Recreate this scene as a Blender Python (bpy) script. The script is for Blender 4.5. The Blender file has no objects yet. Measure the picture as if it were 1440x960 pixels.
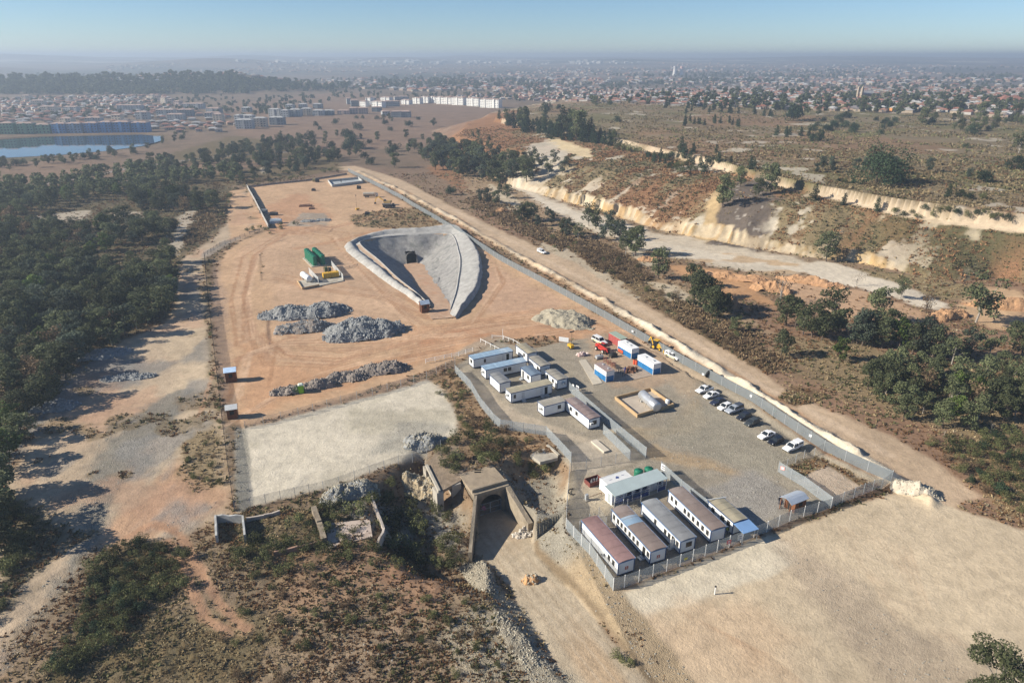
import bpy, math, random
import numpy as np
random.seed(7); RNG = np.random.default_rng(11)
scene = bpy.context.scene
COL = scene.collection
R = math.radians
H = 80.0
PITCH = math.atan(400 / 960)
CP, SP = math.cos(PITCH), math.sin(PITCH)

# ------------------------------------------------------------------ numpy noise
def _hash(ix, iy, seed):
    n = (ix.astype(np.int64) * 374761393 + iy.astype(np.int64) * 668265263 + seed * 974634541) & 0x7fffffff
    n = ((n ^ (n >> 13)) * 1274126177) & 0x7fffffff
    return ((n ^ (n >> 16)) & 0xffff) / 65535.0
def vnoise(x, y, seed=0):
    ix = np.floor(x); iy = np.floor(y); fx = x - ix; fy = y - iy
    fx = fx * fx * (3 - 2 * fx); fy = fy * fy * (3 - 2 * fy)
    a = _hash(ix, iy, seed); b = _hash(ix + 1, iy, seed); c = _hash(ix, iy + 1, seed); d = _hash(ix + 1, iy + 1, seed)
    return (a + (b - a) * fx) * (1 - fy) + (c + (d - c) * fx) * fy
def fbm(x, y, s, seed=0, o=4):
    t = 0; a = .5; n = 0
    for k in range(o):
        t = t + a * vnoise(x / s, y / s, seed + k * 17); n += a; a *= .5; s *= .5
    return t / n * 2 - 1
def sstep(a, b, x):
    t = np.clip((x - a) / (b - a), 0, 1); return t * t * (3 - 2 * t)

# ------------------------------------------------------------------ photograph pixel -> plan
def plan(u, v, z=0.0):
    x = (u - 720) / 960; y = -(v - 480) / 960
    dz = -SP + y * CP; t = (z - H) / dz
    return (x * t, (CP + y * SP) * t)
def pl(pts, z=0.0):
    return [plan(p[0], p[1], p[2] if len(p) > 2 else z) for p in pts]

def dist_line(x, y, pts):
    d = np.full(x.shape, 1e12)
    for (ax, ay), (bx, by) in zip(pts[:-1], pts[1:]):
        vx, vy = bx - ax, by - ay
        t = np.clip(((x - ax) * vx + (y - ay) * vy) / (vx * vx + vy * vy + 1e-9), 0, 1)
        d = np.minimum(d, (x - ax - t * vx) ** 2 + (y - ay - t * vy) ** 2)
    return np.sqrt(d)
def line_near(x, y, pts, m):
    P = np.array(pts); d = np.full(x.shape, 1e6)
    k = (x > P[:, 0].min() - m) & (x < P[:, 0].max() + m) & (y > P[:, 1].min() - m) & (y < P[:, 1].max() + m)
    if k.any(): d[k] = dist_line(x[k], y[k], pts)
    return d
def inside(x, y, pts):
    r = np.zeros(x.shape, bool)
    n = len(pts)
    for i in range(n):
        x0, y0 = pts[i]; x1, y1 = pts[(i + 1) % n]
        c = ((y0 > y) != (y1 > y))
        with np.errstate(divide='ignore', invalid='ignore'):
            r ^= c & (x < (x1 - x0) * (y - y0) / (y1 - y0 + 1e-12) + x0)
    return r
def sd_poly(x, y, pts, m=60):
    """signed distance, negative inside (clamped to +m outside the neighbourhood)"""
    P = np.array(pts); out = np.full(x.shape, float(m))
    k = (x > P[:, 0].min() - m) & (x < P[:, 0].max() + m) & (y > P[:, 1].min() - m) & (y < P[:, 1].max() + m)
    if k.any():
        xx, yy = x[k], y[k]
        d = dist_line(xx, yy, list(pts) + [pts[0]])
        out[k] = np.where(inside(xx, yy, pts), -d, d)
    return out

# ------------------------------------------------------------------ the shape of the land
C0 = pl([(618,207),(650,232),(690,255),(735,268),(770,278),(820,292),(870,306),(920,322),(960,331),(1000,338),(1060,350),(1110,358),(1150,364),(1185,366),(1220,373),(1260,381),(1300,390),(1350,396),(1400,392),(1440,400),(1700,420)])
C2 = pl([(645,192),(690,203),(740,215),(790,230),(850,240),(912,254),(975,266),(1040,285),(1100,292),(1170,299),(1250,308),(1340,322),(1440,335),(1700,375)], 14)
C3 = pl([(700,172),(760,185),(820,197),(865,204),(925,219),(985,231),(1070,255),(1160,275),(1250,290),(1340,303),(1440,314),(1700,350)], 18)
C4 = pl([(695,165),(760,176),(820,187),(865,194),(925,209),(987,221),(1070,244),(1160,263),(1250,278),(1340,291),(1440,302),(1700,336)], 22)
def close(c, back): return back[::-1] + c + [(3000, c[-1][1]), (9000, 3000), (9000, 2600)]
Q0 = close(C0, [(-95, 830), (-20, 1100), (200, 1700), (900, 2500)])
Q2 = close(C2, [(-45, 800), (60, 1060), (300, 1500), (1000, 2200)])
Q3 = close(C3, [(-18, 830), (90, 1040), (350, 1400), (1100, 2000)])
Q4 = close(C4, [(-5, 840), (110, 1020), (380, 1300), (1100, 1800)])
QA = 27.0
E1 = (math.cos(R(QA)), math.sin(R(QA))); E2 = (-math.sin(R(QA)), math.cos(R(QA)))
PORT = (-4.2, 115.0)                       # middle of the old portal's face
RIM = [(606,430),(585,411),(560,391),(535,367),(507,341),(545,333),(590,330),(634,330),(645,358),(646,374),(643,394),(640,412),(631,441)]
RIMP = pl(RIM)
FENCE_LINE = pl([(490,243),(560,278),(640,325),(700,364),(760,397),(850,447),(960,512),(1055,563),(1158,634),(1252,680)])
BERM_LINE = pl([(505,243),(565,270),(640,308),(700,343),(760,376),(850,425),(960,490),(1050,545),(1130,596),(1225,655),(1305,705)])
LOW = [plan(u, v, -3) for u, v in [(536,704),(566,682),(596,655),(614,672),(650,705),(690,740),(690,800),(676,838),(600,820),(545,780)]]
PIT = [plan(u, v, -2) for u, v in [(712,668),(745,652),(790,658),(797,705),(772,728),(735,712)]]
LAKE = pl([(-60,200),(0,197),(60,193),(200,190),(226,192),(229,198),(200,206),(150,213),(80,219),(0,223),(-60,226)], -2)
MOUND = pl([(-120,131),(60,130),(200,129),(335,127)])
def smin_cut(z, zc): return np.minimum(z, zc)

def D0_(x, y): return dist_line(x, y, C0)
def ramp_excess(s, t):
    """how far a point lies outside the ramp floor (s along the ramp from the portal face, t across)"""
    l = np.interp(s, [-8, 0, 6, 11, 14, 18, 30, 46, 60, 85], [-2.7, -3.2, -5.8, -8.6, -7.8, -7.6, -8.6, -10, -10.6, -11.5])
    r = np.interp(s, [-8, 0, 10, 13, 17, 30, 49, 60, 85], [2.7, 3.2, 4.0, 2.4, .6, 1.0, -.2, -.4, -1])
    return np.maximum(l - t, t - r)
def terrain(x, y):
    x = np.asarray(x, float); y = np.asarray(y, float)
    r = np.hypot(x, y)
    z = fbm(x, y, 18, 3, 3) * .22
    far = sstep(150, 500, r)
    z = z + far * fbm(x, y, 160, 5, 3) * 1.6
    # long rise to the ridges on the horizon
    z = z + sstep(2000, 9500, r) * (66 + 14 * fbm(x, y, 2600, 8, 3)) + sstep(1800, 3500, r) * (fbm(x, y, 900, 9, 3)) * 7
    az = np.degrees(np.arctan2(x, y))
    for a0, wa, rr, wr, hh in [(-3.5, 3.6, 10500, 1500, 30), (-19.5, 4.5, 9500, 1200, 24), (-36, 9, 8500, 1500, 34), (8, 5, 11000, 1500, 16), (24, 9, 9000, 1800, 20), (-22, 9, 5200, 650, 44), (-9, 5, 6500, 700, 34), (-39, 8, 4300, 600, 40), (9, 7, 6000, 700, 24)]:
        z = z + hh * sstep(1, 0, np.abs(az - a0) / wa) * np.exp(-((r - rr) / wr) ** 2)
    dm = line_near(x, y, MOUND, 500)
    z = z + 30 * np.exp(-(dm / 170) ** 2) * (1 + .5 * fbm(x, y, 260, 21, 3))
    # the old mine dump: contour to contour
    ins0 = inside(x, y, Q0)
    if ins0.any():
        xx, yy = x[ins0], y[ins0]
        i2 = inside(xx, yy, Q2); i3 = inside(xx, yy, Q3); i4 = inside(xx, yy, Q4)
        D0 = dist_line(xx, yy, Q0); D2 = dist_line(xx, yy, Q2 + Q2[:1]); D3 = dist_line(xx, yy, Q3 + Q3[:1]); D4 = dist_line(xx, yy, Q4 + Q4[:1])
        wob = fbm(xx, yy, 9, 31, 3)
        cliff = sstep(15, 30, xx + 60) * sstep(168, 140, xx)
        tc_ = xx * .74 - yy * .67 + 9 * fbm(xx, yy, 34, 38, 2); cliff = cliff * (.35 + .65 * sstep(-.35, .15, fbm(tc_, tc_ * 0, 38, 39, 3))); gul = 2.8 * np.abs(fbm(tc_, D0_(xx, yy) * .22, 5.2, 33, 3)) - .4
        d0 = np.maximum(D0 - (gul * 3.8 + 4.6 * fbm(xx, yy, 20, 36, 4)) * cliff * sstep(0, 2.5, D0), 0)
        t = D0 / (D0 + D2 + 1e-6)
        cl = 4.8 * sstep(0.2, 4.2, d0) * cliff
        st_ = fbm(xx * .67 + yy * .75, (xx * .74 - yy * .67) * 3, 30, 37, 4); zz = cl + (14 - cl) * t ** 1.05 + (wob * .6 + st_ * 1.5) * sstep(4, 14, D0)
        a = 14 + 4 * (D2 / (D2 + D3 + 1e-6)); zz = np.where(i2, a, zz)
        t = D3 / (D3 + D4 + 1e-6); zz = np.where(i3, 18 + 4 * sstep(.25, .85, t + .25 * wob), zz)
        zz = np.where(i4, 22 + 1.2 * sstep(0, 60, D4) + fbm(xx, yy, 60, 35, 3) * .8 * sstep(0, 40, D4), zz)
        f = sstep(2200, 900, np.hypot(xx, yy))
        z[ins0] = z[ins0] * .5 + zz * (.45 + .55 * f)
    # tipped soil along the fence, and the ditch beside it
    db = line_near(x, y, BERM_LINE, 40)
    along = .6 + .8 * fbm(x, y, 6, 41, 4); db = db + fbm(x, y, 3.5, 43, 3) * 1.1
    z = z + (1.4 + .7 * sstep(20, 50, x)) * np.exp(-(db / 1.6) ** 2) * np.clip(along, .2, 1.3)
    df = line_near(x, y, FENCE_LINE, 40)
    z = z - .55 * np.exp(-((df - 2.6) / 1.2) ** 2) * (db < 9)
    # sunk ground round the old workings
    d = sd_poly(x, y, LOW); z = z - 4.6 * sstep(3.5, -4, d) * (1 + .12 * fbm(x, y, 6, 51, 3))
    d = sd_poly(x, y, PIT); z = z - 3.4 * sstep(2.5, -3, d)
    rough = sstep(140, 100, r) * sstep(8, -10, x + .12 * (y - 60))
    z = z + rough * (fbm(x, y, 5, 53, 4) * .55)
    # ramp down to the old portal
    dx, dy = x - PORT[0], y - PORT[1]
    s = -(dx * E2[0] + dy * E2[1]); t = dx * E1[0] + dy * E1[1]
    s2 = np.clip(s, 0, 60)
    zf = -6 + 6.0 * np.clip(s2 / 50, 0, 1) ** .9
    ex = ramp_excess(s, t) + fbm(x, y, 4, 57, 3) * .5 * (s > 14)
    zc = zf + np.maximum(0, ex) * np.where(s > 13.5, np.where(t < -4, .45, .62), 6)
    k = (s > -7) & (s < 85)
    z = np.where(k, np.minimum(z, zc), z)
    # the box cut (its own lining stands in this hollow)
    d = sd_poly(x, y, RIMP); z = z * sstep(3, 22, d); z = np.where(d < .9, -19.0, z)
    # lake bed
    d = sd_poly(x, y, LAKE, 80); z = np.where(d < 60, z * sstep(0, 60, d) - 3.2 * sstep(12, -6, d) - .6 * sstep(60, 5, d), z)
    return z

# ------------------------------------------------------------------ ground grid: rings round a point below the lookout
DTH = .13; TH = np.radians(np.arange(-55.9, 55.95, DTH)); NT = len(TH)
RR = np.concatenate([34 * np.exp(.0031 * np.arange(0, 870)), 34 * np.exp(.0031 * 870 + .0062 * np.arange(0, 540))]); NR = len(RR)
LRR = np.log(RR)
def ring(r): return np.interp(np.log(np.maximum(r, 34.01)), LRR, np.arange(NR))
GX = RR[:, None] * np.sin(TH)[None, :]; GY = RR[:, None] * np.cos(TH)[None, :]
GZ = terrain(GX, GY)

def tz(x, y):
    r = math.hypot(x, y); a = math.atan2(x, y)
    i = float(ring(r)); j = (a - TH[0]) / R(DTH)
    i = min(max(i, 0), NR - 1.001); j = min(max(j, 0), NT - 1.001)
    i0, j0 = int(i), int(j); fi, fj = i - i0, j - j0
    return float((GZ[i0, j0] * (1 - fj) + GZ[i0, j0 + 1] * fj) * (1 - fi) + (GZ[i0 + 1, j0] * (1 - fj) + GZ[i0 + 1, j0 + 1] * fj) * fi)
def at(u, v):
    """where the sight line through a photograph pixel meets the land"""
    x = (u - 720) / 960; y = -(v - 480) / 960
    dx, dy, dz = x, CP + y * SP, -SP + y * CP
    hr = math.hypot(dx, dy); j = (math.atan2(dx, dy) - TH[0]) / R(DTH)
    j = int(min(max(round(j), 0), NT - 1))
    ray = H + RR * (dz / hr)
    k = np.nonzero(GZ[:, j] >= ray)[0]
    i = int(k[0]) if len(k) else NR - 1
    r = RR[i]
    if i > 0:
        a = ray[i - 1] - GZ[i - 1, j]; b = GZ[i, j] - ray[i]
        r = RR[i - 1] + (RR[i] - RR[i - 1]) * a / (a + b + 1e-9)
    px, py = dx / hr * r, dy / hr * r
    return (px, py, tz(px, py))
# ------------------------------------------------------------------ node helpers / materials
def new_mat(name):
    m = bpy.data.materials.new(name); m.use_nodes = True
    nt = m.node_tree; b = nt.nodes['Principled BSDF']
    return m, nt, b
def N(nt, t, **kw):
    n = nt.nodes.new(t)
    for k, v in kw.items():
        if k in n.inputs: n.inputs[k].default_value = v
        else: setattr(n, k, v)
    return n
def noise_node(nt, co, scale, detail=4, rough=.6):
    n = N(nt, 'ShaderNodeTexNoise'); n.inputs['Scale'].default_value = scale
    n.inputs['Detail'].default_value = detail; n.inputs['Roughness'].default_value = rough
    nt.links.new(co, n.inputs['Vector']); return n
def math_node(nt, op, a, b=None, clamp=False):
    n = nt.nodes.new('ShaderNodeMath'); n.operation = op; n.use_clamp = clamp
    for i, s in enumerate((a, b)):
        if s is None: continue
        if isinstance(s, (int, float)): n.inputs[i].default_value = s
        else: nt.links.new(s, n.inputs[i])
    return n.outputs[0]
def maprange(nt, v, a, b, c, d):
    n = nt.nodes.new('ShaderNodeMapRange')
    nt.links.new(v, n.inputs[0])
    for i, s in enumerate((a, b, c, d)): n.inputs[i + 1].default_value = s
    return n.outputs[0]
def mixc(nt, f, a, b, mode='MIX'):
    n = nt.nodes.new('ShaderNodeMix'); n.data_type = 'RGBA'; n.blend_type = mode
    for s, i in ((f, 0), (a, 6), (b, 7)):
        if isinstance(s, (int, float)): n.inputs[i].default_value = s
        elif isinstance(s, tuple): n.inputs[i].default_value = (*s, 1) if len(s) == 3 else s
        else: nt.links.new(s, n.inputs[i])
    return n.outputs[2]
MATS = {}
def mat(name, rgb, rough=.7, var=.18, scale=3.0, bump=.0, metal=0.0, world=False, spec=.3, ribs=None, stain=None):
    """plain surface with worn variation; ribs=(axis, per metre) adds sheet-metal corrugation"""
    if name in MATS: return MATS[name]
    m, nt, b = new_mat(name); L = nt.links.new
    tc = nt.nodes.new('ShaderNodeTexCoord'); co = tc.outputs['Object']
    if world:
        co = nt.nodes.new('ShaderNodeNewGeometry').outputs['Position']
    oi = nt.nodes.new('ShaderNodeObjectInfo')
    n1 = noise_node(nt, co, scale, 5, .65)
    f = maprange(nt, n1.outputs[0], .3, .7, 1 - var, 1 + var)
    c = mixc(nt, 1.0, tuple(rgb), f, 'MULTIPLY')
    if stain:
        n2 = noise_node(nt, co, scale * .35, 4, .7)
        c = mixc(nt, maprange(nt, n2.outputs[0], .52, .68, 0, stain[1]), c, tuple(stain[0]))
    if ribs:
        w = nt.nodes.new('ShaderNodeTexWave'); w.bands_direction = ribs[0]; w.inputs['Scale'].default_value = ribs[1]
        L(co, w.inputs['Vector'])
        c = mixc(nt, maprange(nt, w.outputs[1], .0, .25, .28, 0), c, (0.05, 0.05, 0.05), 'MULTIPLY')
        bp = nt.nodes.new('ShaderNodeBump'); bp.inputs['Strength'].default_value = .8; bp.inputs['Distance'].default_value = .05
        L(w.outputs[1], bp.inputs['Height']); L(bp.outputs[0], b.inputs['Normal'])
    elif bump:
        n3 = noise_node(nt, co, scale * 4, 5, .7)
        bp = nt.nodes.new('ShaderNodeBump'); bp.inputs['Strength'].default_value = 1; bp.inputs['Distance'].default_value = bump
        L(n3.outputs[0], bp.inputs['Height']); L(bp.outputs[0], b.inputs['Normal'])
    L(c, b.inputs['Base Color'])
    b.inputs['Roughness'].default_value = rough; b.inputs['Metallic'].default_value = metal
    b.inputs['Specular IOR Level'].default_value = spec
    MATS[name] = m
    return m

# ------------------------------------------------------------------ what covers the land (true colours only)
C = np.zeros(GX.shape + (3,)); VEG = np.zeros(GX.shape); GRV = np.zeros(GX.shape)
GR = np.hypot(GX, GY)
nA = fbm(GX, GY, 30, 101, 5); nB = fbm(GX, GY, 7, 103, 4); nC = fbm(GX, GY, 120, 105, 4); nD = fbm(GX, GY, 2.2, 107, 3)
def blend(w, col, veg=None, grv=None):
    global C, VEG, GRV
    C += (np.array(col) - C) * w[..., None]
    if veg is not None: VEG += (veg - VEG) * w
    if grv is not None: GRV += (grv - GRV) * w
def area(px, col, soft=1.5, amp=2.0, k=1.0, veg=None, grv=None, z=0.0, n=None):
    d = sd_poly(GX, GY, pl(px, z)) + (nB if n is None else n) * amp + nD * amp * .4
    blend(sstep(soft, -soft, d) * k, col, veg, grv)
def band(px, w, col, soft=.6, amp=.6, k=1.0, veg=None, grv=None, z=0.0):
    d = line_near(GX, GY, pl(px, z), 40) - w + nB * amp + nD * amp * .5
    blend(sstep(soft, -soft, d) * k, col, veg, grv)

SOIL = (.215, .15, .092); DUST = (.42, .31, .205); ORANGE = (.465, .31, .19); PALE = (.52, .455, .355); GREY = (.25, .23, .19)
OLIVE = (.10, .092, .045); REDGRASS = (.25, .135, .072); DARKSCRUB = (.05, .055, .028); YEL = (.43, .31, .165); WHITE = (.56, .49, .385)
C[:] = SOIL; VEG[:] = .6
blend(sstep(-.1, .5, nC), (.24, .15, .095)); blend(sstep(0, .6, nA) * .6, (.29, .215, .14), .35)
# far plains, the township ground, the woods of the valley
f = sstep(350, 600, GR) ; blend(f * .9, (.175, .125, .088), .45)
blend(f * sstep(-.05, .4, nA), (.15, .11, .075), .6)
f = sstep(1500, 2600, GR); n5 = fbm(GX, GY, 420, 111, 5); blend(f * .9, (.125, .105, .09), .3); blend(f * sstep(.0, .35, n5) * .8, (.06, .065, .05), .6)
blend(f * sstep(.05, .3, -n5) * .6, (.20, .155, .125), .2)
blend(sstep(4500, 7000, GR) * sstep(.25, .45, fbm(GX, GY, 300, 113, 3)) * .9, (.42, .38, .32))
f = sstep(250, 60, line_near(GX, GY, MOUND, 500)); blend(f * sstep(-.5, .1, nC), (.06, .062, .045), .9)
# mine dump
ins0 = inside(GX, GY, Q0); dQ0 = np.where(ins0, np.minimum(dist_line(GX, GY, Q0), 400), -np.minimum(dist_line(GX, GY, Q0), 400))
ins4 = inside(GX, GY, Q4)
dist4 = dist_line(GX, GY, Q4 + Q4[:1]); D4s = np.where(ins4, dist4, -dist4)
ins3 = inside(GX, GY, Q3)
m = ins0 & (GR < 1500)
blend(m * 1.0, (.20, .155, .085), .7, 0)
gul = fbm(GX + .6 * GY, GY * .35, 9, 121, 3)
slope = m & ~ins3
blend(slope * sstep(-.15, .2, fbm(GX * .67 + GY * .75, (GX * .74 - GY * .67) * 2.6, 40, 127, 4)), REDGRASS, .85)
blend(slope * sstep(.0, .35, fbm(GX, GY, 40, 123, 3)) * sstep(130, 190, GX + 0 * GY) , OLIVE, .9)
strk = fbm(GX * .67 + GY * .75, (GX * .74 - GY * .67) * 3.4, 26, 125, 4)
blend(slope * sstep(.12, .3, strk + .3 * nD) * .85 * sstep(45, 15, dQ0) * sstep(190, 150, GX), (.47, .40, .30), 0)
blend(slope * sstep(.34, .46, nA + .45 * strk + .2 * nD) * .8 * sstep(170, 120, GX), (.50, .44, .34), 0)
# burnt grey patch on the slope
area([(985,325),(1000,300),(1030,285),(1080,283),(1090,305),(1070,338),(1030,335)], (.125, .10, .08), 3, 5, z=6, veg=.3)
blend(sstep(.42, .5, fbm(GX, GY, 3, 151, 3)) * sstep(3, -3, sd_poly(GX, GY, pl([(985,325),(1000,300),(1030,285),(1080,283),(1090,305),(1070,338),(1030,335)], 6))) * .8, (.36, .32, .27))
area([(955,345),(990,315),(1006,290),(1018,288),(1010,310),(985,345)], YEL, 1.5, 3, z=4, veg=0)
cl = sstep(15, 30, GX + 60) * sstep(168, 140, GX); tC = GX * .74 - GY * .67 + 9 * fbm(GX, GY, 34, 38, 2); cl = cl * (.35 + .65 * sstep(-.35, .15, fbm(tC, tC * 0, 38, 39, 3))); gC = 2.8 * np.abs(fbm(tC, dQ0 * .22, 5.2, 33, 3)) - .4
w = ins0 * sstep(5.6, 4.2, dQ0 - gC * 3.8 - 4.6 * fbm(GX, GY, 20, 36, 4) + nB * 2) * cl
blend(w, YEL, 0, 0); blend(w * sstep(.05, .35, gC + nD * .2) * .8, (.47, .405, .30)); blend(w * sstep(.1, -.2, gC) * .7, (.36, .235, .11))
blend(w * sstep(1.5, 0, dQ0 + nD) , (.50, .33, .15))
# upper terrace scarp, plateau
top = ins4 & (GR < 1700)
blend(top * 1.0, (.185, .145, .088), .6, 0)
blend(top * sstep(-.05, .35, nC + .3 * nA), (.215, .14, .084), .5); blend(top * sstep(.05, .35, nA - .6 * nC) * .8, (.15, .135, .062), .75)
blend(top * sstep(.44, .56, fbm(GX, GY, 22, 131, 3) + .25 * nB) * .7, (.44, .39, .31), 0)
area([(598,214),(640,184),(694,164),(738,178),(712,200),(700,222),(650,238)], REDGRASS, 3, 5, veg=.7)
area([(598,214),(640,184),(694,164),(738,178),(712,200),(700,222),(650,238)], REDGRASS, 3, 5, z=14, veg=.7)
sc = sstep(1.6, .3, np.abs(D4s + 1.6 + nB * 1.0) - .9) * (GX > -10) * (GR < 900)
blend(sc * sstep(-.3, .1, fbm(GX, GY, 36, 133, 3) + .2), (.47, .375, .265), 0, 0)
blend((D4s > -9) * (D4s < -3.5) * (GX > 60) * sstep(.15, .4, nB) * .6, (.47, .39, .28), 0)
area([(775,192),(835,212),(828,220),(792,212),(770,200)], (.58, .46, .28), 2, 4, z=17, veg=0)
area([(738,212),(770,205),(800,225),(780,240),(745,232)], (.50, .44, .35), 2, 6, .8, z=12, veg=0)
# foot of the dump: pale washed floor
area([(700,262),(735,262),(800,290),(900,320),(1000,343),(1100,360),(1135,370),(1110,388),(1000,376),(930,356),(870,338),(800,315),(720,290)], (.50, .425, .32), 3, 6, veg=.05)
area([(725,264),(790,290),(850,312),(905,322),(915,340),(860,330),(790,312),(735,285)], WHITE, 2, 4, veg=0)
area([(985,352),(1060,364),(1130,380),(1100,384),(1010,372),(950,360),(880,344),(930,340)], WHITE, 2, 5, .8, veg=0)
blend(sstep(.1, .35, fbm(GX, GY * 2, 11, 153, 4)) * sstep(4, -4, sd_poly(GX, GY, pl([(880,330),(985,345),(1120,368),(1150,385),(1080,388),(960,365),(880,345)]))) * .75, (.43, .29, .16), .1)
area([(1125,372),(1160,366),(1195,375),(1250,392),(1335,428),(1325,437),(1290,430),(1210,405),(1150,396)], WHITE, 1.5, 3, veg=0)
area([(935,372),(1010,378),(1085,392),(1070,412),(1090,430),(1030,420),(970,395)], (.43, .25, .13), 2, 4, veg=.1)
area([(1090,392),(1150,395),(1215,412),(1300,440),(1310,470),(1220,455),(1120,430)], (.44, .29, .18), 2, 4, veg=.15)
area([(1340,428),(1380,405),(1440,410),(1440,470),(1390,460)], (.47, .32, .19), 2, 4, veg=.1)
area([(1190,375),(1260,385),(1340,395),(1380,405),(1340,425),(1260,398)], (.24, .185, .10), 2, 4, veg=.6)
area([(1090,470),(1200,480),(1330,520),(1440,500),(1440,620),(1330,610),(1200,560),(1080,500)], (.24, .18, .105), 4, 6, veg=.7)
area([(640,225),(740,275),(860,345),(960,400),(1090,470),(1010,460),(900,400),(760,330),(660,275)], (.30, .215, .135), 3, 6, veg=.5)
area([(800,330),(880,365),(930,395),(890,408),(800,362),(745,330)], (.20, .125, .072), 2, 4, veg=.95)
area([(870,385),(960,420),(1080,520),(1010,500),(930,440),(880,410)], (.215, .15, .085), 2, 4, veg=.95)
for q in [[(760,340),(800,350),(870,395),(900,420),(870,420),(800,385)], [(860,330),(905,345),(930,372),(905,375)], [(905,395),(950,402),(985,425),(950,425)], [(690,262),(735,285),(725,300),(690,285)]]:
    area(q, (.47, .40, .29), 1.5, 4, .8, veg=.1)
# haul road and tracks beyond the fence
TRK = 1
area([(450,236),(500,234),(560,252),(650,297),(760,349),(800,364),(870,408),(960,458),(1050,512),(1150,570),(1280,626),(1385,698),(1310,720),(1225,655),(1130,598),(1040,546),(950,490),(860,427),(760,377),(640,310),(560,270),(500,243)], (.45, .335, .225), 1.2, 1.6, veg=0, grv=.1)
band([(640,296),(760,360),(870,418),(960,470),(1050,528),(1150,584),(1250,640)], 1.2, (.50, .38, .265), .7, 1)
area([(1110,540),(1150,548),(1165,560),(1120,572),(1095,562)], (.2, .13, .075), 1, 1.5, veg=.9)
db = line_near(GX, GY, BERM_LINE, 30)
blend(sstep(2.2, 1.0, db + nB * 1.6), (.48, .37, .25), 0, .5); blend(sstep(2.4, 1.0, db + nB * 1.4) * sstep(.0, .25, fbm(GX, GY, 8, 161, 3)), (.54, .45, .33), 0, .5); blend(sstep(2.4, 1.2, db + nB * .8) * sstep(25, 45, GX) * .9, (.60, .53, .41), 0, .4)
blend(sstep(1.2, 0, np.abs(db - 2.6) + nB) * .7 * sstep(-.2, .3, nA), (.42, .25, .14), 0)
# wooded left side
WOOD = [(0,215),(160,232),(300,255),(335,268),(300,330),(255,360),(245,440),(180,470),(110,520),(60,580),(25,640),(0,690)]
area(WOOD, (.125, .1, .058), 4, 6, veg=.8); area(WOOD, (.10, .085, .05), 4, 6, .6, n=nA)
area([(330,190),(480,215),(480,240),(345,262),(240,262),(180,235)], (.15, .115, .065), 4, 6, veg=.85)
for q in [[(255,300),(280,298),(262,330),(250,360),(240,345)], [(160,298),(200,300),(195,308),(150,306)], [(40,305),(130,296),(120,312),(60,318)], [(255,240),(275,246),(268,252),(250,247)], [(370,230),(376,232),(374,246),(368,246)]]:
    area(q, (.42, .36, .28), 1.5, 3, .8, veg=.1)
# left yard
YARD = [(345,265),(378,322),(320,346),(290,364),(293,420),(300,500),(312,600),(320,690),(328,722),(250,760),(130,770),(60,860),(0,960),(-60,960),(0,690),(30,640),(60,590),(110,530),(170,480),(235,455),(245,440),(248,385),(262,362),(300,337),(325,310)]
area(YARD, (.43, .335, .235), 1.5, 2, veg=0, grv=.2)
area([(325,270),(348,268),(378,322),(325,345),(320,300)], ORANGE, 1, 1.5, veg=0)
area([(290,390),(300,500),(312,600),(320,690),(240,690),(215,640),(240,560),(235,480),(262,420)], (.47, .37, .255), 3, 4, veg=0)
area([(135,490),(200,505),(215,530),(130,560),(60,590),(30,640),(-20,680),(10,600),(70,545)], (.225, .215, .20), 2, 5, .85, grv=.8)
area([(250,640),(322,690),(322,718),(260,745),(170,770),(110,775),(170,720),(220,690)], (.44, .275, .17), 2, 3, .9)
area([(150,560),(215,545),(240,560),(190,600),(110,630),(90,610)], (.44, .29, .19), 2, 4, .7)
area([(262,548),(268,560),(205,645),(168,690),(140,770),(108,840),(60,915),(-30,990),(-20,925),(58,850),(100,770),(112,690),(120,650),(160,600),(225,556)], (.20, .19, .16), 1.5, 4, .85, grv=.9)
area([(100,600),(150,610),(120,690),(95,740),(70,690)], (.40, .31, .215), 2, 4, .7, grv=.4)
area([(245,620),(300,600),(318,640),(318,680),(270,690),(255,660)], (.20, .15, .08), 1.5, 3, .8, veg=.8)
area([(285,365),(296,365),(302,480),(312,580),(300,585),(292,500),(284,420)], (.2, .15, .08), .8, 1.5, .8, veg=.8)
area([(250,560),(312,545),(312,575),(250,578)], (.2, .14, .08), 1, 2, .7, veg=.7)
yd = sstep(2, -4, sd_poly(GX, GY, pl(YARD)))
blend(yd * sstep(.12, .4, fbm(GX, GY, 16, 171, 5)) * .6, (.40, .25, .165))
blend(yd * sstep(.15, .4, fbm(GX, GY * .6, 13, 173, 5)) * .7, (.235, .225, .205), 0, .9)
blend(yd * sstep(.25, .42, fbm(GX, GY, 10, 175, 5)) * .7, (.17, .13, .075), .8)
# orange working area
area([(350,264),(430,255),(490,244),(560,280),(640,324),(700,361),(760,395),(850,446),(920,492),(880,500),(840,482),(760,472),(690,482),(650,502),(600,522),(480,562),(345,600),(322,590),(312,520),(300,450),(300,400),(316,355),(345,337),(380,322)], ORANGE, 1, 1.5, veg=0, grv=.1)
area([(360,340),(430,330),(500,360),(560,410),(590,440),(540,470),(400,480),(380,400)], (.45, .305, .20), 4, 6, .8, n=nA)
area([(340,470),(390,510),(480,520),(640,470),(780,445),(900,470),(860,478),(700,478),(560,520),(345,590),(330,540)], (.46, .265, .15), 3, 4, .75)
area([(360,300),(420,272),(470,300),(440,330),(380,330)], (.43, .235, .135), 3, 5, .6)
area([(660,360),(740,395),(800,425),(760,445),(690,440),(670,420)], (.46, .30, .20), 3, 4, .8)
area([(425,300),(458,300),(462,320),(400,320)], (.33, .28, .22), 1, 2, .9, grv=.8)
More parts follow.
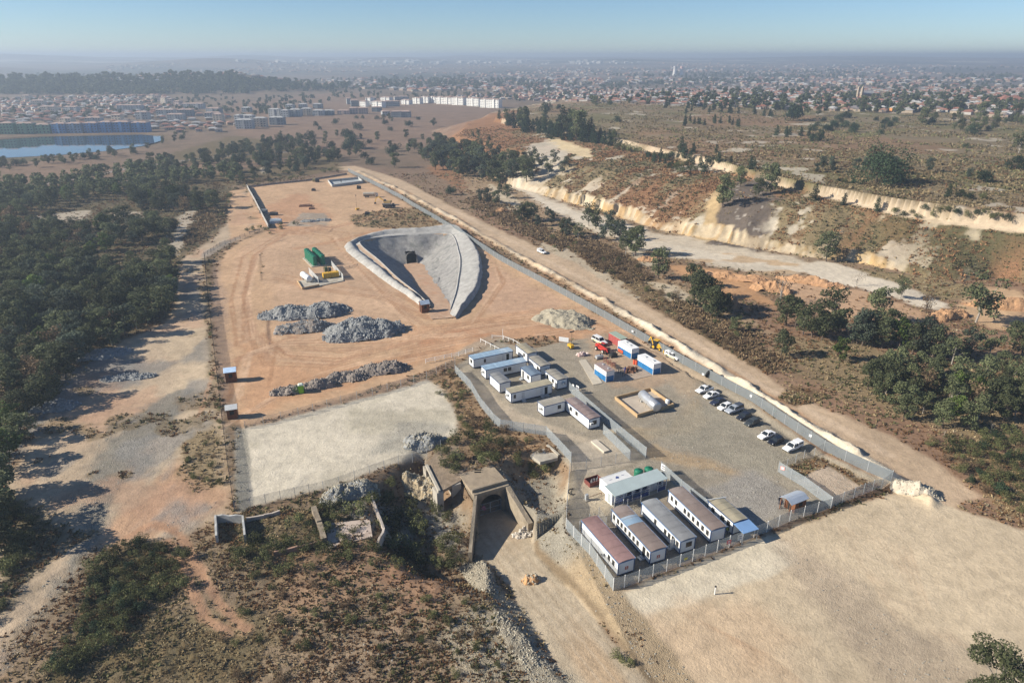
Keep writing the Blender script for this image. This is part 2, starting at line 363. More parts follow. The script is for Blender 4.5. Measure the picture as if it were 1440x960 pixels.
area([(492,305),(555,293),(590,292),(630,310),(600,324),(540,322),(500,320)], (.235, .17, .095), 1.5, 3, .9, veg=.85)
area([(305,360),(318,420),(322,480),(328,560),(312,590),(298,470),(296,400)], (.36, .25, .175), 1.5, 2, .8, veg=.12, grv=.4)
area([(345,598),(480,562),(600,522),(640,512),(640,528),(600,535),(480,570),(345,606)], (.3, .2, .13), .8, 1.2, .8, veg=.4)
area([(690,470),(730,478),(700,485),(640,500),(650,488)], (.30, .26, .2), 1, 2, .7, grv=.8)
for q, c in [([(375,470),(400,500),(480,505),(600,470),(700,450),(800,440)], (.50, .32, .195)), ([(330,390),(345,350),(400,330),(470,322)], (.48, .315, .20)), ([(345,480),(338,420),(350,370)], (.49, .325, .21)), ([(620,470),(720,455),(840,462),(920,490)], (.38, .225, .135)), ([(600,480),(640,465),(680,470)], (.42, .20, .10)), ([(560,470),(640,455),(760,435)], (.47, .285, .17)), ([(540,322),(470,340),(420,350)], (.41, .235, .135))]:
    band(q, 2.0, c, 1.5, 1.5, .7)
for k in range(9):                       # tyre ruts
    o = k * 3.5
    band([(370 + o, 468 + o), (395 + o, 492 + o * .7), (470, 505 + o * .8), (560, 482 + o), (660, 452 + o * .9)], .16, (.35, .195, .11), .25, .3, .6)
band([(378,440),(377,462),(380,490)], .5, (.16, .1, .07), .4, .3, .8); band([(368,395),(366,360),(375,345),(400,338)], .35, (.22, .145, .09), .4, .4, .8, veg=.6)
band([(430,322),(450,318),(468,322),(464,327),(445,328),(431,324)], .4, (.16, .1, .065), .4, .3, .8)
g_ = np.random.default_rng(3)
for q, n_, sp in (([(375,470),(400,500),(480,505),(600,470),(700,450),(800,440)], 7, 3), ([(330,560),(345,500),(400,480),(520,478),(640,470),(780,452),(880,470)], 8, 4), ([(345,480),(336,420),(350,360),(400,330),(470,322),(560,300)], 7, 3), ([(430,322),(480,330),(500,360),(560,420),(600,455)], 5, 3), ([(660,455),(700,400),(690,370),(660,335)], 5, 3), ([(380,392),(450,408),(540,420),(600,450)], 5, 3), ([(350,300),(420,310),(470,320),(540,300)], 4, 3), ([(760,470),(830,455),(870,470),(930,500)], 5, 3), ([(330,590),(420,540),(520,515),(640,490)], 5, 3)):
    P_ = pl(q)
    for k in range(n_):
        o = g_.normal() * sp; P2 = [(x + o * .7 + g_.normal() * .8, y + o + g_.normal() * .8) for x, y in P_]; ds = []
        for e in (-.95, .95):
            ds.append(np.abs(line_near(GX, GY, [(x, y + e) for x, y in P2], 8) + nD * .3))
        blend(sstep(.5, .1, np.minimum(*ds)) * .72, [(.36, .205, .115), (.55, .375, .245), (.39, .24, .15)][k % 3])
for q in ([(1180,740),(1220,810),(1270,880),(1330,960)], [(1440,760),(1330,770),(1220,760),(1120,790)], [(1300,700),(1330,760),(1400,820),(1500,850)], [(960,870),(1030,880),(1080,930),(1090,990)], [(930,860),(1000,870),(1050,920),(1060,990)], [(1255,690),(1180,740),(1130,800),(1120,880)], [(1000,950),(1060,880),(1200,860),(1440,890)]):
    P_ = pl(q)
    for k in range(5):
        o = g_.normal() * 2.2; P2 = [(x + o, y + o * .5 + g_.normal() * .5) for x, y in P_]
        for e in (-.9, .9): blend(sstep(.45, .05, np.abs(line_near(GX, GY, [(x + e, y) for x, y in P2]  , 6) + nD * .25)) * .7, [(.36, .27, .175), (.56, .45, .32)][k % 2])
# pale tailings pad
area([(345,602),(480,569),(600,535),(628,545),(645,590),(640,612),(560,652),(440,692),(335,718),(331,620)], (.53, .475, .375), .9, 1.2, veg=0, grv=.15)
area([(345,602),(480,569),(600,535),(628,545),(645,590),(640,612),(560,652),(440,692),(335,718),(331,620)], (.42, .38, .28), 2, 3, .0)
blend(sstep(1, -3, sd_poly(GX, GY, pl([(345,602),(480,569),(600,535),(628,545),(645,590),(560,652),(440,692),(335,718)]))) * sstep(.05, .4, fbm(GX, GY, 12, 141, 4)) * .55, (.40, .36, .27))
area([(332,600),(345,605),(350,650),(352,720),(331,722)], (.29, .27, .22), .5, .8, .9, grv=1)
area([(560,590),(640,600),(600,635),(520,640)], (.33, .31, .26), 2, 3, .7, grv=.9)
# foreground scrub
area([(0,900),(60,860),(130,775),(250,760),(330,725),(470,700),(600,655),(650,700),(670,780),(780,990),(0,1000)], (.235, .175, .115), 2, 3, veg=.75)
area([(200,860),(330,850),(420,900),(300,960),(120,960)], (.15, .125, .065), 3, 5, .7, veg=.95)
area([(120,790),(200,760),(262,775),(262,830),(215,850),(170,900),(90,960),(60,960),(110,880)], DARKSCRUB, 2, 4, .85, veg=1)
area([(0,690),(60,720),(95,740),(60,800),(20,850),(-20,900)], (.09, .082, .045), 2, 4, .8, veg=.9)
area([(300,740),(450,715),(470,770),(400,830),(310,800)], (.13, .105, .06), 2, 4, .7, veg=.85)
area([(380,780),(500,760),(640,790),(640,830),(500,840),(400,860)], (.30, .18, .11), 3, 5, .5, veg=.35)
area([(540,800),(640,780),(640,860),(560,880)], (.33, .19, .115), 2, 4, .6, veg=.3)
for q in [[(255,755),(280,800),(310,850),(345,885)], [(236,760),(262,815),(290,870),(320,890)], [(250,750),(215,735),(180,755)]]:
    band(q, 1.0, (.37, .22, .135), .6, .8, .9, veg=.05)
area([(655,800),(700,850),(730,900),(790,990),(700,990),(600,900),(640,850)], (.31, .275, .2), 2, 4, .75, grv=1, veg=.3)
area([(440,890),(560,860),(620,900),(640,970),(400,970)], (.27, .2, .135), 3, 4, .6, grv=.6)
area([(700,640),(790,650),(800,760),(850,860),(800,800),(760,740),(705,690)], (.27, .25, .2), 1.5, 3, .8, grv=1, veg=.15)
area([(610,530),(640,520),(660,555),(705,605),(760,615),(790,650),(700,660),(660,600),(630,560)], (.30, .2, .115), 1.5, 3, .9, veg=.6, grv=.4)
area([(468,715),(560,680),(600,655),(650,700),(650,760),(600,720),(540,740)], (.30, .285, .235), 1.5, 3, .7, grv=1, veg=.2)
# compound
area([(640,514),(700,480),(745,490),(850,470),(940,490),(1000,530),(1060,566),(1160,638),(1250,680),(1160,715),(1080,745),(862,828),(797,745),(802,660),(770,612),(700,598),(660,548)], (.31, .268, .205), .8, 1, veg=.02, grv=.75)
area([(650,520),(680,545),(730,580),(800,605),(830,622),(770,612),(700,598),(660,550)], (.46, .38, .28), 1, 1.5, .85, grv=.3)
area([(820,470),(900,470),(960,520),(930,545),(860,545),(830,500)], (.40, .285, .19), 2, 2.5, .8, grv=.3)
area([(930,500),(1000,530),(975,560),(940,545)], (.40, .3, .2), 2, 2.5, .7, grv=.4)
area([(830,590),(900,620),(960,610),(1000,590),(980,560),(940,600),(880,600)], (.42, .32, .2), 1.5, 2, .7, grv=.5)
area([(890,640),(960,655),(1040,668),(1000,650),(920,625)], (.40, .285, .165), 1.5, 3, .7)
area([(985,690),(1060,660),(1110,690),(1120,712),(1060,740),(1010,700)], (.30, .28, .25), 1.5, 2, .8, grv=.9)
area([(1000,560),(1120,640),(1090,670),(1000,640),(900,610),(960,580)], (.29, .262, .2), 2, 3, .7, grv=1)
area([(800,630),(850,615),(905,640),(880,655),(810,670)], (.42, .36, .28), .8, 1, .85, grv=.2)
area([(797,670),(850,668),(852,730),(800,745)], (.41, .345, .25), 1, 1.5, .85, grv=.4)
area([(830,745),(980,690),(1050,735),(870,820)], (.17, .14, .115), 1, 1.5, .6)
area([(1105,660),(1150,640),(1235,680),(1190,700),(1150,690)], (.25, .17, .09), 1, 1.5, .9, veg=.9)
area([(1120,675),(1164,655),(1210,684),(1176,706)], (.45, .36, .27), .4, .4, .95, veg=0)
area([(1160,716),(1252,682),(1262,690),(1120,745),(1085,752)], (.2, .14, .08), .8, 1.2, .8, veg=.7)
# bare ground lower right
area([(864,832),(1042,768),(1085,752),(1262,688),(1300,702),(1440,745),(1500,760),(1500,1000),(980,1000),(900,880),(850,845)], (.50, .405, .28), .8, 1.2, veg=0, grv=.05)
area([(866,834),(1080,754),(1108,764),(1125,793),(1005,838),(900,868),(872,858)], (.54, .475, .36), .8, 1.2, .95)
area([(870,872),(1000,845),(1080,850),(1120,900),(1080,990),(960,990)], (.49, .36, .235), 4, 4, .7)
area([(1105,756),(1150,800),(1250,865),(1400,935),(1430,1000),(1250,1000),(1150,860),(1110,795)], (.37, .295, .215), 3, 6, .7, grv=.5, n=nA)
area([(1250,700),(1440,760),(1440,870),(1300,830),(1200,760)], (.52, .42, .29), 4, 4, .7)
for k in range(12):
    o = k * 9
    band([(1180 + o, 740 + o * .3), (1215 + o * .9, 800 + o * .5), (1260 + o, 870 + o * .4)], .13, (.40, .29, .19), .25, .4, .45)
    band([(960 + o * .6, 860 + o * .3), (1000 + o * .8, 900 + o * .2), (1030 + o, 960)], .13, (.41, .28, .175), .25, .4, .4)
area([(1320,628),(1440,640),(1440,740),(1410,722),(1372,686)], (.26, .18, .10), 1.5, 3, .9, veg=.8)
# ramp to the old portal
dx, dy = GX - PORT[0], GY - PORT[1]
s_ = -(dx * E2[0] + dy * E2[1]); t_ = dx * E1[0] + dy * E1[1]; s2 = np.clip(s_, 0, 60)
ex = ramp_excess(s_, t_)
k = (s_ > -7) & (s_ < 80)
blend(k * sstep(.8, -.4, ex + nB * .8), (.42, .345, .245), 0, .1)
blend(k * (s_ > 8) * sstep(.1, .6, nA + .2) * sstep(-1.5, -3.5, ex) * .55, (.46, .31, .18))
blend(k * (s_ > 14) * (t_ > -3) * sstep(.8, -.8, np.abs(ex - 3.2) - 3.0 + nB) * sstep(18, 26, s_), (.34, .26, .165), .15, .6)
blend(k * (s_ > 8) * (t_ > -1) * sstep(1, -1, np.abs(ex - 4) - 3.4 + nB) * sstep(28, 20, s_), (.27, .245, .195), .25, 1)
blend(k * (s_ > 14) * (t_ > -3) * sstep(.5, -.5, np.abs(ex - .7) - .4 + nB * .7), (.20, .15, .095), .1, .5)
blend(k * (s_ > 12) * (t_ < -3) * sstep(1, -1, np.abs(ex - 2.5) - 2.2 + nB * 2), (.33, .29, .215), .2, 1)
for k2 in range(7):
    o = -7 + k2; blend(k * sstep(.3, .05, np.abs(t_ - o * .8 - .004 * s_ * o + nD * .3)) * (ex < -.5) * (s_ > 6) * .45, [(.34, .26, .175), (.50, .41, .3)][k2 % 2])
# patches in the township
for q in LAKE[:1]: pass
d = sd_poly(GX, GY, LAKE, 80); blend(sstep(14, 2, d) * .8, (.10, .075, .045), .6)
area([(0,228),(120,226),(200,236),(330,228),(480,215),(300,246),(120,262),(0,262)], (.22, .145, .10), 5, 8, .8, veg=.4, n=nA)
band([(40,262),(110,250),(200,234),(300,222),(420,212)], 3.5, (.24, .21, .19), 1.5, 1, .8, veg=0)
area([(330,145),(480,130),(700,155),(640,200),(480,215),(330,190)], (.21, .14, .098), 10, 14, .8, veg=.4, n=nA)

me = bpy.data.meshes.new('ground')
nv = NR * NT
co = np.empty((nv, 3), np.float32); co[:, 0] = GX.ravel(); co[:, 1] = GY.ravel(); co[:, 2] = GZ.ravel()
ii, jj = np.meshgrid(np.arange(NR - 1), np.arange(NT - 1), indexing='ij')
a = (ii * NT + jj).ravel()
quads = np.stack([a, a + NT, a + NT + 1, a + 1], 1).astype(np.int32)
me.vertices.add(nv); me.vertices.foreach_set('co', co.ravel())
me.loops.add(quads.size); me.loops.foreach_set('vertex_index', quads.ravel())
me.polygons.add(len(quads)); me.polygons.foreach_set('loop_start', np.arange(0, quads.size, 4, dtype=np.int32))
me.polygons.foreach_set('use_smooth', np.ones(len(quads), bool))
me.update(calc_edges=True)
at1 = me.attributes.new('cover', 'FLOAT_COLOR', 'POINT')
at1.data.foreach_set('color', np.concatenate([np.clip(C, .01, 1), np.ones(C.shape[:2] + (1,))], 2).astype(np.float32).ravel())
at2 = me.attributes.new('veg', 'FLOAT', 'POINT'); at2.data.foreach_set('value', VEG.astype(np.float32).ravel())
at3 = me.attributes.new('gravel', 'FLOAT', 'POINT'); at3.data.foreach_set('value', GRV.astype(np.float32).ravel())

def ground_material():
    m, nt, b = new_mat('land_cover'); L = nt.links.new
    A = lambda n: N(nt, 'ShaderNodeAttribute', attribute_name=n)
    base = A('cover').outputs['Color']; veg = A('veg').outputs['Fac']; grv = A('gravel').outputs['Fac']
    co = nt.nodes.new('ShaderNodeNewGeometry').outputs['Position']
    n1 = noise_node(nt, co, .35, 6, .62); n2 = noise_node(nt, co, 2.4, 5, .7); n3 = noise_node(nt, co, .05, 5, .6)
    n4 = noise_node(nt, co, 1.0, 5, .75)
    c = mixc(nt, 1, base, maprange(nt, n1.outputs[0], .28, .72, .85, 1.15), 'MULTIPLY')
    c = mixc(nt, 1, c, maprange(nt, n3.outputs[0], .3, .7, .86, 1.14), 'MULTIPLY')
    c = mixc(nt, 1, c, maprange(nt, n2.outputs[0], .3, .7, .92, 1.08), 'MULTIPLY')
    # stones
    vo = nt.nodes.new('ShaderNodeTexVoronoi'); vo.inputs['Scale'].default_value = 6.0; L(co, vo.inputs['Vector'])
    sp = maprange(nt, vo.outputs['Color'], .0, 1.0, .68, 1.34)
    c = mixc(nt, math_node(nt, 'MULTIPLY', grv, .85), c, mixc(nt, 1, c, sp, 'MULTIPLY'))
    # low growth between the tufts: dark, straw and rust patches with crisp edges
    th = math_node(nt, 'SUBTRACT', math_node(nt, 'ADD', math_node(nt, 'MULTIPLY', n4.outputs[0], .75), math_node(nt, 'MULTIPLY', n1.outputs[0], .45)), math_node(nt, 'SUBTRACT', .98, math_node(nt, 'MULTIPLY', veg, .48)))
    mask = math_node(nt, 'MULTIPLY', maprange(nt, th, .0, .09, 0, 1), maprange(nt, veg, .05, .3, 0, 1))
    tone = mixc(nt, maprange(nt, n1.outputs[0], .35, .62, 0, 1), (.105, .098, .052), mixc(nt, maprange(nt, n3.outputs[0], .4, .6, 0, 1), (.19, .14, .065), (.15, .085, .045)))
    c = mixc(nt, math_node(nt, 'MULTIPLY', mask, .62), c, tone)
    n5 = noise_node(nt, co, .55, 6, .7); n5.inputs['Distortion'].default_value = 1.2
    n6 = noise_node(nt, co, 3.4, 4, .6)
    c = mixc(nt, 1, c, maprange(nt, n5.outputs[0], .515, .56, 1.0, .90), 'MULTIPLY')
    c = mixc(nt, 1, c, maprange(nt, n6.outputs[0], .64, .70, 1.0, .86), 'MULTIPLY')
    c = mixc(nt, 1, c, maprange(nt, n6.outputs[0], .30, .36, 1.08, 1.0), 'MULTIPLY')
    L(c, b.inputs['Base Color']); b.inputs['Roughness'].default_value = .95; b.inputs['Specular IOR Level'].default_value = .08
    h = math_node(nt, 'ADD', math_node(nt, 'MULTIPLY', n2.outputs[0], .5), math_node(nt, 'MULTIPLY', n1.outputs[0], 1.1))
    h = math_node(nt, 'ADD', h, math_node(nt, 'MULTIPLY', mask, .5))
    h = math_node(nt, 'ADD', h, math_node(nt, 'MULTIPLY', math_node(nt, 'MULTIPLY', vo.outputs['Distance'], grv), -.6))
    bp = nt.nodes.new('ShaderNodeBump'); bp.inputs['Strength'].default_value = .75; bp.inputs['Distance'].default_value = .3
    L(h, bp.inputs['Height']); L(bp.outputs[0], b.inputs['Normal'])
    return m
me.materials.append(ground_material())
g = bpy.data.objects.new('ground', me); COL.objects.link(g); g['kind'] = 'structure'; g['label'] = 'bare orange and tan mining ground with scrub and tracks'; g['category'] = 'ground'
def cover_at(x, y):
    r = math.hypot(x, y); a = math.atan2(x, y)
    i = int(ring(r)); j = int(min(max((a - TH[0]) / R(DTH), 0), NT - 1))
    return VEG[i, j]

# ------------------------------------------------------------------ mesh builder
class MB:
    def __init__(s): s.v = []; s.f = []; s.m = []; s.n = 0
    def add(s, verts, faces, mi=0):
        o = s.n; s.v.extend([tuple(v) for v in verts]); s.f.extend([tuple(i + o for i in f) for f in faces]); s.m.extend([mi] * len(faces)); s.n += len(verts); return s
    def box(s, x0, x1, y0, y1, z0, z1, mi=0):
        return s.add([(x0,y0,z0),(x1,y0,z0),(x1,y1,z0),(x0,y1,z0),(x0,y0,z1),(x1,y0,z1),(x1,y1,z1),(x0,y1,z1)],
                     [(0,3,2,1),(4,5,6,7),(0,1,5,4),(1,2,6,5),(2,3,7,6),(3,0,4,7)], mi)
    def bar(s, p, q, w, h=None, mi=0):
        h = h or w; p = np.array(p, float); q = np.array(q, float); d = q - p; l = np.linalg.norm(d); d /= l
        up = np.array((0, 0, 1.)) if abs(d[2]) < .95 else np.array((1., 0, 0))
        a = np.cross(d, up); a /= np.linalg.norm(a); b = np.cross(a, d)
        vs = [c + a * sx * w / 2 + b * sy * h / 2 for c in (p, q) for sx, sy in ((-1,-1),(1,-1),(1,1),(-1,1))]
        return s.add(vs, [(0,1,2,3),(7,6,5,4),(0,4,5,1),(1,5,6,2),(2,6,7,3),(3,7,4,0)], mi)
    def tube(s, p, q, r0, r1=None, n=12, mi=0, caps=True):
        r1 = r0 if r1 is None else r1; p = np.array(p, float); q = np.array(q, float); d = q - p; d /= np.linalg.norm(d)
        up = np.array((0, 0, 1.)) if abs(d[2]) < .95 else np.array((1., 0, 0))
        a = np.cross(d, up); a /= np.linalg.norm(a); b = np.cross(a, d)
        vs = []
        for c, r in ((p, r0), (q, r1)):
            for k in range(n):
                t = 2 * math.pi * k / n; vs.append(c + (a * math.cos(t) + b * math.sin(t)) * r)
        fs = [(k, (k + 1) % n, n + (k + 1) % n, n + k) for k in range(n)]
        if caps: fs += [tuple(range(n))[::-1], tuple(range(n, 2 * n))]
        return s.add(vs, fs, mi)
    def rings(s, rings, mi=0, caps=True, closed=True):
        n = len(rings[0]); vs = [p for r in rings for p in r]; fs = []
        for i in range(len(rings) - 1):
            for k in range(n if closed else n - 1):
                fs.append((i * n + k, i * n + (k + 1) % n, (i + 1) * n + (k + 1) % n, (i + 1) * n + k))
        if caps and closed: fs += [tuple(range(n))[::-1], tuple(range((len(rings) - 1) * n, len(rings) * n))]
        return s.add(vs, fs, mi)
    def prism(s, pts, z0, z1, mi=0):
        n = len(pts)
        return s.add([(x, y, z0) for x, y in pts] + [(x, y, z1) for x, y in pts], [tuple(range(n))[::-1], tuple(range(n, 2 * n))] + [(k, (k + 1) % n, n + (k + 1) % n, n + k) for k in range(n)], mi)
    def mesh(s, name, mats, smooth=False):
        me = bpy.data.meshes.new(name); me.from_pydata(s.v, [], s.f)
        for m in (mats if isinstance(mats, (list, tuple)) else [mats]): me.materials.append(m)
        me.polygons.foreach_set('material_index', s.m)
        if smooth: me.polygons.foreach_set('use_smooth', [True] * len(s.f))
        me.update(); return me
    def build(s, name, mats, parent=None, smooth=False, loc=None, rz=0):
        o = bpy.data.objects.new(name, s.mesh(name, mats, smooth)); COL.objects.link(o)
        if parent is not None: o.parent = parent
        if loc is not None: o.location = loc
        o.rotation_euler.z = rz
        return o
def tag(o, label, cat, group=None, kind=None):
    if label: o['label'] = label
    if cat: o['category'] = cat
    if group: o['group'] = group
    if kind: o['kind'] = kind
    return o
def thing(name, label, cat, loc, rz=0, group=None):
    o = bpy.data.objects.new(name, None); COL.objects.link(o); o.empty_display_size = .3
    o.location = loc; o.rotation_euler.z = rz
    return tag(o, label, cat, group)
def dup(root, loc=None, rz=None, label=None, group=None, parent=None, scale=None):
    c = root.copy(); COL.objects.link(c)
    if parent is not None: c.parent = parent
    if loc is not None: c.location = loc
    if rz is not None: c.rotation_euler.z = rz
    if scale is not None: c.scale = (scale,) * 3 if not isinstance(scale, tuple) else scale
    if label: c['label'] = label
    if group: c['group'] = group
    for ch in KIDS(root): dup(ch, parent=c)
    return c
_kids = {}
def KIDS(o):
    if o.name not in _kids: _kids[o.name] = [c for c in bpy.data.objects if c.parent == o]
    return _kids[o.name]
# ------------------------------------------------------------------ common materials
M_WHITE = mat('white_panel', (.72, .73, .72), .45, .06, .6, spec=.4, stain=((.60, .57, .52), .6))
M_BLUET = mat('blue_trim', (.03, .07, .17), .5, .1)
M_GLASS = mat('window_glass', (.02, .025, .03), .08, .1, spec=.6)
M_FRAME = mat('window_frame', (.12, .11, .10), .5, .1)
M_DARK = mat('dark_opening', (.02, .02, .02), .8, .2)
M_STEEL = mat('galvanised_steel', (.42, .44, .45), .45, .12, 2, metal=.3)
M_CONC = mat('concrete', (.40, .365, .30), .9, .2, .8, bump=.05, stain=((.24, .2, .15), .7))
M_OLDCONC = mat('old_concrete', (.27, .225, .165), .95, .3, .5, bump=.12, stain=((.13, .10, .07), .8))
M_WOOD = mat('varnished_timber', (.22, .085, .035), .6, .25, 2, ribs=('Z', 3.2))
M_TYRE = mat('tyre_rubber', (.022, .022, .022), .9, .2)
M_RIM = mat('wheel_rim', (.35, .35, .36), .35, .1, metal=.6)
M_TIN = mat('tin_roof', (.42, .50, .60), .4, .1, 1, metal=.3, ribs=('X', 1.6))
M_YEL = mat('machine_yellow', (.62, .36, .03), .5, .15)
M_RED = mat('machine_red', (.45, .04, .03), .5, .2)
M_BLACK = mat('black_steel', (.035, .035, .035), .6, .2)
M_GREENTANK = mat('green_plastic', (.012, .15, .085), .45, .12)
M_STRAW = mat('rusty_iron', (.16, .08, .05), .85, .4, 4)

def P3(u, v, dz=0):
    x, y = plan(u, v); return (x, y, tz(x, y) + dz)
def Z(ox, oy, s): return lambda x, y: (ox + x / s, oy + y / s)
UP = Z(640, 460, 6); LO = Z(780, 650, 4.8); CO = Z(780, 450, 6); CP_ = Z(960, 520, 4.8); M4 = Z(640, 560, 4)

ROOFS = {
 'blue': mat('roof_blue', (.36, .50, .62), .4, .12, .5, metal=.2, ribs=('X', 2.2), stain=((.52, .60, .66), .9)),
 'tan': mat('roof_tan', (.42, .37, .26), .6, .12, .5, ribs=('X', 2.2)),
 'grey': mat('roof_grey', (.31, .31, .30), .6, .12, .5, ribs=('X', 2.2), stain=((.40, .37, .32), .5)),
 'greytan': mat('roof_greytan', (.37, .34, .28), .6, .12, .5, ribs=('X', 2.2)),
 'bluegrey': mat('roof_bluegrey', (.20, .26, .33), .5, .12, .5, ribs=('X', 2.2)),
 'mauve': mat('roof_mauve', (.30, .225, .205), .6, .12, .4, ribs=('X', 2.2), stain=((.42, .37, .33), .85)),
 'pink': mat('roof_pink', (.33, .20, .185), .65, .14, .4, ribs=('Y', 3.4), stain=((.24, .14, .13), .9)),
 'brown': mat('roof_brown', (.245, .19, .165), .65, .14, .4, ribs=('Y', 3.4), stain=((.33, .27, .24), .9)),
 'slate': mat('roof_slate', (.245, .25, .255), .6, .14, .4, ribs=('Y', 3.4), stain=((.36, .37, .37), .9)),
 'teal': mat('roof_teal', (.50, .58, .56), .45, .08, .4, metal=.2, ribs=('X', 1.4)),
}
def cabin(label, origin, ang, Ln, W, roof, face, wins=(), doors=(), endwin=None, ac=None, h=2.75, sign=False, patch=None, group=None, opendoor=None, curved=False, name='site_cabin'):
    """x along the length, face 0: long side at y=0 is the seen one, face 1: the one at y=W"""
    x, y = origin; t = thing(name, label, 'cabin', (x, y, tz(x, y) + .12), R(ang), group)
    b = MB(); b.box(0, Ln, 0, W, .18, h)
    b.build('wall', M_WHITE, t)
    s = MB(); 
    s.box(.12, Ln - .12, .15, W - .15, -.35, .18)
    s.build('skid', M_BLACK, t)
    tr = MB(); e = .012
    for xx in (0, Ln):
        for yy in (0, W): tr.box(xx - .07, xx + .07, yy - .07, yy + .07, .15, h)
    tr.box(-e, Ln + e, -e, W + e, h - .2, h - .02); tr.box(-e, Ln + e, -e, W + e, .14, .24)
    tr.build('corner_trim', M_BLUET, t)
    n = 7; ov = .16; top = []
    for i in range(n + 1):
        q = i / n
        rise = (.2 * (1 - (2 * q - 1) ** 2)) if curved else .22 * (1 - abs(2 * q - 1))
        top.append((-ov + q * (W + 2 * ov), h + rise))
    rings = []
    for xx in (-ov, Ln + ov):
        rings.append([(xx, yy, zz + .06) for yy, zz in top] + [(xx, yy, zz - .02) for yy, zz in reversed(top)])
    r = MB().rings(rings); ro = r.build('roof', ROOFS[roof], t)
    if patch:
        r = MB(); rr = [[(xx, yy, zz + .085) for yy, zz in top] + [(xx, yy, zz + .062) for yy, zz in reversed(top)] for xx in patch[:2]]
        r.rings(rr).build('roof_patch', ROOFS['blue'], ro)
    fb = MB()
    for xx in (-ov, Ln + ov): fb.box(xx - .03, xx + .03, -ov, W + ov, h - .1, h + .09)
    for yy in (-ov, W + ov): fb.box(-ov, Ln + ov, yy - .03, yy + .03, h - .1, h + .09)
    fb.build('fascia', M_BLUET if not curved else mat('blue_fascia', (.12, .2, .34), .5, .1), t)
    yo = -1 if face == 0 else 1; y0 = 0 if face == 0 else W
    def on_side(a, b_, z0, z1, d0, d1): return (a, b_, min(y0 + yo * d0, y0 + yo * d1), max(y0 + yo * d0, y0 + yo * d1), z0, z1)
    rj = MB(); n_ = int(Ln / 1.9)
    for k in range(1, n_ + 1):
        xx = k * Ln / (n_ + 1); rj.rings([[(xx + e_, yy, zz + .075 + (.03 if e_ == 0 else 0)) for yy, zz in top] for e_ in (-.06, 0, .06)], caps=False, closed=False)
    rj.build('roof_seams', ROOFS[roof], ro)['kind'] = 'stuff'
    for w in wins:
        x0, ww = (w, .9) if not isinstance(w, tuple) else w
        f = MB()
        f.box(*on_side(x0 - .06, x0 + ww + .06, 1.12, 1.2, .002, .07)); f.box(*on_side(x0 - .06, x0 + ww + .06, 2.08, 2.14, .002, .05))
        f.box(*on_side(x0 - .06, x0, 1.2, 2.08, .002, .05)); f.box(*on_side(x0 + ww, x0 + ww + .06, 1.2, 2.08, .002, .05)); f.box(*on_side(x0 + ww / 2 - .03, x0 + ww / 2 + .03, 1.2, 2.08, .003, .045))
        fo = f.build('window', M_FRAME, t)
        MB().box(*on_side(x0, x0 + ww, 1.2, 2.08, .004, .02)).build('pane', M_GLASS, fo)
    for d in doors:
        x0, op = d if isinstance(d, tuple) else (d, False)
        f = MB(); f.box(*on_side(x0, x0 + .85, .3, 2.25, .003, .03))
        do = f.build('door', M_DARK if op else mat('cabin_door', (.55, .56, .56), .5, .1), t)
        MB().box(*on_side(x0 + .06, x0 + .12, 1.1, 1.25, .03, .09)).build('handle', M_BLACK, do)
        st = MB(); st.box(*on_side(x0 - .1, x0 + .95, -.1, .12, .05, 1.0)); st.box(*on_side(x0 - .1, x0 + .95, .12, .3, .05, .5)); st.build('step', M_STEEL, t)
        if op == 'leaf':
            lf = MB(); lf.box(*on_side(x0 - .02, x0 + .03, .3, 2.25, .03, .88)); lf.build('door_leaf', M_WHITE, do)
    if endwin:
        f = MB(); y1 = endwin; f.box(-.05, -.002, y1 - .06, y1 + 1.16, 1.05, 2.1); fo = f.build('window', M_FRAME, t)
        MB().box(-.065, -.051, y1, y1 + 1.1, 1.12, 2.03).build('pane', M_GLASS, fo)
    if ac is not None:
        f = MB()
        if ac[0] == 'end': f.box(-.62, -.1, ac[1], ac[1] + .75, 1.45, 1.95); f.box(-.1, -.002, ac[1] + .1, ac[1] + .65, 1.4, 1.5)
        else: f.box(*on_side(ac[1], ac[1] + .8, 1.0, 1.55, .1, .55)); f.box(*on_side(ac[1] + .1, ac[1] + .7, .95, 1.05, .002, .1))
        a = f.build('air_conditioner', mat('ac_casing', (.6, .6, .58), .5, .1), t)
        g = MB()
        if ac[0] == 'end': g.tube((-.622, ac[1] + .3, 1.7), (-.64, ac[1] + .3, 1.7), .19, n=12)
        else: g.tube((ac[1] + .3, y0 + yo * .552, 1.28), (ac[1] + .3, y0 + yo * .57, 1.28), .2, n=12)
        g.build('fan_grille', M_BLACK, a)
    if sign:
        s = MB().box(-.03, -.004, W * .36, W * .36 + .62, .85, 1.5).build('notice_board', mat('red_notice', (.42, .07, .04), .6, .25), t)
        MB().box(-.036, -.031, W * .36 + .12, W * .36 + .5, .95, 1.12).box(-.036, -.031, W * .36 + .2, W * .36 + .42, 1.2, 1.42).build('notice_print', mat('pale_print', (.6, .5, .45), .6, .1), s)
    return t

A28 = 28.0
def off(p, a, d): return (p[0] + math.cos(R(a)) * d, p[1] + math.sin(R(a)) * d)
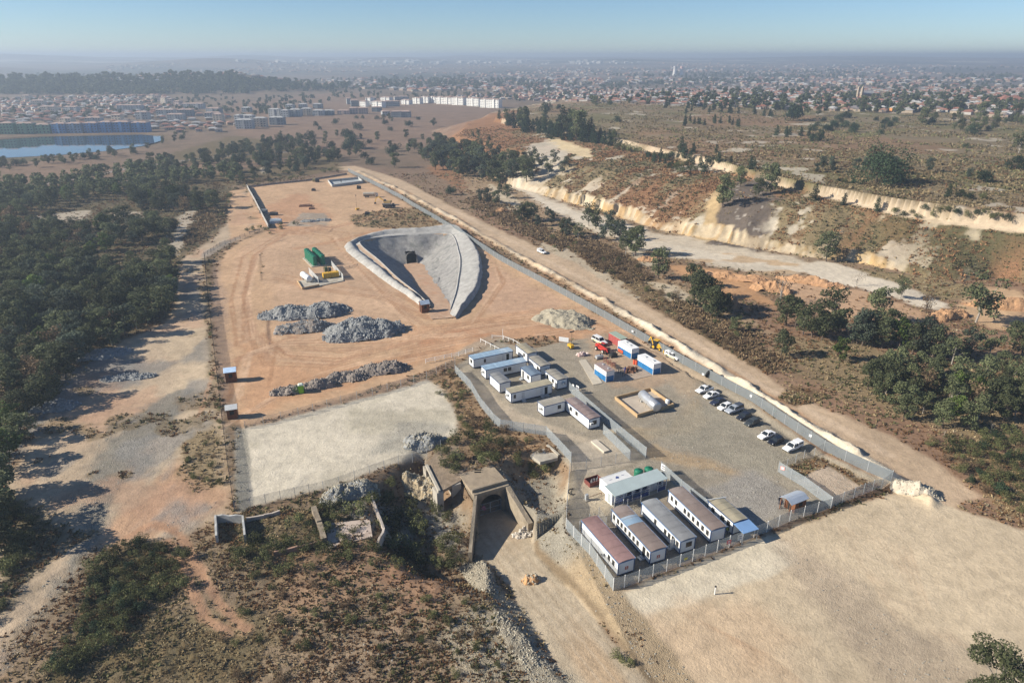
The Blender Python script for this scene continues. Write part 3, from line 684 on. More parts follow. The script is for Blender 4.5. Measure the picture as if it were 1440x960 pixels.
# upper yard: long sides face the camera (face 0)
GU = 'white cabins of the upper yard'; GL = 'white cabins of the lower yard'
cabin('long white cabin under a pale blue roof, a dark doorway near its far end', plan(*UP(158,348)), 28, 12.2, 3.0, 'blue', 0, [(3.2, .5)], [(10.2, True), (8.8, False)], endwin=1.0, group=GU)
cabin('long white cabin under a pale blue roof, two windows mid-wall and a cooler outside', plan(*UP(262,441)), 27, 12.2, 3.0, 'blue', 0, [5.3, 6.6], [], ac=('end', 1.2), group=GU)
cabin('long white cabin with a sandy tan roof and a dark open doorway', plan(*UP(472,645)), 27, 11.8, 3.0, 'tan', 0, [(.8, .5)], [(9.6, True), (3.0, False), (8.4, False)], ac=('end', 1.2), group=GU)
cabin('short white cabin with a stained greyish tan roof, butted to the mauve-roofed one', plan(*UP(752,760)), 28, 5.8, 3.0, 'greytan', 0, [(3.8, .8)], [], ac=('end', 1.0), group=GU)
def cab2(label, A, L, W, roof, ang=117, **k):
    o = off(plan(*A), ang - 90, W); return cabin(label, o, ang, L, W, roof, 1, **k)
cab2('short white cabin with dark grey roof and blank walls beside the fence', UP(378,557), 6.0, 3.0, 'grey', group=GU)
cab2('small white cabin with a dark blue-grey roof in the middle of the upper yard', UP(640,492), 5.6, 3.0, 'bluegrey', wins=[(1.2, .8)], doors=[(4.0, True)], group=GU)
cab2('short white cabin with a faded olive tan roof, nearest the white entrance rails', UP(610,302), 7.0, 3.0, 'tan', wins=[(1.6, .8)], ac=('end', 1.0), group=GU)
cab2('white cabin with grey-tan roof and dark tall window, second short cabin from the rails', UP(718,412), 6.6, 3.0, 'greytan', wins=[(1.0, .8)], ac=('end', .5), group=GU)
cab2('short white cabin with a grey-tan roof at the head of the mesh walkway fence', UP(860,532), 6.2, 3.0, 'greytan', wins=[(1.8, .8)], doors=[(4.6, True)], ac=('end', .8), group=GU)
cab2('long white cabin with a mauve-brown roof and a barred window in its end wall', UP(1128,867), 10.8, 3.0, 'mauve', wins=[(5.0, .9), (7.6, .9)], endwin=1.0, ac=('end', 2.2), group=GU)
# lower yard: the row of four
cab2('long white cabin with a pinkish ribbed roof at the corner of the mesh fence', LO(425,768), 12.2, 3.1, 'pink', 114, wins=[(1.2, .6), (2.6, .6)], ac=('side', 4.2), sign=True, curved=True, group=GL)
cab2('long white cabin with a brown roof patched by a single blue sheet', LO(640,690), 12.6, 3.1, 'brown', 113, wins=[(.4, .6)] + [(x, .6) for x in (3.6, 4.9, 6.2, 7.6, 8.9, 10.1, 11.5)], doors=[(1.5, True)], sign=True, patch=(7.2, 9.6), curved=True, group=GL)
cab2('long white cabin with a slate grey ribbed roof and a white door standing open', LO(840,622), 12.0, 3.1, 'slate', 113, wins=[(.5, .6), (2.9, .6), (4.1, .6), (7.2, .6)], doors=[(1.6, 'leaf')], endwin=.7, curved=True, group=GL)
cab2('long white cabin with a plain brown roof, nearest the gatehouse in the lower row', LO(1045,548), 13.0, 3.1, 'brown', 112, wins=[(x, .6) for x in (.6, 2.0, 3.4, 4.8, 6.2, 7.4, 10.2, 11.6)], curved=True, group=GL)
g_ = cab2('white gatehouse cabin with an olive tan roof and a blue awning at its end', LO(1195,492), 7.0, 3.0, 'tan', 113, wins=[(2.4, .9), (5.2, .7)], doors=[(.8, True)], group=None, name='gatehouse')
aw = MB(); aw.rings([[(-2.9, -.25, 2.35), (-2.9, 3.2, 2.35), (-2.9, 3.2, 2.42), (-2.9, -.25, 2.42)], [(-.2, -.25, 2.62), (-.2, 3.2, 2.62), (-.2, 3.2, 2.69), (-.2, -.25, 2.69)]])
ao = aw.build('awning', mat('awning_blue', (.20, .35, .60), .45, .08, .5, ribs=('Y', 1.6)), g_)
for yy in (-.15, 3.1): MB().bar((-2.8, yy, -.1), (-2.8, yy, 2.36), .08).build('post', M_STEEL, ao)
MB().bar((6.5, -.6, 2.9), (6.9, 3.8, 3.25), .12).build('gutter', M_WHITE, g_)

# white freight container and the verandah office
o = plan(*LO(352,225)); t = thing('white_container', 'white steel container with dark print on its roof beside the green tanks', 'container', (*o, tz(*o) + .1), R(28))
b = MB(); b.box(0, 6.06, 0, 2.44, 0, 2.55); b.build('body', mat('container_white', (.74, .74, .72), .5, .06, 1, ribs=('X', 1.9)), t)
b = MB()
for xx in (0, 6.06):
    for yy in (0, 2.44): b.box(xx - .09, xx + .09, yy - .09, yy + .09, -.1, 2.6)
for yy in (0, 2.44): b.box(0, 6.06, yy - .06, yy + .06, 2.48, 2.6); b.box(0, 6.06, yy - .06, yy + .06, -.08, .1)
b.build('corner_post', M_WHITE, t)
b = MB(); b.add([(2.6,.9,2.565),(3.3,.7,2.565),(3.6,1.2,2.565),(3.2,1.6,2.565),(2.9,1.3,2.565)], [(0,1,2,3,4)]).box(1.2, 1.9, 1.0, 1.1, 2.556, 2.563).box(4.2, 4.9, 1.2, 1.3, 2.556, 2.563); b.build('roof_mark', mat('blue_mark', (.06, .09, .22), .5, .1), t)
b = MB(); b.box(-.04, -.005, .1, 1.18, .1, 2.4); b.box(-.04, -.005, 1.24, 2.34, .1, 2.4); b.build('door', M_WHITE, t)
b = MB(); 
for k in range(3): b.box(3.9 + k * .65, 4.3 + k * .65, -.05, -.005, 1.7, 2.2)
b.build('vent', M_BLACK, t)
o = plan(*LO(402,308)); t = thing('verandah_office', 'long white office with pale teal roof and blue-barred verandah front', 'office', (*o, tz(*o) + .1), R(28))
b = MB(); b.box(0, 12.6, .9, 3.1, -.3, 2.7); b.build('wall', M_WHITE, t)
b = MB().rings([[(xx, -.15, 2.62), (xx, 3.3, 2.95), (xx, 3.3, 3.05), (xx, -.15, 2.72)] for xx in (-.15, 12.75)]); b.build('roof', ROOFS['teal'], t)
MB().box(0, 12.6, -.05, .9, -.25, .05).build('verandah_deck', M_CONC, t)
for k in range(7): MB().bar((.05 + k * 2.08, 0, -.2), (.05 + k * 2.08, 0, 2.64), .1).build('post', M_WHITE, t)
for k in (0, 1, 2, 3, 5):
    b = MB(); x0 = .1 + k * 2.08
    for zz in (.35, .9, 1.45, 2.0): b.box(x0, x0 + 2.0, -.03, .03, zz, zz + .09)
    b.bar((x0, 0, .4), (x0 + 2, 0, 1.45), .07); b.box(x0, x0 + 1.95, .05, .07, .15, 1.0)
    b.build('railing', mat('railing_blue', (.04, .07, .2), .5, .15), t)
for x0 in (1.3, 9.4): 
    d = MB().box(x0, x0 + .9, .85, .897, .1, 2.15).build('door', mat('cabin_door', (.55, .56, .56)), t)
for x0 in (3.6, 5.6, 7.4, 11.0): 
    d = MB().box(x0, x0 + 1.0, .86, .897, 1.0, 2.0).build('window', M_GLASS, t)
d = MB().box(-.03, -.004, 1.4, 2.3, .1, 2.1).build('door', mat('grey_door', (.35, .38, .38)), t)

def tank_upright(loc, r, h, label=None, m=M_GREENTANK, name='water_tank', group=None):
    t = thing(name, label, 'tank', loc, 0, group)
    rs = []
    prof = [(r, 0), (r, .25), (r * .97, .3), (r * .97, .42), (r, .47)]
    k = .47
    while k < h - .6: prof += [(r, k + .3), (r * .97, k + .34), (r * .97, k + .42), (r, k + .46)]; k += .46
    prof += [(r, h - .3), (r * .75, h - .08), (r * .35, h)]
    for rr, zz in prof: rs.append([(rr * math.cos(a * math.pi / 9), rr * math.sin(a * math.pi / 9), zz) for a in range(18)])
    MB().rings(rs).build('tank_shell', m, t, smooth=False)
    MB().tube((0, 0, h - .02), (0, 0, h + .12), r * .3, n=14).build('lid', M_BLACK if m is not M_GREENTANK else mat('lid_green', (.008, .09, .05), .5, .1), t)
    return t
p = plan(*LO(563,108)); tank_upright((*p, tz(*p)), .92, 2.1, 'squat green tank behind the teal-roofed office, nearer the white container')
p = plan(*LO(632,95)); tank_upright((*p, tz(*p)), .92, 2.1, 'squat green tank behind the teal-roofed office, farther from the white container')
# dark skip beside the container
p = plan(*LO(262,140)); t = thing('steel_skip', 'open dark red steel bin with pipes standing inside beside the white container', 'skip', (*p, tz(*p)), R(28))
b = MB()
for a in ((-1.6, 1.6, -1, -.93), (-1.6, 1.6, .93, 1)): b.box(a[0], a[1], a[2], a[3], 0, 1.0)
b.box(-1.6, -1.53, -.93, .93, 0, 1.0); b.box(1.53, 1.6, -.93, .93, 0, 1.0); b.box(-1.53, 1.53, -.93, .93, 0, .08)
b.build('bin', mat('dark_red_steel', (.16, .05, .04), .7, .3), t)
b = MB(); 
for k in range(7): b.tube((-1.2 + k * .35, -.6 + .15 * (k % 3), .1), (-1.0 + k * .35, -.5 + .2 * (k % 2), 1.3 + .15 * (k % 3)), .05, n=6)
b.build('pipe_offcuts', M_STEEL, t)
p = plan(*LO(125,190)); 
b = MB(); nn = 20
b.rings([[((1.0 + .12 * math.cos(q)) * math.cos(a * 2 * math.pi / nn), (1.0 + .12 * math.cos(q)) * math.sin(a * 2 * math.pi / nn), .12 + .12 * math.sin(q)) for q in (0, 1.26, 2.5, 3.77, 5.0)] for a in range(nn + 1)], caps=False)
tag(b.build('coiled_hose', M_BLACK, loc=(*p, tz(*p))), 'coil of black hose lying on pale ground near the corner of the fence', 'hose')
p = plan(*LO(215,255)); t = thing('pump_box', 'grey steel pump box on a pale plinth with a pipe to the office', 'pump box', (*p, tz(*p)), R(28))
MB().box(-.5, .5, -.5, .5, -.1, .2).build('plinth', M_CONC, t); MB().box(-.3, .3, -.25, .25, .2, 1.35).build('casing', M_STEEL, t); MB().tube((.3, 0, .5), (3.6, .1, .5), .06, n=8).tube((3.6, .1, .5), (3.6, .1, -.1), .06, n=8).build('pipe', M_STRAW, t)
p = plan(*M4(815,275)); t = thing('concrete_plinth', 'pale raised concrete plinth on the open slab between the yards', 'plinth', (*p, tz(*p)), R(117))
MB().box(-2.6, 2.6, -.75, .75, -.1, .45).build('block', mat('pale_concrete', (.52, .46, .37), .9, .12, .8, bump=.03), t); MB().box(-2.75, 2.75, -.95, .95, -.2, .06).build('footing', M_CONC, t)
for px, lab in (((505,315), 'cracked pale slab on the bank beside the outer fence, above the thicket'),):
    p = plan(*M4(*px)); t = thing('broken_slab', lab, 'slab', (*p, tz(*p) + .1), R(30))
    b = MB().prism([(-2.6,-2.2),(1.6,-2.6),(2.8,-1.2),(2.6,1.6),(-1,2.2),(-3,1.2)], -.5, .25); b.build('slab', M_CONC, t); MB().box(2.0, 2.5, -2.2, 2.6, .26, .6).build('kerb', M_CONC, t)

# ------------------------------------------------------------------ workshop yard
def container(label, A, ang, L, W, h, top, low, roof, name='container_store', items=()):
    o = off(plan(*A), ang - 90, W); t = thing(name, label, 'container', (*o, tz(*o) + .05), R(ang))
    hs = h * .52
    if low:
        MB().box(0, L, 0, W, -.15, hs).build('lower_wall', low, t); MB().box(.0, L, 0, W, hs + .004, h).build('wall', top, t)
    else: MB().box(0, L, 0, W, -.1, h).build('wall', top, t)
    MB().box(-.08, L + .08, -.08, W + .08, h + .003, h + .09).build('roof', roof, t)
    b = MB()
    for xx, yy in items: b.box(xx, xx + .55, yy, yy + .45, h + .09, h + .3)
    if items: b.build('roof_vent', M_STEEL, t)
    for k in range(2): 
        d = MB().box(L * (.25 + .4 * k), L * (.25 + .4 * k) + .9, W + .004, W + .03, .1, 2.1 if not low else hs).build('door', top if not low else mat('panel_blue_door', (.025, .16, .36), .5, .1), t)
        MB().box(L * (.25 + .4 * k) + .08, L * (.25 + .4 * k) + .14, W + .03, W + .08, 1.0, 1.15).build('handle', M_BLACK, d)
    b = MB()
    for xx in (0, L):
        for yy in (0, W): b.box(xx - .06, xx + .06, yy - .06, yy + .06, -.15, h + .005)
    b.build('corner_post', top, t)
    return t
M_BL = mat('panel_blue', (.02, .14, .33), .5, .1); M_RW = mat('roof_white', (.74, .74, .72), .5, .06)
container('rust red freight container with a green-grey roof behind the workshop', CO(552,235), 117, 6.06, 2.44, 2.6, mat('container_red', (.38, .09, .08), .65, .2, 1, ribs=('X', 1.9)), None, mat('roof_sage', (.30, .36, .29), .7, .15), 'freight_container')
container('blue and white workshop container standing end-on to the rust red one', CO(645,330), 117, 6.6, 2.5, 3.0, M_WHITE, M_BL, M_RW, items=((2, 1), (4.4, .6)))
container('blue and white workshop container beside two orange drums, nearest the parked cars', CO(828,460), 117, 7.0, 2.5, 3.0, M_WHITE, M_BL, M_RW, items=((1.5, .8), (4.5, 1.2)))
container('blue and white workshop container with a brown roof at the near corner of the slab', CO(432,525), 117, 5.6, 2.5, 3.0, M_WHITE, M_BL, mat('roof_dusty_brown', (.30, .23, .21), .7, .2), items=((1.0, .8), (3.8, .5)))
def slab(label, pts, name='concrete_slab', m=M_CONC, h=.1):
    P = [plan(*q) for q in pts]; c = np.mean(P, 0); t = thing(name, label, 'slab', (*c, tz(*c)))
    MB().prism([(x - c[0], y - c[1]) for x, y in P][::-1], -.4, h).build('slab', m, t); return t
slab('long pale concrete strip beside the brown-roofed workshop container', [CO(205,345), CO(262,335), CO(405,535), CO(325,550)], m=mat('strip_concrete', (.45, .40, .32), .9, .12, .5))
slab('stained workshop floor slab between the blue and white containers', [CO(510,525), CO(440,440), CO(700,385), CO(815,468), CO(560,528)], m=mat('stained_concrete', (.33, .26, .2), .9, .2, .6, stain=((.42, .36, .29), .8)), h=.08)
# fuel bund
Pb = [plan(*CO(*q)) for q in ((512,668), (697,818), (1000,728), (806,592))]
cx, cy = np.mean(Pb, 0); t = thing('fuel_bund', 'tan walled bund round the big silver fuel tank', 'bund wall', (cx, cy, tz(cx, cy)))
Q = [(x - cx, y - cy) for x, y in Pb]
MB().prism(Q[::-1] if False else Q, -.3, .1).build('floor', mat('bund_floor', (.42, .36, .29), .9, .12, .5), t)
M_BUND = mat('bund_brick', (.42, .295, .165), .9, .15, 1)
for k in range(4):
    a, b2 = np.array(Q[k]), np.array(Q[(k + 1) % 4]); d = (b2 - a) / np.linalg.norm(b2 - a)
    bw = MB(); bw.bar((*(a + d * .14), .42), (*(b2 + d * .14), .42), .28, .95); bw.build('wall', M_BUND, t)
def lying_tank(label, p, q, r, m, name='fuel_tank', zb=.35, base=None):
    c = ((p[0] + q[0]) / 2, (p[1] + q[1]) / 2); ang = math.atan2(q[1] - p[1], q[0] - p[0]); L = math.dist(p, q)
    t = thing(name, label, 'tank', (*c, tz(*c) if base is None else base), ang)
    rs = []
    for xx, rr in ((-L / 2 - .22, .05), (-L / 2 - .2, r * .5), (-L / 2 - .1, r * .85), (-L / 2, r), (-L / 6, r), (L / 6, r), (L / 2, r), (L / 2 + .1, r * .85), (L / 2 + .2, r * .5), (L / 2 + .22, .05)):
        rs.append([(xx, rr * math.cos(a * math.pi / 12), zb + r + rr * math.sin(a * math.pi / 12)) for a in range(24)])
    MB().rings(rs).build('tank_shell', m, t, smooth=True)
    for xx in (-L * .33, L * .33): MB().box(xx - .15, xx + .15, -r * .8, r * .8, 0, zb + r * .45).build('saddle', M_STEEL, t)
    MB().tube((0, 0, zb + 2 * r - .05), (0, 0, zb + 2 * r + .14), .28, n=12).build('hatch', M_STEEL, t)
    b = MB(); 
    for xx in (-L * .3, L * .1, L * .4): b.tube((xx, -r * .98, zb + r * .9), (xx, -r * 1.3, .3), .03, n=6)
    b.build('pipe', M_BLACK, t)
    return t
lying_tank('large silver cylindrical fuel tank lying in the tan walled bund', plan(*CO(735,668)), plan(*CO(862,778)), 1.25, mat('silver_paint', (.52, .53, .54), .32, .08, .8, metal=.55), zb=.25)
p = plan(*CO(950,715)); tank_upright((*p, tz(*p)), .55, 1.7, 'small white upright drum at the outer corner of the fuel bund', mat('white_plastic', (.7, .7, .68), .5, .06), 'white_drum')

def wheel(parent, loc, r, w, axis='y', m=M_RIM):
    x, y, z = loc
    o = MB().tube((x, y - w / 2, z), (x, y + w / 2, z), r, n=16).build('wheel', M_TYRE, parent)
    MB().tube((x, y - w / 2 - .015, z), (x, y + w / 2 + .015, z), r * .58, n=12).build('rim', m, o)
    return o
CARN = 0
def car(label, px, kind, rgb, ang=None, group='cars and pickups parked in the gravel lot', p=None, stripe=None, canopy=False, scale=1.0, name='parked_car', cat='car'):
    """nose towards -x"""
    p = plan(*px) if p is None else p
    t = thing(name, label, cat, (*p, tz(*p)), R(31 if ang is None else ang), group)
    paint = mat('paint_%02x%02x%02x' % tuple(int(c * 255) for c in rgb), rgb, .28, .04, .5, spec=.5)
    pick = kind in ('pickup', 'suv'); L = {'sedan': 4.5, 'hatch': 4.0, 'pickup': 5.2, 'suv': 4.9}[kind]; hw = .92 if pick else .86
    zb = .42 if pick else .26; zh = 1.02 if pick else .82; zt = 1.78 if pick else 1.45
    h = L / 2
    # lower body as rings along x
    st = [(-h, .45, .75, .80), (-h + .12, zb, zh - .16, .93), (-h + .9, zb, zh - .02, 1), (-h + 1.5, zb, zh + .06, 1), (h - 1.2, zb, zh + .10, 1), (h - .15, zb, zh + .08, .97), (h, .5, zh - .05, .88)]
    rings = []
    for x, z0, z1, k in st:
        w = hw * k; rings.append([(x, -w * .92, z0), (x, w * .92, z0), (x, w, (z0 + z1) / 2), (x, w * .93, z1 - .03), (x, w * .8, z1), (x, -w * .8, z1), (x, -w * .93, z1 - .03), (x, -w, (z0 + z1) / 2)])
    MB().rings(rings).build('body', paint, t, smooth=False)
    # greenhouse
    x0 = {'sedan': -.95, 'hatch': -.95, 'pickup': -1.1, 'suv': -1.05}[kind]; x1 = {'sedan': h - .75, 'hatch': h - .15, 'pickup': .75, 'suv': h - .12}[kind]
    r0 = {'sedan': -.25, 'hatch': -.25, 'pickup': -.5, 'suv': -.45}[kind]; r1 = {'sedan': h - 1.45, 'hatch': h - .6, 'pickup': .55, 'suv': h - .35}[kind]
    zl = zh + .05; g = hw * .93; gt = hw * .74
    gl = MB().rings([[(x0, -g, zl), (x1, -g, zl), (x1, g, zl), (x0, g, zl)], [(r0, -gt, zt - .05), (r1, -gt, zt - .05), (r1, gt, zt - .05), (r0, gt, zt - .05)]])
    gl.build('window', M_GLASS, t)
    rf = MB().rings([[(r0 - .05, -gt - .03, zt - .06), (r1 + .05, -gt - .03, zt - .06), (r1 + .05, gt + .03, zt - .06), (r0 - .05, gt + .03, zt - .06)], [(r0 + .05, -gt + .06, zt), (r1 - .05, -gt + .06, zt), (r1 - .05, gt - .06, zt), (r0 + .05, gt - .06, zt)]])
    for sy in (-1, 1):
        for xa, xb in ((x0, r0), (x1, r1), ((x0 + x1) / 2, (r0 + r1) / 2)):
            rf.bar((xa, sy * (g + .005), zl), (xb, sy * (gt + .01), zt - .06), .09, .06)
    rf.build('roof', paint, t)
    if kind == 'pickup':
        if canopy:
            MB().rings([[(.8, -g, zl), (h - .05, -g, zl), (h - .05, g, zl), (.8, g, zl)], [(.8, -gt - .08, zt + .06), (h - .15, -gt - .08, zt + .06), (h - .15, gt + .08, zt + .06), (.8, gt + .08, zt + .06)]]).build('canopy', paint if canopy is True else canopy, t)
            MB().box(1.0, h - .4, -g + .0, -g + .03, zl + .2, zt - .15).box(1.0, h - .4, g - .03, g, zl + .2, zt - .15).build('canopy_window', M_GLASS, t)
        else:
            MB().box(.85, h - .12, -hw * .72, hw * .72, zh + .06, zh + .112).build('load_bed', M_BLACK, t)
    wr = .38 if pick else .31
    for xx in (-h + .85, h - .95):
        for yy in (-hw + .1, hw - .1): wheel(t, (xx, yy, wr), wr, .22)
    for yy in (-.62 * hw / .86, .62 * hw / .86):
        MB().box(-h + .02, -h + .14, yy - .16, yy + .16, zh - .28, zh - .12).build('headlight', mat('lamp_glass', (.7, .7, .68), .15, .05), t)
        MB().box(h - .06, h + .01, yy - .14, yy + .14, zh - .2, zh - .02).build('tail_light', mat('tail_red', (.4, .02, .02), .3, .05), t)
    for sy in (-1, 1): MB().box(x0 + .15, x0 + .32, sy * (g + .1) - .1, sy * (g + .1) + .1, zl + .02, zl + .17).build('mirror', paint, t)
    MB().box(-h - .03, -h + .06, -hw * .75, hw * .75, zb, zb + .2).build('bumper', M_BLACK if pick else paint, t)
    if stripe:
        b = MB(); e = hw * 1.0
        for sy in (-1, 1): b.box(-h + .7, h - .5, sy * (e + .004) - .006, sy * (e + .004) + .006, zb + .25, zb + .45)
        b.build('side_stripe', stripe, t)
    if scale != 1: t.scale = (scale,) * 3
    return t
cp = lambda x, y: CP_(x, y)
WH = (.74, .74, .73)
car('white double-cab pickup with an open load bed, farthest car in the row', cp(145,146), 'pickup', WH)
car('white sedan parked between the white pickup and a dark sedan', cp(192,180), 'sedan', WH)
car('dark navy sedan parked between two white cars', cp(237,223), 'sedan', (.025, .032, .06))
car('white hatchback parked tight beside the silver pickup', cp(285,258), 'hatch', WH)
car('silver pickup with a dark canopy in the middle of the parked row', cp(345,280), 'pickup', (.36, .39, .43), canopy=mat('canopy_charcoal', (.06, .07, .09), .4, .05))
car('black hatchback parked next to the silver pickup', cp(412,324), 'hatch', (.018, .022, .035))
car('charcoal grey hatchback, last of the long row before the gap', cp(466,365), 'hatch', (.05, .058, .06))
car('white sedan just after the gap in the parked row', cp(565,450), 'sedan', (.76, .76, .76))
car('black compact hatchback between a white sedan and the white canopy pickup', cp(627,490), 'hatch', (.012, .015, .025))
car('white pickup with a white canopy, parked nearest the corner enclosure', cp(740,535), 'pickup', WH, canopy=True)
yst = mat('safety_yellow', (.7, .6, .05), .5, .05)
car('white pickup with yellow side stripes nose-out behind the yellow backhoe', CO(995,322), 'pickup', WH, ang=-58 + 180, stripe=yst, group=None, canopy=True)
car('white four-wheel drive with yellow stripes beside the red loader', CO(378,195), 'suv', (.7, .7, .69), ang=122, stripe=yst, group=None, scale=1.15)
car('lone white pickup driving on the dirt road beyond the fence', (762,355), 'pickup', WH, ang=125, group=None, canopy=True)

# machines
def backhoe(label, px, ang):
    p = plan(*px); t = thing('backhoe_loader', label, 'backhoe', (*p, tz(*p)), R(ang))
    b = MB(); b.box(-1.9, 1.7, -.55, .55, .6, 1.15); b.rings([[(1.7, -.5, .8), (1.7, .5, .8), (1.7, .5, 1.75), (1.7, -.5, 1.75)], [(.2, -.55, .8), (.2, .55, .8), (.2, .55, 1.95), (.2, -.55, 1.95)]]); b.build('chassis', M_YEL, t)
    MB().rings([[(.2, -.7, 1.1), (-1.3, -.7, 1.1), (-1.3, .7, 1.1), (.2, .7, 1.1)], [(0, -.62, 2.7), (-1.2, -.62, 2.7), (-1.2, .62, 2.7), (0, .62, 2.7)]]).build('cab', M_GLASS, t)
    MB().box(-1.4, .15, -.75, .75, 2.7, 2.82).build('cab_roof', M_YEL, t)
    for yy in (-.85, .85): wheel(t, (-1.1, yy, .75), .75, .42, m=M_YEL); wheel(t, (1.25, yy, .5), .5, .32, m=M_YEL)
    b = MB(); 
    for yy in (-.62, .62): b.bar((0, yy, 1.5), (2.3, yy, 1.0), .16, .22); b.bar((2.3, yy, 1.0), (2.9, yy, .5), .16, .2)
    b.build('loader_arm', M_YEL, t)
    MB().rings([[(2.7, yy, .1), (3.5, yy, .15), (3.4, yy, .25), (2.95, yy, .3), (2.85, yy, .9), (2.7, yy, .95)] for yy in (-1.1, 1.1)]).build('front_bucket', M_YEL, t)
    MB().bar((-1.9, 0, 1.0), (-2.9, 0, 3.2), .26, .3).build('boom', M_YEL, t); MB().bar((-2.9, 0, 3.2), (-3.6, 0, 1.6), .2, .24).build('dipper', M_YEL, t)
    MB().rings([[(-3.9, yy, .9), (-3.3, yy, .8), (-3.3, yy, 1.5), (-3.6, yy, 1.7), (-3.75, yy, 1.3)] for yy in (-.35, .35)]).build('rear_bucket', M_BLACK, t)
    b = MB()
    for yy in (-1.0, 1.0): b.bar((-1.9, yy * .6, .9), (-2.1, yy, .1), .16); b.box(-2.35, -1.85, yy - .2, yy + .2, 0, .1)
    b.build('stabiliser', M_BLACK, t)
    return t
backhoe('yellow backhoe loader with its rear boom folded, parked by the mesh fence', CO(872,245), -50)
def tele(px, ang):
    p = plan(*px); t = thing('red_loader', 'red wheeled loader with a raised boom in the workshop yard', 'loader', (*p, tz(*p)), R(ang))
    MB().box(-2.3, 2.0, -.7, .7, .65, 1.35).box(-2.3, -1.2, -.75, .75, 1.35, 1.75).build('chassis', M_RED, t)
    MB().box(-.6, .6, .1, .85, 1.36, 2.4).build('cab', M_GLASS, t); MB().box(-.7, .7, .05, .9, 2.4, 2.5).build('cab_roof', M_RED, t)
    for xx in (-1.5, 1.5):
        for yy in (-.95, .95): wheel(t, (xx, yy, .6), .6, .4, m=mat('rim_cream', (.5, .45, .4)))
    MB().bar((-1.9, -.4, 1.9), (2.6, -.4, 1.55), .34, .4).build('boom', M_RED, t); MB().bar((2.6, -.4, 1.5), (3.2, -.4, .8), .25, .3).build('boom_head', M_RED, t)
    MB().box(3.1, 3.2, -1.1, .3, .2, .9).box(3.2, 4.2, -.9, -.75, .2, .27).box(3.2, 4.2, 0, .15, .2, .27).build('fork', M_BLACK, t)
tele(CO(398,262), -58)
def light_tower(label, px, ang, h=5.5, name='light_tower'):
    p = plan(*px); t = thing(name, label, 'light tower', (*p, tz(*p)), R(ang))
    MB().box(-1.0, 1.0, -.55, .55, .45, 1.3).build('engine_box', M_YEL, t)
    for yy in (-.65, .65): wheel(t, (0, yy, .35), .35, .2)
    MB().bar((1.0, 0, .5), (1.9, 0, .4), .1).bar((-1, -.8, .05), (-1, .8, .05), .1).bar((-.8, 0, .45), (-.8, 0, .03), .08).build('drawbar', M_BLACK, t)
    MB().tube((-.4, 0, 1.3), (-.4, 0, h), .07, .05, n=8).build('mast', M_BLACK, t)
    b = MB(); b.bar((-.4, -.7, h), (-.4, .7, h), .06)
    b.build('lamp_bar', M_BLACK, t)
    for yy in (-.6, -.2, .2, .6): MB().box(-.55, -.25, yy - .15, yy + .15, h - .22, h + .12).build('lamp', M_BLACK, t)
    return t
light_tower('yellow mobile light tower with a black mast near the white sign', CO(135,240), 117)
p = plan(*CO(75,205)); t = thing('site_sign', 'large white sign board on two posts at the yard entrance', 'sign', (*p, tz(*p)), R(-20))
MB().box(-1.5, 1.5, -.03, .03, .9, 2.3).build('board', M_WHITE, t)
for xx in (-1.2, 1.2): MB().bar((xx, .06, -.2), (xx, .06, 2.3), .09).build('post', M_STEEL, t)
b = MB()
for k in range(4): b.box(-1.2 + (k % 2) * 1.3, -.2 + (k % 2) * 1.3, -.036, -.031, 1.25 + .45 * (k // 2), 1.32 + .45 * (k // 2))
b.build('faint_print', mat('grey_print', (.45, .46, .47), .5, .1), t)

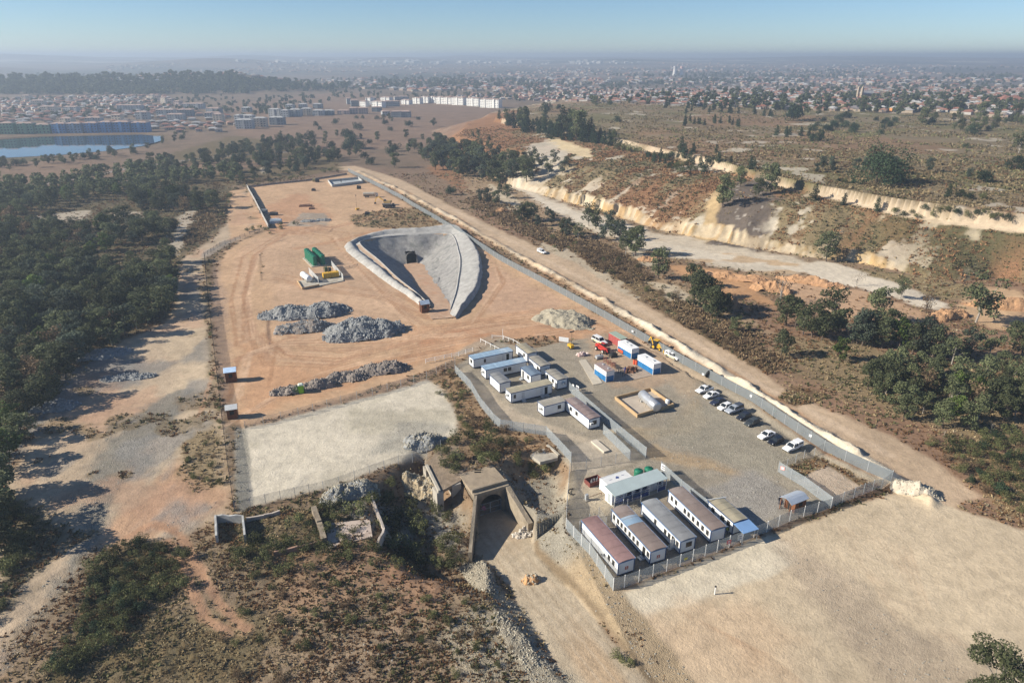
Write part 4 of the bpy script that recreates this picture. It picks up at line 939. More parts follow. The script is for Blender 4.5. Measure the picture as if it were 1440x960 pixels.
def heap(name, label, cat, px, rx, ry, h, m, ang=0, lumps=.35, rocks=0, rockm=None, rs=.35, seed=1, group=None, n=44, ridge=.75):
    """a tipped heap: own height field with stones half sunk into it"""
    p = plan(*px) if len(px) == 2 else px[:2]
    t = thing(name, label, cat, (*p, tz(*p)), R(ang), group)
    xs = np.linspace(-1, 1, n); X, Y = np.meshgrid(xs, xs, indexing='ij')
    ca, sa = math.cos(R(ang)), math.sin(R(ang))
    rad = np.abs(X) ** 2.2 + np.abs(Y) ** 2.2
    e = rad + fbm(X * rx, Y * ry, max(rx, ry) * .4, seed, 3) * .55
    Hh = h * np.clip(1 - e, 0, 1) ** ridge * (1 + lumps * fbm(X * rx, Y * ry, min(rx, ry) * .7, seed + 5, 4)) + lumps * h * .5 * fbm(X * rx, Y * ry, 1.3, seed + 9, 3) * (e < .95)
    base = np.array([[tz(p[0] + a * ca - b_ * sa, p[1] + a * sa + b_ * ca) for b_ in xs * ry] for a in xs * rx]) - tz(*p)
    Zz = np.where(e > 1.02, base - .5, base + np.maximum(Hh, -.2) - .05)
    vs = np.stack([X * rx, Y * ry, Zz], -1).reshape(-1, 3)
    fs = [(i * n + j, (i + 1) * n + j, (i + 1) * n + j + 1, i * n + j + 1) for i in range(n - 1) for j in range(n - 1) if min(e[i, j], e[i+1, j], e[i, j+1], e[i+1, j+1]) < 1.08]
    b = MB(); b.add(vs, fs)
    b.build('heap', m, t)
    if rocks:
        rg = np.random.default_rng(seed); k = MB()
        for _ in range(rocks):
            a, c = rg.uniform(-1, 1, 2); i = int((a + 1) / 2 * (n - 1)); j = int((c + 1) / 2 * (n - 1))
            if e[i, j] > 1.05: continue
            s = rs * rg.uniform(.4, 1.0) * (1.3 if e[i, j] > .7 else 1); zz = Zz[i, j] + s * .15
            if e[i, j] > 1.0: zz = base[i, j] + s * .1
            v = rg.normal(size=(6, 3)); v = np.array([(1,0,0),(-1,0,0),(0,1,0),(0,-1,0),(0,0,1),(0,0,-1)]) * s * rg.uniform(.5, 1.2, (6, 3)) + v * s * .15
            q = rg.uniform(0, 6.28); cr, sr = math.cos(q), math.sin(q)
            v = np.stack([v[:, 0] * cr - v[:, 1] * sr, v[:, 0] * sr + v[:, 1] * cr, v[:, 2]], 1) + (a * rx, c * ry, zz)
            k.add(v, [(0,2,4),(2,1,4),(1,3,4),(3,0,4),(2,0,5),(1,2,5),(3,1,5),(0,3,5)])
        o = k.build('loose_rock', rockm or m, t); o['kind'] = 'stuff'
    return t
M_RUB = mat('grey_rubble', (.235, .24, .235), .95, .35, 1.2, bump=.15); M_ROCK = mat('blue_grey_rock', (.27, .28, .28), .9, .45, 1.5)
M_RUBB = mat('brown_rubble', (.235, .20, .17), .95, .3, 1, bump=.15); M_ROCKB = mat('brown_grey_rock', (.26, .225, .195), .9, .3, 1)
M_TAIL = mat('pale_tailings', (.33, .295, .22), .95, .3, .8, bump=.2); M_ROCKP = mat('pale_rock', (.36, .33, .26), .95, .4, 1)
T2 = Z(360, 330, 6)
heap('rock_pile', 'long blue-grey pile of broken rock, farthest of the three beside the dirt loop', 'rock pile', T2(425,670), 15.5, 5.8, 2.9, M_RUB, 12, .5, 1600, M_ROCK, .42, 3)
heap('rock_pile', 'small grey-brown rock pile with two humps, between the two larger grey piles', 'rock pile', T2(405,795), 10, 4.2, 2.3, M_RUBB, 14, .5, 900, M_ROCK, .36, 5)
heap('rock_pile', 'largest blue-grey rock pile, a single high mound facing the box cut', 'rock pile', T2(920,830), 13, 6.8, 4.2, M_RUB, 14, .35, 2200, M_ROCK, .42, 8)
heap('tailings_mound', 'pale cream tipped mound beside the curved track and mesh fence', 'mound', (794,452), 11, 6.5, 2.6, M_TAIL, -35, .35, 700, M_ROCKP, .22, 12)
PZ = Z(290, 480, 4)
heap('soil_heap', 'brown-grey tipped heap at the right end of the ridge above the pale pad', 'heap', PZ(985,165), 7.5, 3.2, 2.2, M_RUBB, 16, .5, 350, M_ROCKB, .4, 15)
heap('soil_heap', 'low brown-grey tipped heap in the middle of the ridge above the pale pad', 'heap', PZ(780,210), 6.5, 2.8, 1.9, M_RUBB, 20, .5, 300, M_ROCKB, .4, 18)
heap('soil_heap', 'brown-grey heap directly behind the green toilet', 'heap', PZ(625,255), 5.0, 2.4, 1.9, M_RUBB, 20, .5, 250, M_ROCKB, .4, 21)
heap('soil_heap', 'flattened brown-grey heap left of the green toilet', 'heap', PZ(465,285), 5.0, 2.2, 1.4, M_RUBB, 22, .5, 200, M_ROCKB, .4, 24)
heap('gravel_heap', 'grey gravel heap on the corner of the pale pad above the ruin', 'heap', PZ(1215,575), 4.4, 3.0, 2.0, M_RUB, 10, .4, 300, M_ROCKP, .3, 27)
heap('gravel_heap', 'low grey gravel heap in the left yard near the wood', 'heap', (77,573), 6.0, 3.0, 1.5, M_RUB, 12, .5, 300, M_ROCK, .35, 31)
heap('gravel_heap', 'thin scatter of grey rock in the left yard, the strip nearer the fence', 'heap', (180,531), 7.0, 2.0, .9, M_RUB, 10, .6, 250, M_ROCK, .35, 33)
heap('gravel_heap', 'grey rock scatter highest up in the left yard below the trees', 'heap', (142,500), 8.5, 4.0, 1.1, M_RUB, 20, .6, 350, M_ROCK, .35, 36)
heap('pink_bags', 'heap of pinkish sacks beside the concrete strip', 'sacks', CO(232,300), 1.5, 1.0, 1.1, mat('pink_sack', (.48, .33, .3), .8, .2), 20, .6, 40, mat('pale_sack', (.6, .5, .46), .8, .2), .45, 41, n=20)
heap('scrap_heap', 'rusty brown heap of machine scrap on the workshop slab', 'scrap', CO(640,430), 2.0, 1.4, 1.0, M_STRAW, 20, .6, 60, M_STRAW, .5, 44, n=20)
heap('orange_sand_heap', 'orange sand heap tipped on the ramp to the old portal', 'heap', (746,797), 1.6, 1.3, 1.2, mat('orange_sand', (.50, .29, .14), .95, .15, 1, bump=.1), 0, .3, 60, M_ROCKP, .3, 47, n=24)
M_OSP = mat('orange_spoil', (.40, .235, .125), .95, .25, .5, bump=.25, stain=((.30, .17, .10), .6)); M_OSR = mat('orange_clod', (.36, .22, .125), .95, .3, 1)
for (u, v), a, b_, h, an, lab in (((1085,408), 8, 4, 3.2, -30, 'orange eroded spoil mound in front of the tall leafless tree'), ((1022,430), 6, 3.5, 3.0, -20, 'rusty orange spoil mound behind the tight clump of trees'), ((1140,398), 13, 3, 2.6, -35, 'long orange spoil ridge bordering the white washed floor'), ((1035,392), 15, 3, 2.2, -30, 'long low orange bank below the yellow cliff floor'), ((912,366), 5, 3, 1.8, -20, 'small orange mound among trees on the sandy flat'), ((1415,432), 14, 4, 3.0, -15, 'pale orange bank behind the leaning tree at the right margin'), ((706,298), 5, 2.5, 1.8, 0, 'small orange mound between trees at the far sandy flat'), ((1330,447), 9, 3, 2.4, 20, 'orange spoil bank beside the end of the white washed floor')):
    heap('spoil_mound', lab, 'mound', at(u, v), a, b_, h, M_OSP, an, .45, 120, M_OSR, .35, int(u), n=36)
# small things of the workshop yard
def drum(px, label, m): 
    p = plan(*px); t = thing('steel_drum', label, 'drum', (*p, tz(*p) + .08)); 
    rs = [[(r * math.cos(a * math.pi / 8), r * math.sin(a * math.pi / 8), z) for a in range(16)] for r, z in ((.42, 0), (.42, .4), (.45, .44), (.42, .48), (.42, .85), (.45, .89), (.42, .93), (.42, 1.35))]
    MB().rings(rs).build('shell', m, t); MB().tube((0, 0, 1.35), (0, 0, 1.4), .36, n=14).build('lid', M_BLACK, t)
M_ORG = mat('orange_red', (.55, .09, .04), .5, .12)
drum(CO(672,372), 'orange-red drum beside the blue container, the left one of the pair', M_ORG); drum(CO(690,376), 'orange-red drum beside the blue container, the right one of the pair', M_ORG)
def skid_machine(name, label, cat, px, ang, m, parts):
    p = plan(*px); t = thing(name, label, cat, (*p, tz(*p) + .05), R(ang))
    MB().box(-1.1, 1.1, -.55, .55, .2, 1.0).build('body', m, t); MB().box(-1.3, 1.3, -.6, -.5, 0, .2).box(-1.3, 1.3, .5, .6, 0, .2).build('skid', M_BLACK, t)
    for k in parts: MB().tube((k, 0, 1.0), (k, 0, 1.5), .16, n=8).build('cap', M_BLACK, t)
skid_machine('compressor', 'red and orange compressor against the side of the workshop container', 'compressor', CO(565,275), -60, M_ORG, (-.5, .5))
skid_machine('pump_unit', 'grey tank-bodied pump unit on the workshop ground beside the red loader', 'pump', CO(375,325), 28, M_STEEL, (.4,))
skid_machine('drill_rig_base', 'dark greasy machine frame in front of the red loader', 'machine', CO(495,310), 28, M_BLACK, (-.6, 0, .6))
p = plan(*CO(460,385)); t = thing('steel_rack', 'rusty red steel rack of pipes beside the brown-roofed container', 'rack', (*p, tz(*p)), R(117))
b = MB()
for xx in (-2, 0, 2):
    for yy in (-.5, .5): b.bar((xx, yy, 0), (xx, yy, 1.8), .1)
    for zz in (.6, 1.2, 1.75): b.bar((xx, -.6, zz), (xx, .6, zz), .08)
b.build('frame', mat('rack_red', (.28, .07, .06), .7, .2), t); b = MB()
for k in range(8): b.tube((-2.6, -.45 + .12 * k, .66 + .6 * (k % 2)), (2.4, -.45 + .12 * k, .66 + .6 * (k % 2)), .05, n=6)
b.build('pipe_stock', M_STRAW, t)
p = plan(*CO(555,455)); t = thing('steel_rack', 'low dark rack standing in the shade of the brown-roofed container', 'rack', (*p, tz(*p)), R(117))
b = MB()
for xx in (-1.5, -.5, .5, 1.5): b.bar((xx, -.4, 0), (xx, -.4, 1.2), .08); b.bar((xx, .4, 0), (xx, .4, 1.2), .08); b.bar((xx, -.4, 1.2), (xx, .4, 1.2), .08)
b.bar((-1.6, -.4, 1.2), (1.6, -.4, 1.2), .08).bar((-1.6, .4, 1.2), (1.6, .4, 1.2), .08).build('frame', M_BLACK, t)
# big tyres by the fence
p = plan(*CO(1300,480))
def tyre(loc, ang, tilt, label):
    rs = []
    for a in range(21):
        q = a * 2 * math.pi / 20; rs.append([((1.0 + .38 * math.cos(w) * (1 if abs(math.cos(w)) > .3 else 1)) * math.cos(q), .36 * math.sin(w), (1.0 + .38 * math.cos(w)) * math.sin(q)) for w in np.linspace(0, 2 * math.pi, 9)[:-1]])
    o = MB().rings(rs, caps=False).build('huge_tyre', M_TYRE, loc=loc, rz=R(ang)); o.rotation_euler.x = R(tilt); tag(o, label, 'tyre')
tyre((*p, tz(*p) + 1.15), 35, 18, 'huge black tyre leaning upright beside the mesh fence')
tyre((p[0] + 1.3, p[1] - .3, tz(*p) + .35), 20, 88, 'huge black tyre lying flat beside the leaning one')
# ------------------------------------------------------------------ box cut with sprayed-concrete lining
def box_cut():
    OUT = pl([(598,437),(573,417),(544,399),(514,376),(483,347),(534,326),(590,321),(642,320),(671,350),(679,373),(678,393),(669,416),(642,449)])
    P = np.array(plan(580, 371, -10.3)); M = (np.array(RIMP[0]) * .45 + np.array(RIMP[-1]) * .55)
    ax = (P - M) / np.linalg.norm(P - M); lt = np.array((-ax[1], ax[0]))
    fz = lambda s: -.15 - 10.2 * s
    sL = [0, .22, .45, .72, .97]; sR = [.97, .78, .52, .27, 0]
    FL = [M + (P - M) * s + lt * (3.3 + .8 * s) for s in sL]
    FB = [P + ax * 1.0 + lt * 3.2, P + ax * 1.3, P + ax * 1.0 - lt * 3.2]
    FR = [M + (P - M) * s - lt * (3.3 + .8 * s) for s in sR]
    base = [(*p, fz(s)) for p, s in zip(FL + FB + FR, sL + [1, 1, 1] + sR)]
    rim = [(*p, 0.05) for p in RIMP]; out = [(*p, -.35) for p in OUT]
    def spl(pts, k=16):
        P_ = np.array(pts); n = len(P_); r = []
        for i in range(n - 1):
            p0, p1, p2, p3 = P_[max(i - 1, 0)], P_[i], P_[i + 1], P_[min(i + 2, n - 1)]
            for q in range(k):
                t = q / k
                c = .5 * (2 * p1 + (p2 - p0) * t + (2 * p0 - 5 * p1 + 4 * p2 - p3) * t * t + (3 * p1 - p0 - 3 * p2 + p3) * t ** 3)
                r.append(c * .75 + (p1 + (p2 - p1) * t) * .25)
        r.append(P_[-1]); return np.array(r)
    B, Rm, O = spl(base), spl(rim), spl(out); nC_ = len(B); nr = 46
    t = thing('box_cut', 'grey sprayed-concrete box cut with a dark tunnel mouth at its bottom', 'box cut', (*M, 0))
    shot = mat('sprayed_concrete', (.31, .30, .285), .9, .3, .5, bump=.8, stain=((.17, .18, .165), .75))
    V = np.zeros((nC_, nr + 1, 3))
    for j in range(nr + 1):
        w = j / nr; V[:, j] = B + (Rm - B) * w
        V[:, j, 2] += np.sin(w * math.pi) * -.7
    dn = fbm(V[..., 0] + V[..., 2] * .7, V[..., 1], 6, 61, 4) * 2.5 + fbm(V[..., 0] + V[..., 2], V[..., 1] - V[..., 2], 2.4, 63, 4) * .7
    wgt = np.sin(np.linspace(0, 1, nr + 1) * math.pi)[None, :] ** .5
    cen = (M + P) / 2; d = V[..., :2] - cen; d /= np.linalg.norm(d, axis=-1, keepdims=True)
    V[..., :2] += d * (dn * wgt)[..., None]; V[..., 2] += .4 * dn * wgt
    mb = MB(); vs = (V - np.array((*M, 0))).reshape(-1, 3); fs = []
    for i in range(nC_ - 1):
        for j in range(nr):
            mid = V[i:i + 2, j:j + 2].reshape(-1, 3).mean(0); q = (mid[:2] - P)
            if abs(q @ lt) < 2.35 and q @ ax > -2.5 and mid[2] < -10.3 + 4.1: continue
            a = i * (nr + 1) + j; fs.append((a, a + nr + 1, a + nr + 2, a + 1))
    mb.add(vs, fs).build('lining', shot, t, smooth=True)
    # berm outside the rim
    prof_l = [(0, 0, .05), (.03, 0, .42), (.06, 0, .42), (.08, 0, .2), (.30, 0, .18), (.34, 0, .08), (.38, 0, .2), (.5, 0, 1.2), (.62, 0, 1.5), (.84, 0, 1.0), (1, 0, -.5)]
    prof_r = [(0, 0, .05), (.02, 0, .35), (.05, 0, .35), (.07, 0, .08), (.12, 0, .08), (.18, 0, .3), (.5, 0, .9), (.80, 0, 1.9), (.88, 0, 1.9), (.94, 0, .9), (1, 0, -.5)]
    W = np.zeros((nC_, len(prof_l), 3))
    for i in range(nC_):
        g = sstep(.50, .62, i / (nC_ - 1)); tp = min(1, i / 5, (nC_ - 1 - i) / 5) * .75 + .25
        for j, (a, b_) in enumerate(zip(prof_l, prof_r)):
            f = a[0] * (1 - g) + b_[0] * g; z = (a[2] * (1 - g) + b_[2] * g)
            W[i, j, :2] = Rm[i, :2] + (O[i, :2] - Rm[i, :2]) * f; W[i, j, 2] = z * tp if z > .3 else z
    lump = fbm(W[..., 0], W[..., 1], 2.5, 71, 3); ww = np.array([0, 0, 0, .1, .1, .1, .4, 1, 1, 1, .6])[None]
    W[..., 2] += lump * .55 * ww; W[..., 0] += fbm(W[..., 0], W[..., 1], 4, 73, 2) * .4 * ww
    vs = (W - np.array((*M, 0))).reshape(-1, 3); n2 = len(prof_l)
    fs = [(i * n2 + j, i * n2 + j + 1, (i + 1) * n2 + j + 1, (i + 1) * n2 + j) for i in range(nC_ - 1) for j in range(n2 - 1)]
    mm = [1 if (j == 3 and i < nC_ * .32) else 0 for i in range(nC_ - 1) for j in range(n2 - 1)]
    mb = MB(); mb.add(vs, fs); mb.m = mm
    mb.build('berm', [mat('sprayed_berm', (.36, .35, .325), .9, .25, .5, bump=.2, stain=((.27, .255, .235), .7)), mat('ledge_dirt', (.34, .25, .18), .95, .2, .6)], t, smooth=True)
    # decline floor
    mb = MB(); n = 40; vs = []
    for i in range(n + 1):
        s = -.09 + 1.13 * i / n
        for k in range(9):
            q = -1 + k / 4; p = M + (P - M) * s + lt * q * (4.4 + 1.0 * max(s, 0)); vs.append((p[0] - M[0], p[1] - M[1], (fz(s) if s > 0 else .1 - .0 * s) + .10 + .08 * math.sin(i * 1.7 + k)))
    mb.add(vs, [(i * 9 + k, i * 9 + k + 1, (i + 1) * 9 + k + 1, (i + 1) * 9 + k) for i in range(n) for k in range(8)])
    mb.build('decline_floor', mat('decline_dirt', (.40, .27, .18), .95, .2, .4, bump=.1, stain=((.42, .22, .12), .6)), t, smooth=True)
    # tunnel
    mb = MB(); rings = []
    sec = [(-2.5, 0), (-2.5, 2.8), (-2.1, 3.7), (-1.1, 4.3), (0, 4.45), (1.1, 4.3), (2.1, 3.7), (2.5, 2.8), (2.5, 0)]
    for q in (0, 3, 7, 14):
        rings.append([(P[0] + ax[0] * (q + .5 + k_ * b_) + lt[0] * a - M[0], P[1] + ax[1] * (q + .5 + k_ * b_) + lt[1] * a - M[1], fz(1) - .1 - .1 * q + b_) for a, b_ in sec for k_ in [.85 if q == 0 else .4 if q == 3 else 0]])
    mb.rings(rings, caps=False, closed=False); mb.add(rings[-1], [tuple(range(len(sec)))])
    tn = mb.build('tunnel', mat('tunnel_rock', (.11, .105, .10), .95, .3, .6, bump=.1), t)
    mb = MB(); rr = []
    for q, k in () and ((-1.9, 1.0), (-1.9, 1.13), (1.0, 1.13)): rr.append([(P[0] + ax[0] * q + lt[0] * a * k - M[0], P[1] + ax[1] * q + lt[1] * a * k - M[1], fz(1) - .1 + b_ * k) for a, b_ in sec])
box_cut()

# ------------------------------------------------------------------ stores on the orange ground
def place(px): return at(*px)
pA, pB, pC = plan(*T2(475,278)), plan(*T2(392,202)), plan(*T2(592,264))
t = thing('tank_plinth', 'pale concrete plinth under the cluster of tall green tanks', 'plinth', (*pA, tz(*pA)), R(119))
MB().box(-.3, 15.2, -6.6, .3, -.4, .28).build('slab', M_CONC, t)
first = None; k = 0
for i in range(6):
    for j in range(2):
        d = np.array((math.cos(R(119)), math.sin(R(119)))); e = np.array((d[1], -d[0]))
        q = np.array(pA) + d * (1.4 + i * 2.5) + e * (1.5 + j * 3.3)
        lab = 'tall green ribbed water tank standing in the tight double row on the pale plinth'
        if first is None: first = tank_upright((*q, tz(*pA) + .28), 1.08, 4.2, lab, group='green tanks on the plinth')
        else: dup(first, (*q, tz(*pA) + .28))
pts = [plan(*T2(*q)) for q in ((350, 402), (392, 468), (742, 395), (690, 315))]
c = np.mean(pts, 0); t = thing('generator_pad', 'concrete generator pad with a low tan kerb and clear mesh panels', 'pad', (*c, tz(*c)))
Q = [(x - c[0], y - c[1]) for x, y in pts]; MB().prism(Q, -.4, .35).build('slab', M_CONC, t)
for a, b_ in ((Q[0], Q[1]), (Q[1], tuple(np.array(Q[1]) * .6 + np.array(Q[2]) * .4))): MB().bar((*a, .62), (*b_, .62), .3, .65).build('kerb', M_BUND, t)
lying_tank('small white fuel tank lying at the left end of the generator pad', plan(*T2(400,372)), plan(*T2(455,412)), 1.15, M_WHITE, base=tz(*c) + .3)
def mesh_alpha():
    m, nt, b = new_mat('mesh_fence'); b.inputs['Base Color'].default_value = (.40, .44, .46, 1); b.inputs['Roughness'].default_value = .5; b.inputs['Metallic'].default_value = .2
    tr = nt.nodes.new('ShaderNodeBsdfTransparent'); mx = nt.nodes.new('ShaderNodeMixShader')
    co = nt.nodes.new('ShaderNodeNewGeometry').outputs['Position']; n = noise_node(nt, co, .4, 3)
    f = maprange(nt, n.outputs[0], .3, .7, .30, .44); nt.links.new(f, mx.inputs[0])
    nt.links.new(tr.outputs[0], mx.inputs[1]); nt.links.new(b.outputs[0], mx.inputs[2]); nt.links.new(mx.outputs[0], nt.nodes['Material Output'].inputs['Surface'])
    return m
M_MESH = mesh_alpha()
def mesh_variant(name, a0, a1, rgb):
    m = M_MESH.copy(); m.name = name
    for n in m.node_tree.nodes:
        if n.type == 'MAP_RANGE': n.inputs[3].default_value = a0; n.inputs[4].default_value = a1
        if n.type == 'BSDF_PRINCIPLED': n.inputs['Base Color'].default_value = (*rgb, 1)
    return m
M_THIN = mesh_variant('thin_wire_mesh', .10, .22, (.30, .30, .29)); M_DENSE = mesh_variant('dense_mesh_fence', .5, .62, (.25, .275, .285))
M_CLEAR = mesh_variant('clear_mesh', .5, .6, (.6, .62, .62))
_post = {}
def post_mesh(h, w, m):
    k = (h, w, m.name)
    if k not in _post: _post[k] = MB().box(-w / 2, w / 2, -w / 2, w / 2, -.3, h).mesh('post', m)
    return _post[k]
def fence(label, px, h=2.4, step=3.0, panel=None, pm=None, pw=.09, name='mesh_fence', cat='fence', rails=0, world=None, thick=.03):
    P_ = world or [plan(*q) for q in px]; o = P_[0]; z0 = tz(*o)
    t = thing(name, label, cat, (*o, z0)); n = 0
    for a, b_ in zip(P_[:-1], P_[1:]):
        L = math.dist(a, b_); k = max(1, round(L / step)); pts = [(a[0] + (b_[0] - a[0]) * i / k, a[1] + (b_[1] - a[1]) * i / k) for i in range(k + 1)]
        zs = [tz(*p) - z0 for p in pts]
        if panel:
            mb = MB(); d = ((b_[1] - a[1]) / L * thick / 2, -(b_[0] - a[0]) / L * thick / 2)
            rings = [[(x - o[0] + d[0], y - o[1] + d[1], z + .05), (x - o[0] - d[0], y - o[1] - d[1], z + .05), (x - o[0] - d[0], y - o[1] - d[1], z + h), (x - o[0] + d[0], y - o[1] + d[1], z + h)] for (x, y), z in zip(pts, zs)]
            mb.rings(rings).build('panel', panel, t)
        if rails:
            for r_ in range(rails):
                mb = MB()
                for (p, zp), (q, zq) in zip(list(zip(pts, zs))[:-1], list(zip(pts, zs))[1:]):
                    hh = h * (r_ + 1) / rails - .08; mb.bar((p[0] - o[0], p[1] - o[1], zp + hh), (q[0] - o[0], q[1] - o[1], zq + hh), .08, .12)
                mb.build('rail', pm or M_STEEL, t)
        for p, z in list(zip(pts, zs))[:None if b_ == P_[-1] else -1]:
            if n >= 100: break
            q = bpy.data.objects.new('post', post_mesh(h + .15, pw, pm or M_STEEL)); COL.objects.link(q); q.parent = t; q.location = (p[0] - o[0], p[1] - o[1], z); q.rotation_euler.z = math.atan2(b_[1] - a[1], b_[0] - a[0]); n += 1
    return t
def panel_px(label, pts, h): return fence(label, [T2(*q) for q in pts], h, 3, M_CLEAR, None, .08, 'mesh_screen', 'screen')
panel_px('clear mesh screen between the white tank and the yellow generators', [(450, 330), (530, 415)], 2.6)
panel_px('clear mesh screen along the far right side of the generator pad', [(640, 268), (738, 385)], 2.4)
def genset(label, px):
    p = plan(*px); t = thing('generator', label, 'generator', (*p, tz(*c) + .35), R(27))
    MB().box(-1.5, 1.5, -1.0, 1.0, .15, 2.1).build('canopy', M_YEL, t); MB().box(-1.55, 1.55, -1.05, 1.05, 0, .15).build('skid', M_BLACK, t)
    MB().box(-1.3, -.2, -1.02, -1.003, .5, 1.7).box(.1, 1.3, -1.02, -1.003, .5, 1.7).build('door', mat('machine_yellow_worn', (.5, .31, .05), .6, .2), t); MB().tube((.8, 0, 2.1), (.8, 0, 2.7), .1, n=8).build('exhaust', M_BLACK, t)
genset('yellow generator on the pad, the one nearer the white tank', T2(600, 372)); genset('yellow generator on the pad, the one nearer the box cut', T2(668, 362))
p = plan(*T2(610, 318)); t = thing('switch_frame', 'dark green steel switchgear frame behind the yellow generators', 'switchgear', (*p, tz(*p) + .2), R(27))
b = MB(); 
for xx in (-1.5, 0, 1.5):
    for yy in (-1.2, 1.2): b.bar((xx, yy, 0), (xx, yy, 2.8), .12)
for zz in (1.4, 2.75):
    for yy in (-1.2, 1.2): b.bar((-1.5, yy, zz), (1.5, yy, zz), .1)
b.build('frame', mat('olive_steel', (.05, .075, .03), .6, .2), t); MB().box(-1.3, -.2, -.8, .8, .1, 2.0).build('cabinet', mat('olive_steel', (.05, .075, .03)), t); MB().box(.2, 1.2, -.7, .7, .1, 1.5).build('cabinet', M_BLACK, t)
fence('low dark wire line running from the generator pad to the box cut berm', [T2(720, 300), T2(860, 262)], .9, 5, M_THIN, M_BLACK, .06, 'wire_fence')

def kiosk(label, px, ang, w, d, h, roofm, shape='gable', name='timber_kiosk', porch=False):
    p = plan(*px); t = thing(name, label, 'kiosk', (*p, tz(*p) + .05), R(ang))
    b = MB(); b.box(-w / 2, w / 2, -d / 2, d / 2, -.2, h)
    b.add([(-w / 2, -d / 2, h), (-w / 2, d / 2, h), (-w / 2, 0, h + d * .3)], [(0, 1, 2)]).add([(w / 2, -d / 2, h), (w / 2, d / 2, h), (w / 2, 0, h + d * .3)], [(0, 2, 1)]); b.build('wall', M_WOOD, t)
    pr = [(-d / 2 - .25, h - .12), (0, h + d * .34), (d / 2 + .25, h - .12)] if shape == 'gable' else [(-d / 2 - .3, h), (-d / 4, h + d * .2), (0, h + d * .26), (d / 4, h + d * .2), (d / 2 + .3, h)]
    x0 = -w / 2 - .25 - (1.2 if porch else 0)
    MB().rings([[(xx, y, z + .06) for y, z in pr] + [(xx, y, z) for y, z in reversed(pr)] for xx in (x0, w / 2 + .25)]).build('roof', roofm, t)
    dd = MB().box(-w / 2 - .03, -w / 2 - .004, -.4, .4, 0, h - .15).build('door', M_DARK, t)
    wn = MB().box(-.45, .45, -d / 2 - .03, -d / 2 - .004, h * .45, h * .8).build('window', M_DARK, t); MB().box(-.5, .5, -d / 2 - .06, -d / 2 - .031, h * .4, h * .45).build('sill', M_WOOD, wn)
    if porch:
        for yy in (-d / 2 + .1, d / 2 - .1): MB().bar((x0 + .15, yy, -.1), (x0 + .15, yy, h + .1), .12).build('post', M_WOOD, t)
        MB().box(x0 + .15, -w / 2 - .03, -d / 2, -d / 2 + .1, .85, .95).build('rail', M_WOOD, t)
    return t
M_TINB = mat('tin_roof_blue', (.30, .42, .60), .4, .1, 1, metal=.3, ribs=('X', 1.6)); M_TING = mat('tin_roof_grey', (.23, .25, .28), .4, .1, 1, metal=.3, ribs=('X', 1.6))
kiosk('small timber hut with a bright blue tin roof by the left perimeter fence', (326,535), 18, 2.7, 2.3, 3.1, M_TINB)
kiosk('small dark timber hut with a grey roof at the corner of the pale pad', (328,587), 18, 2.3, 2.1, 2.7, M_TING)
kiosk('timber guard hut with a blue-grey roof at the mouth of the box cut', (597,438), 24, 2.8, 2.6, 3.1, M_TIN)
kiosk('timber gate kiosk with a curved silver roof and an open porch', (1117,714), 28, 3.0, 2.4, 2.4, mat('silver_sheet', (.55, .6, .66), .35, .06, 1, metal=.4, ribs=('X', 1.6)), 'arch', porch=True)
p = plan(424, 552); t = thing('portable_toilet', 'bright green portable toilet with a pale roof among the soil heaps', 'toilet', (*p, tz(*p) + .05), R(20))
MB().box(-.65, .65, -.65, .65, 0, 2.2).build('wall', mat('lime_plastic', (.16, .42, .02), .4, .08), t); MB().rings([[(-.68,-.68,2.2),(.68,-.68,2.2),(.68,.68,2.2),(-.68,.68,2.2)],[(-.4,-.5,2.5),(.4,-.5,2.5),(.4,.5,2.5),(-.4,.5,2.5)]]).build('roof', mat('pale_plastic', (.6,.66,.55), .4, .05), t)
d = MB().box(-.45, .45, -.69, -.655, .08, 2.0).build('door', mat('lime_plastic_door', (.20, .48, .04), .4, .08), t); MB().box(.3, .4, -.73, -.692, 1.0, 1.12).build('handle', M_BLACK, d)

# far yard plant
T3 = Z(340, 230, 6)
def truck(label, px, ang):
    p = plan(*px); t = thing('tanker_truck', label, 'truck', (*p, tz(*p)), R(ang))
    MB().box(-4.6, 4.2, -.5, .5, .8, 1.1).build('chassis', M_BLACK, t)
    MB().rings([[(2.6, -1.2, .7), (2.6, 1.2, .7), (2.6, 1.2, 2.8), (2.6, -1.2, 2.8)], [(4.3, -1.2, .7), (4.3, 1.2, .7), (4.3, 1.2, 2.0), (4.3, -1.2, 2.0)]]).build('cab', mat('truck_cream', (.55, .52, .45), .5, .1), t)
    MB().add([(4.33, -1.0, 1.5), (4.33, 1.0, 1.5), (3.6, 1.0, 2.55), (3.6, -1.0, 2.55)], [(0, 1, 2, 3)]).build('windscreen', M_GLASS, t)
    rs = [[(xx, rr * 1.2 * math.cos(a * math.pi / 9), 2.15 + rr * math.sin(a * math.pi / 9)) for a in range(18)] for xx, rr in ((-4.7, .6), (-4.6, 1.0), (2.2, 1.0), (2.3, .6))]
    MB().rings(rs).build('tank', mat('dusty_tank', (.45, .40, .32), .6, .2), t)
    for xx in (3.5, -1.8, -3.2):
        for yy in (-1.05, 1.05): wheel(t, (xx, yy, .55), .55, .36)
truck('dusty cream tanker truck parked in the far corner of the orange yard', T3(1092, 288), 8)
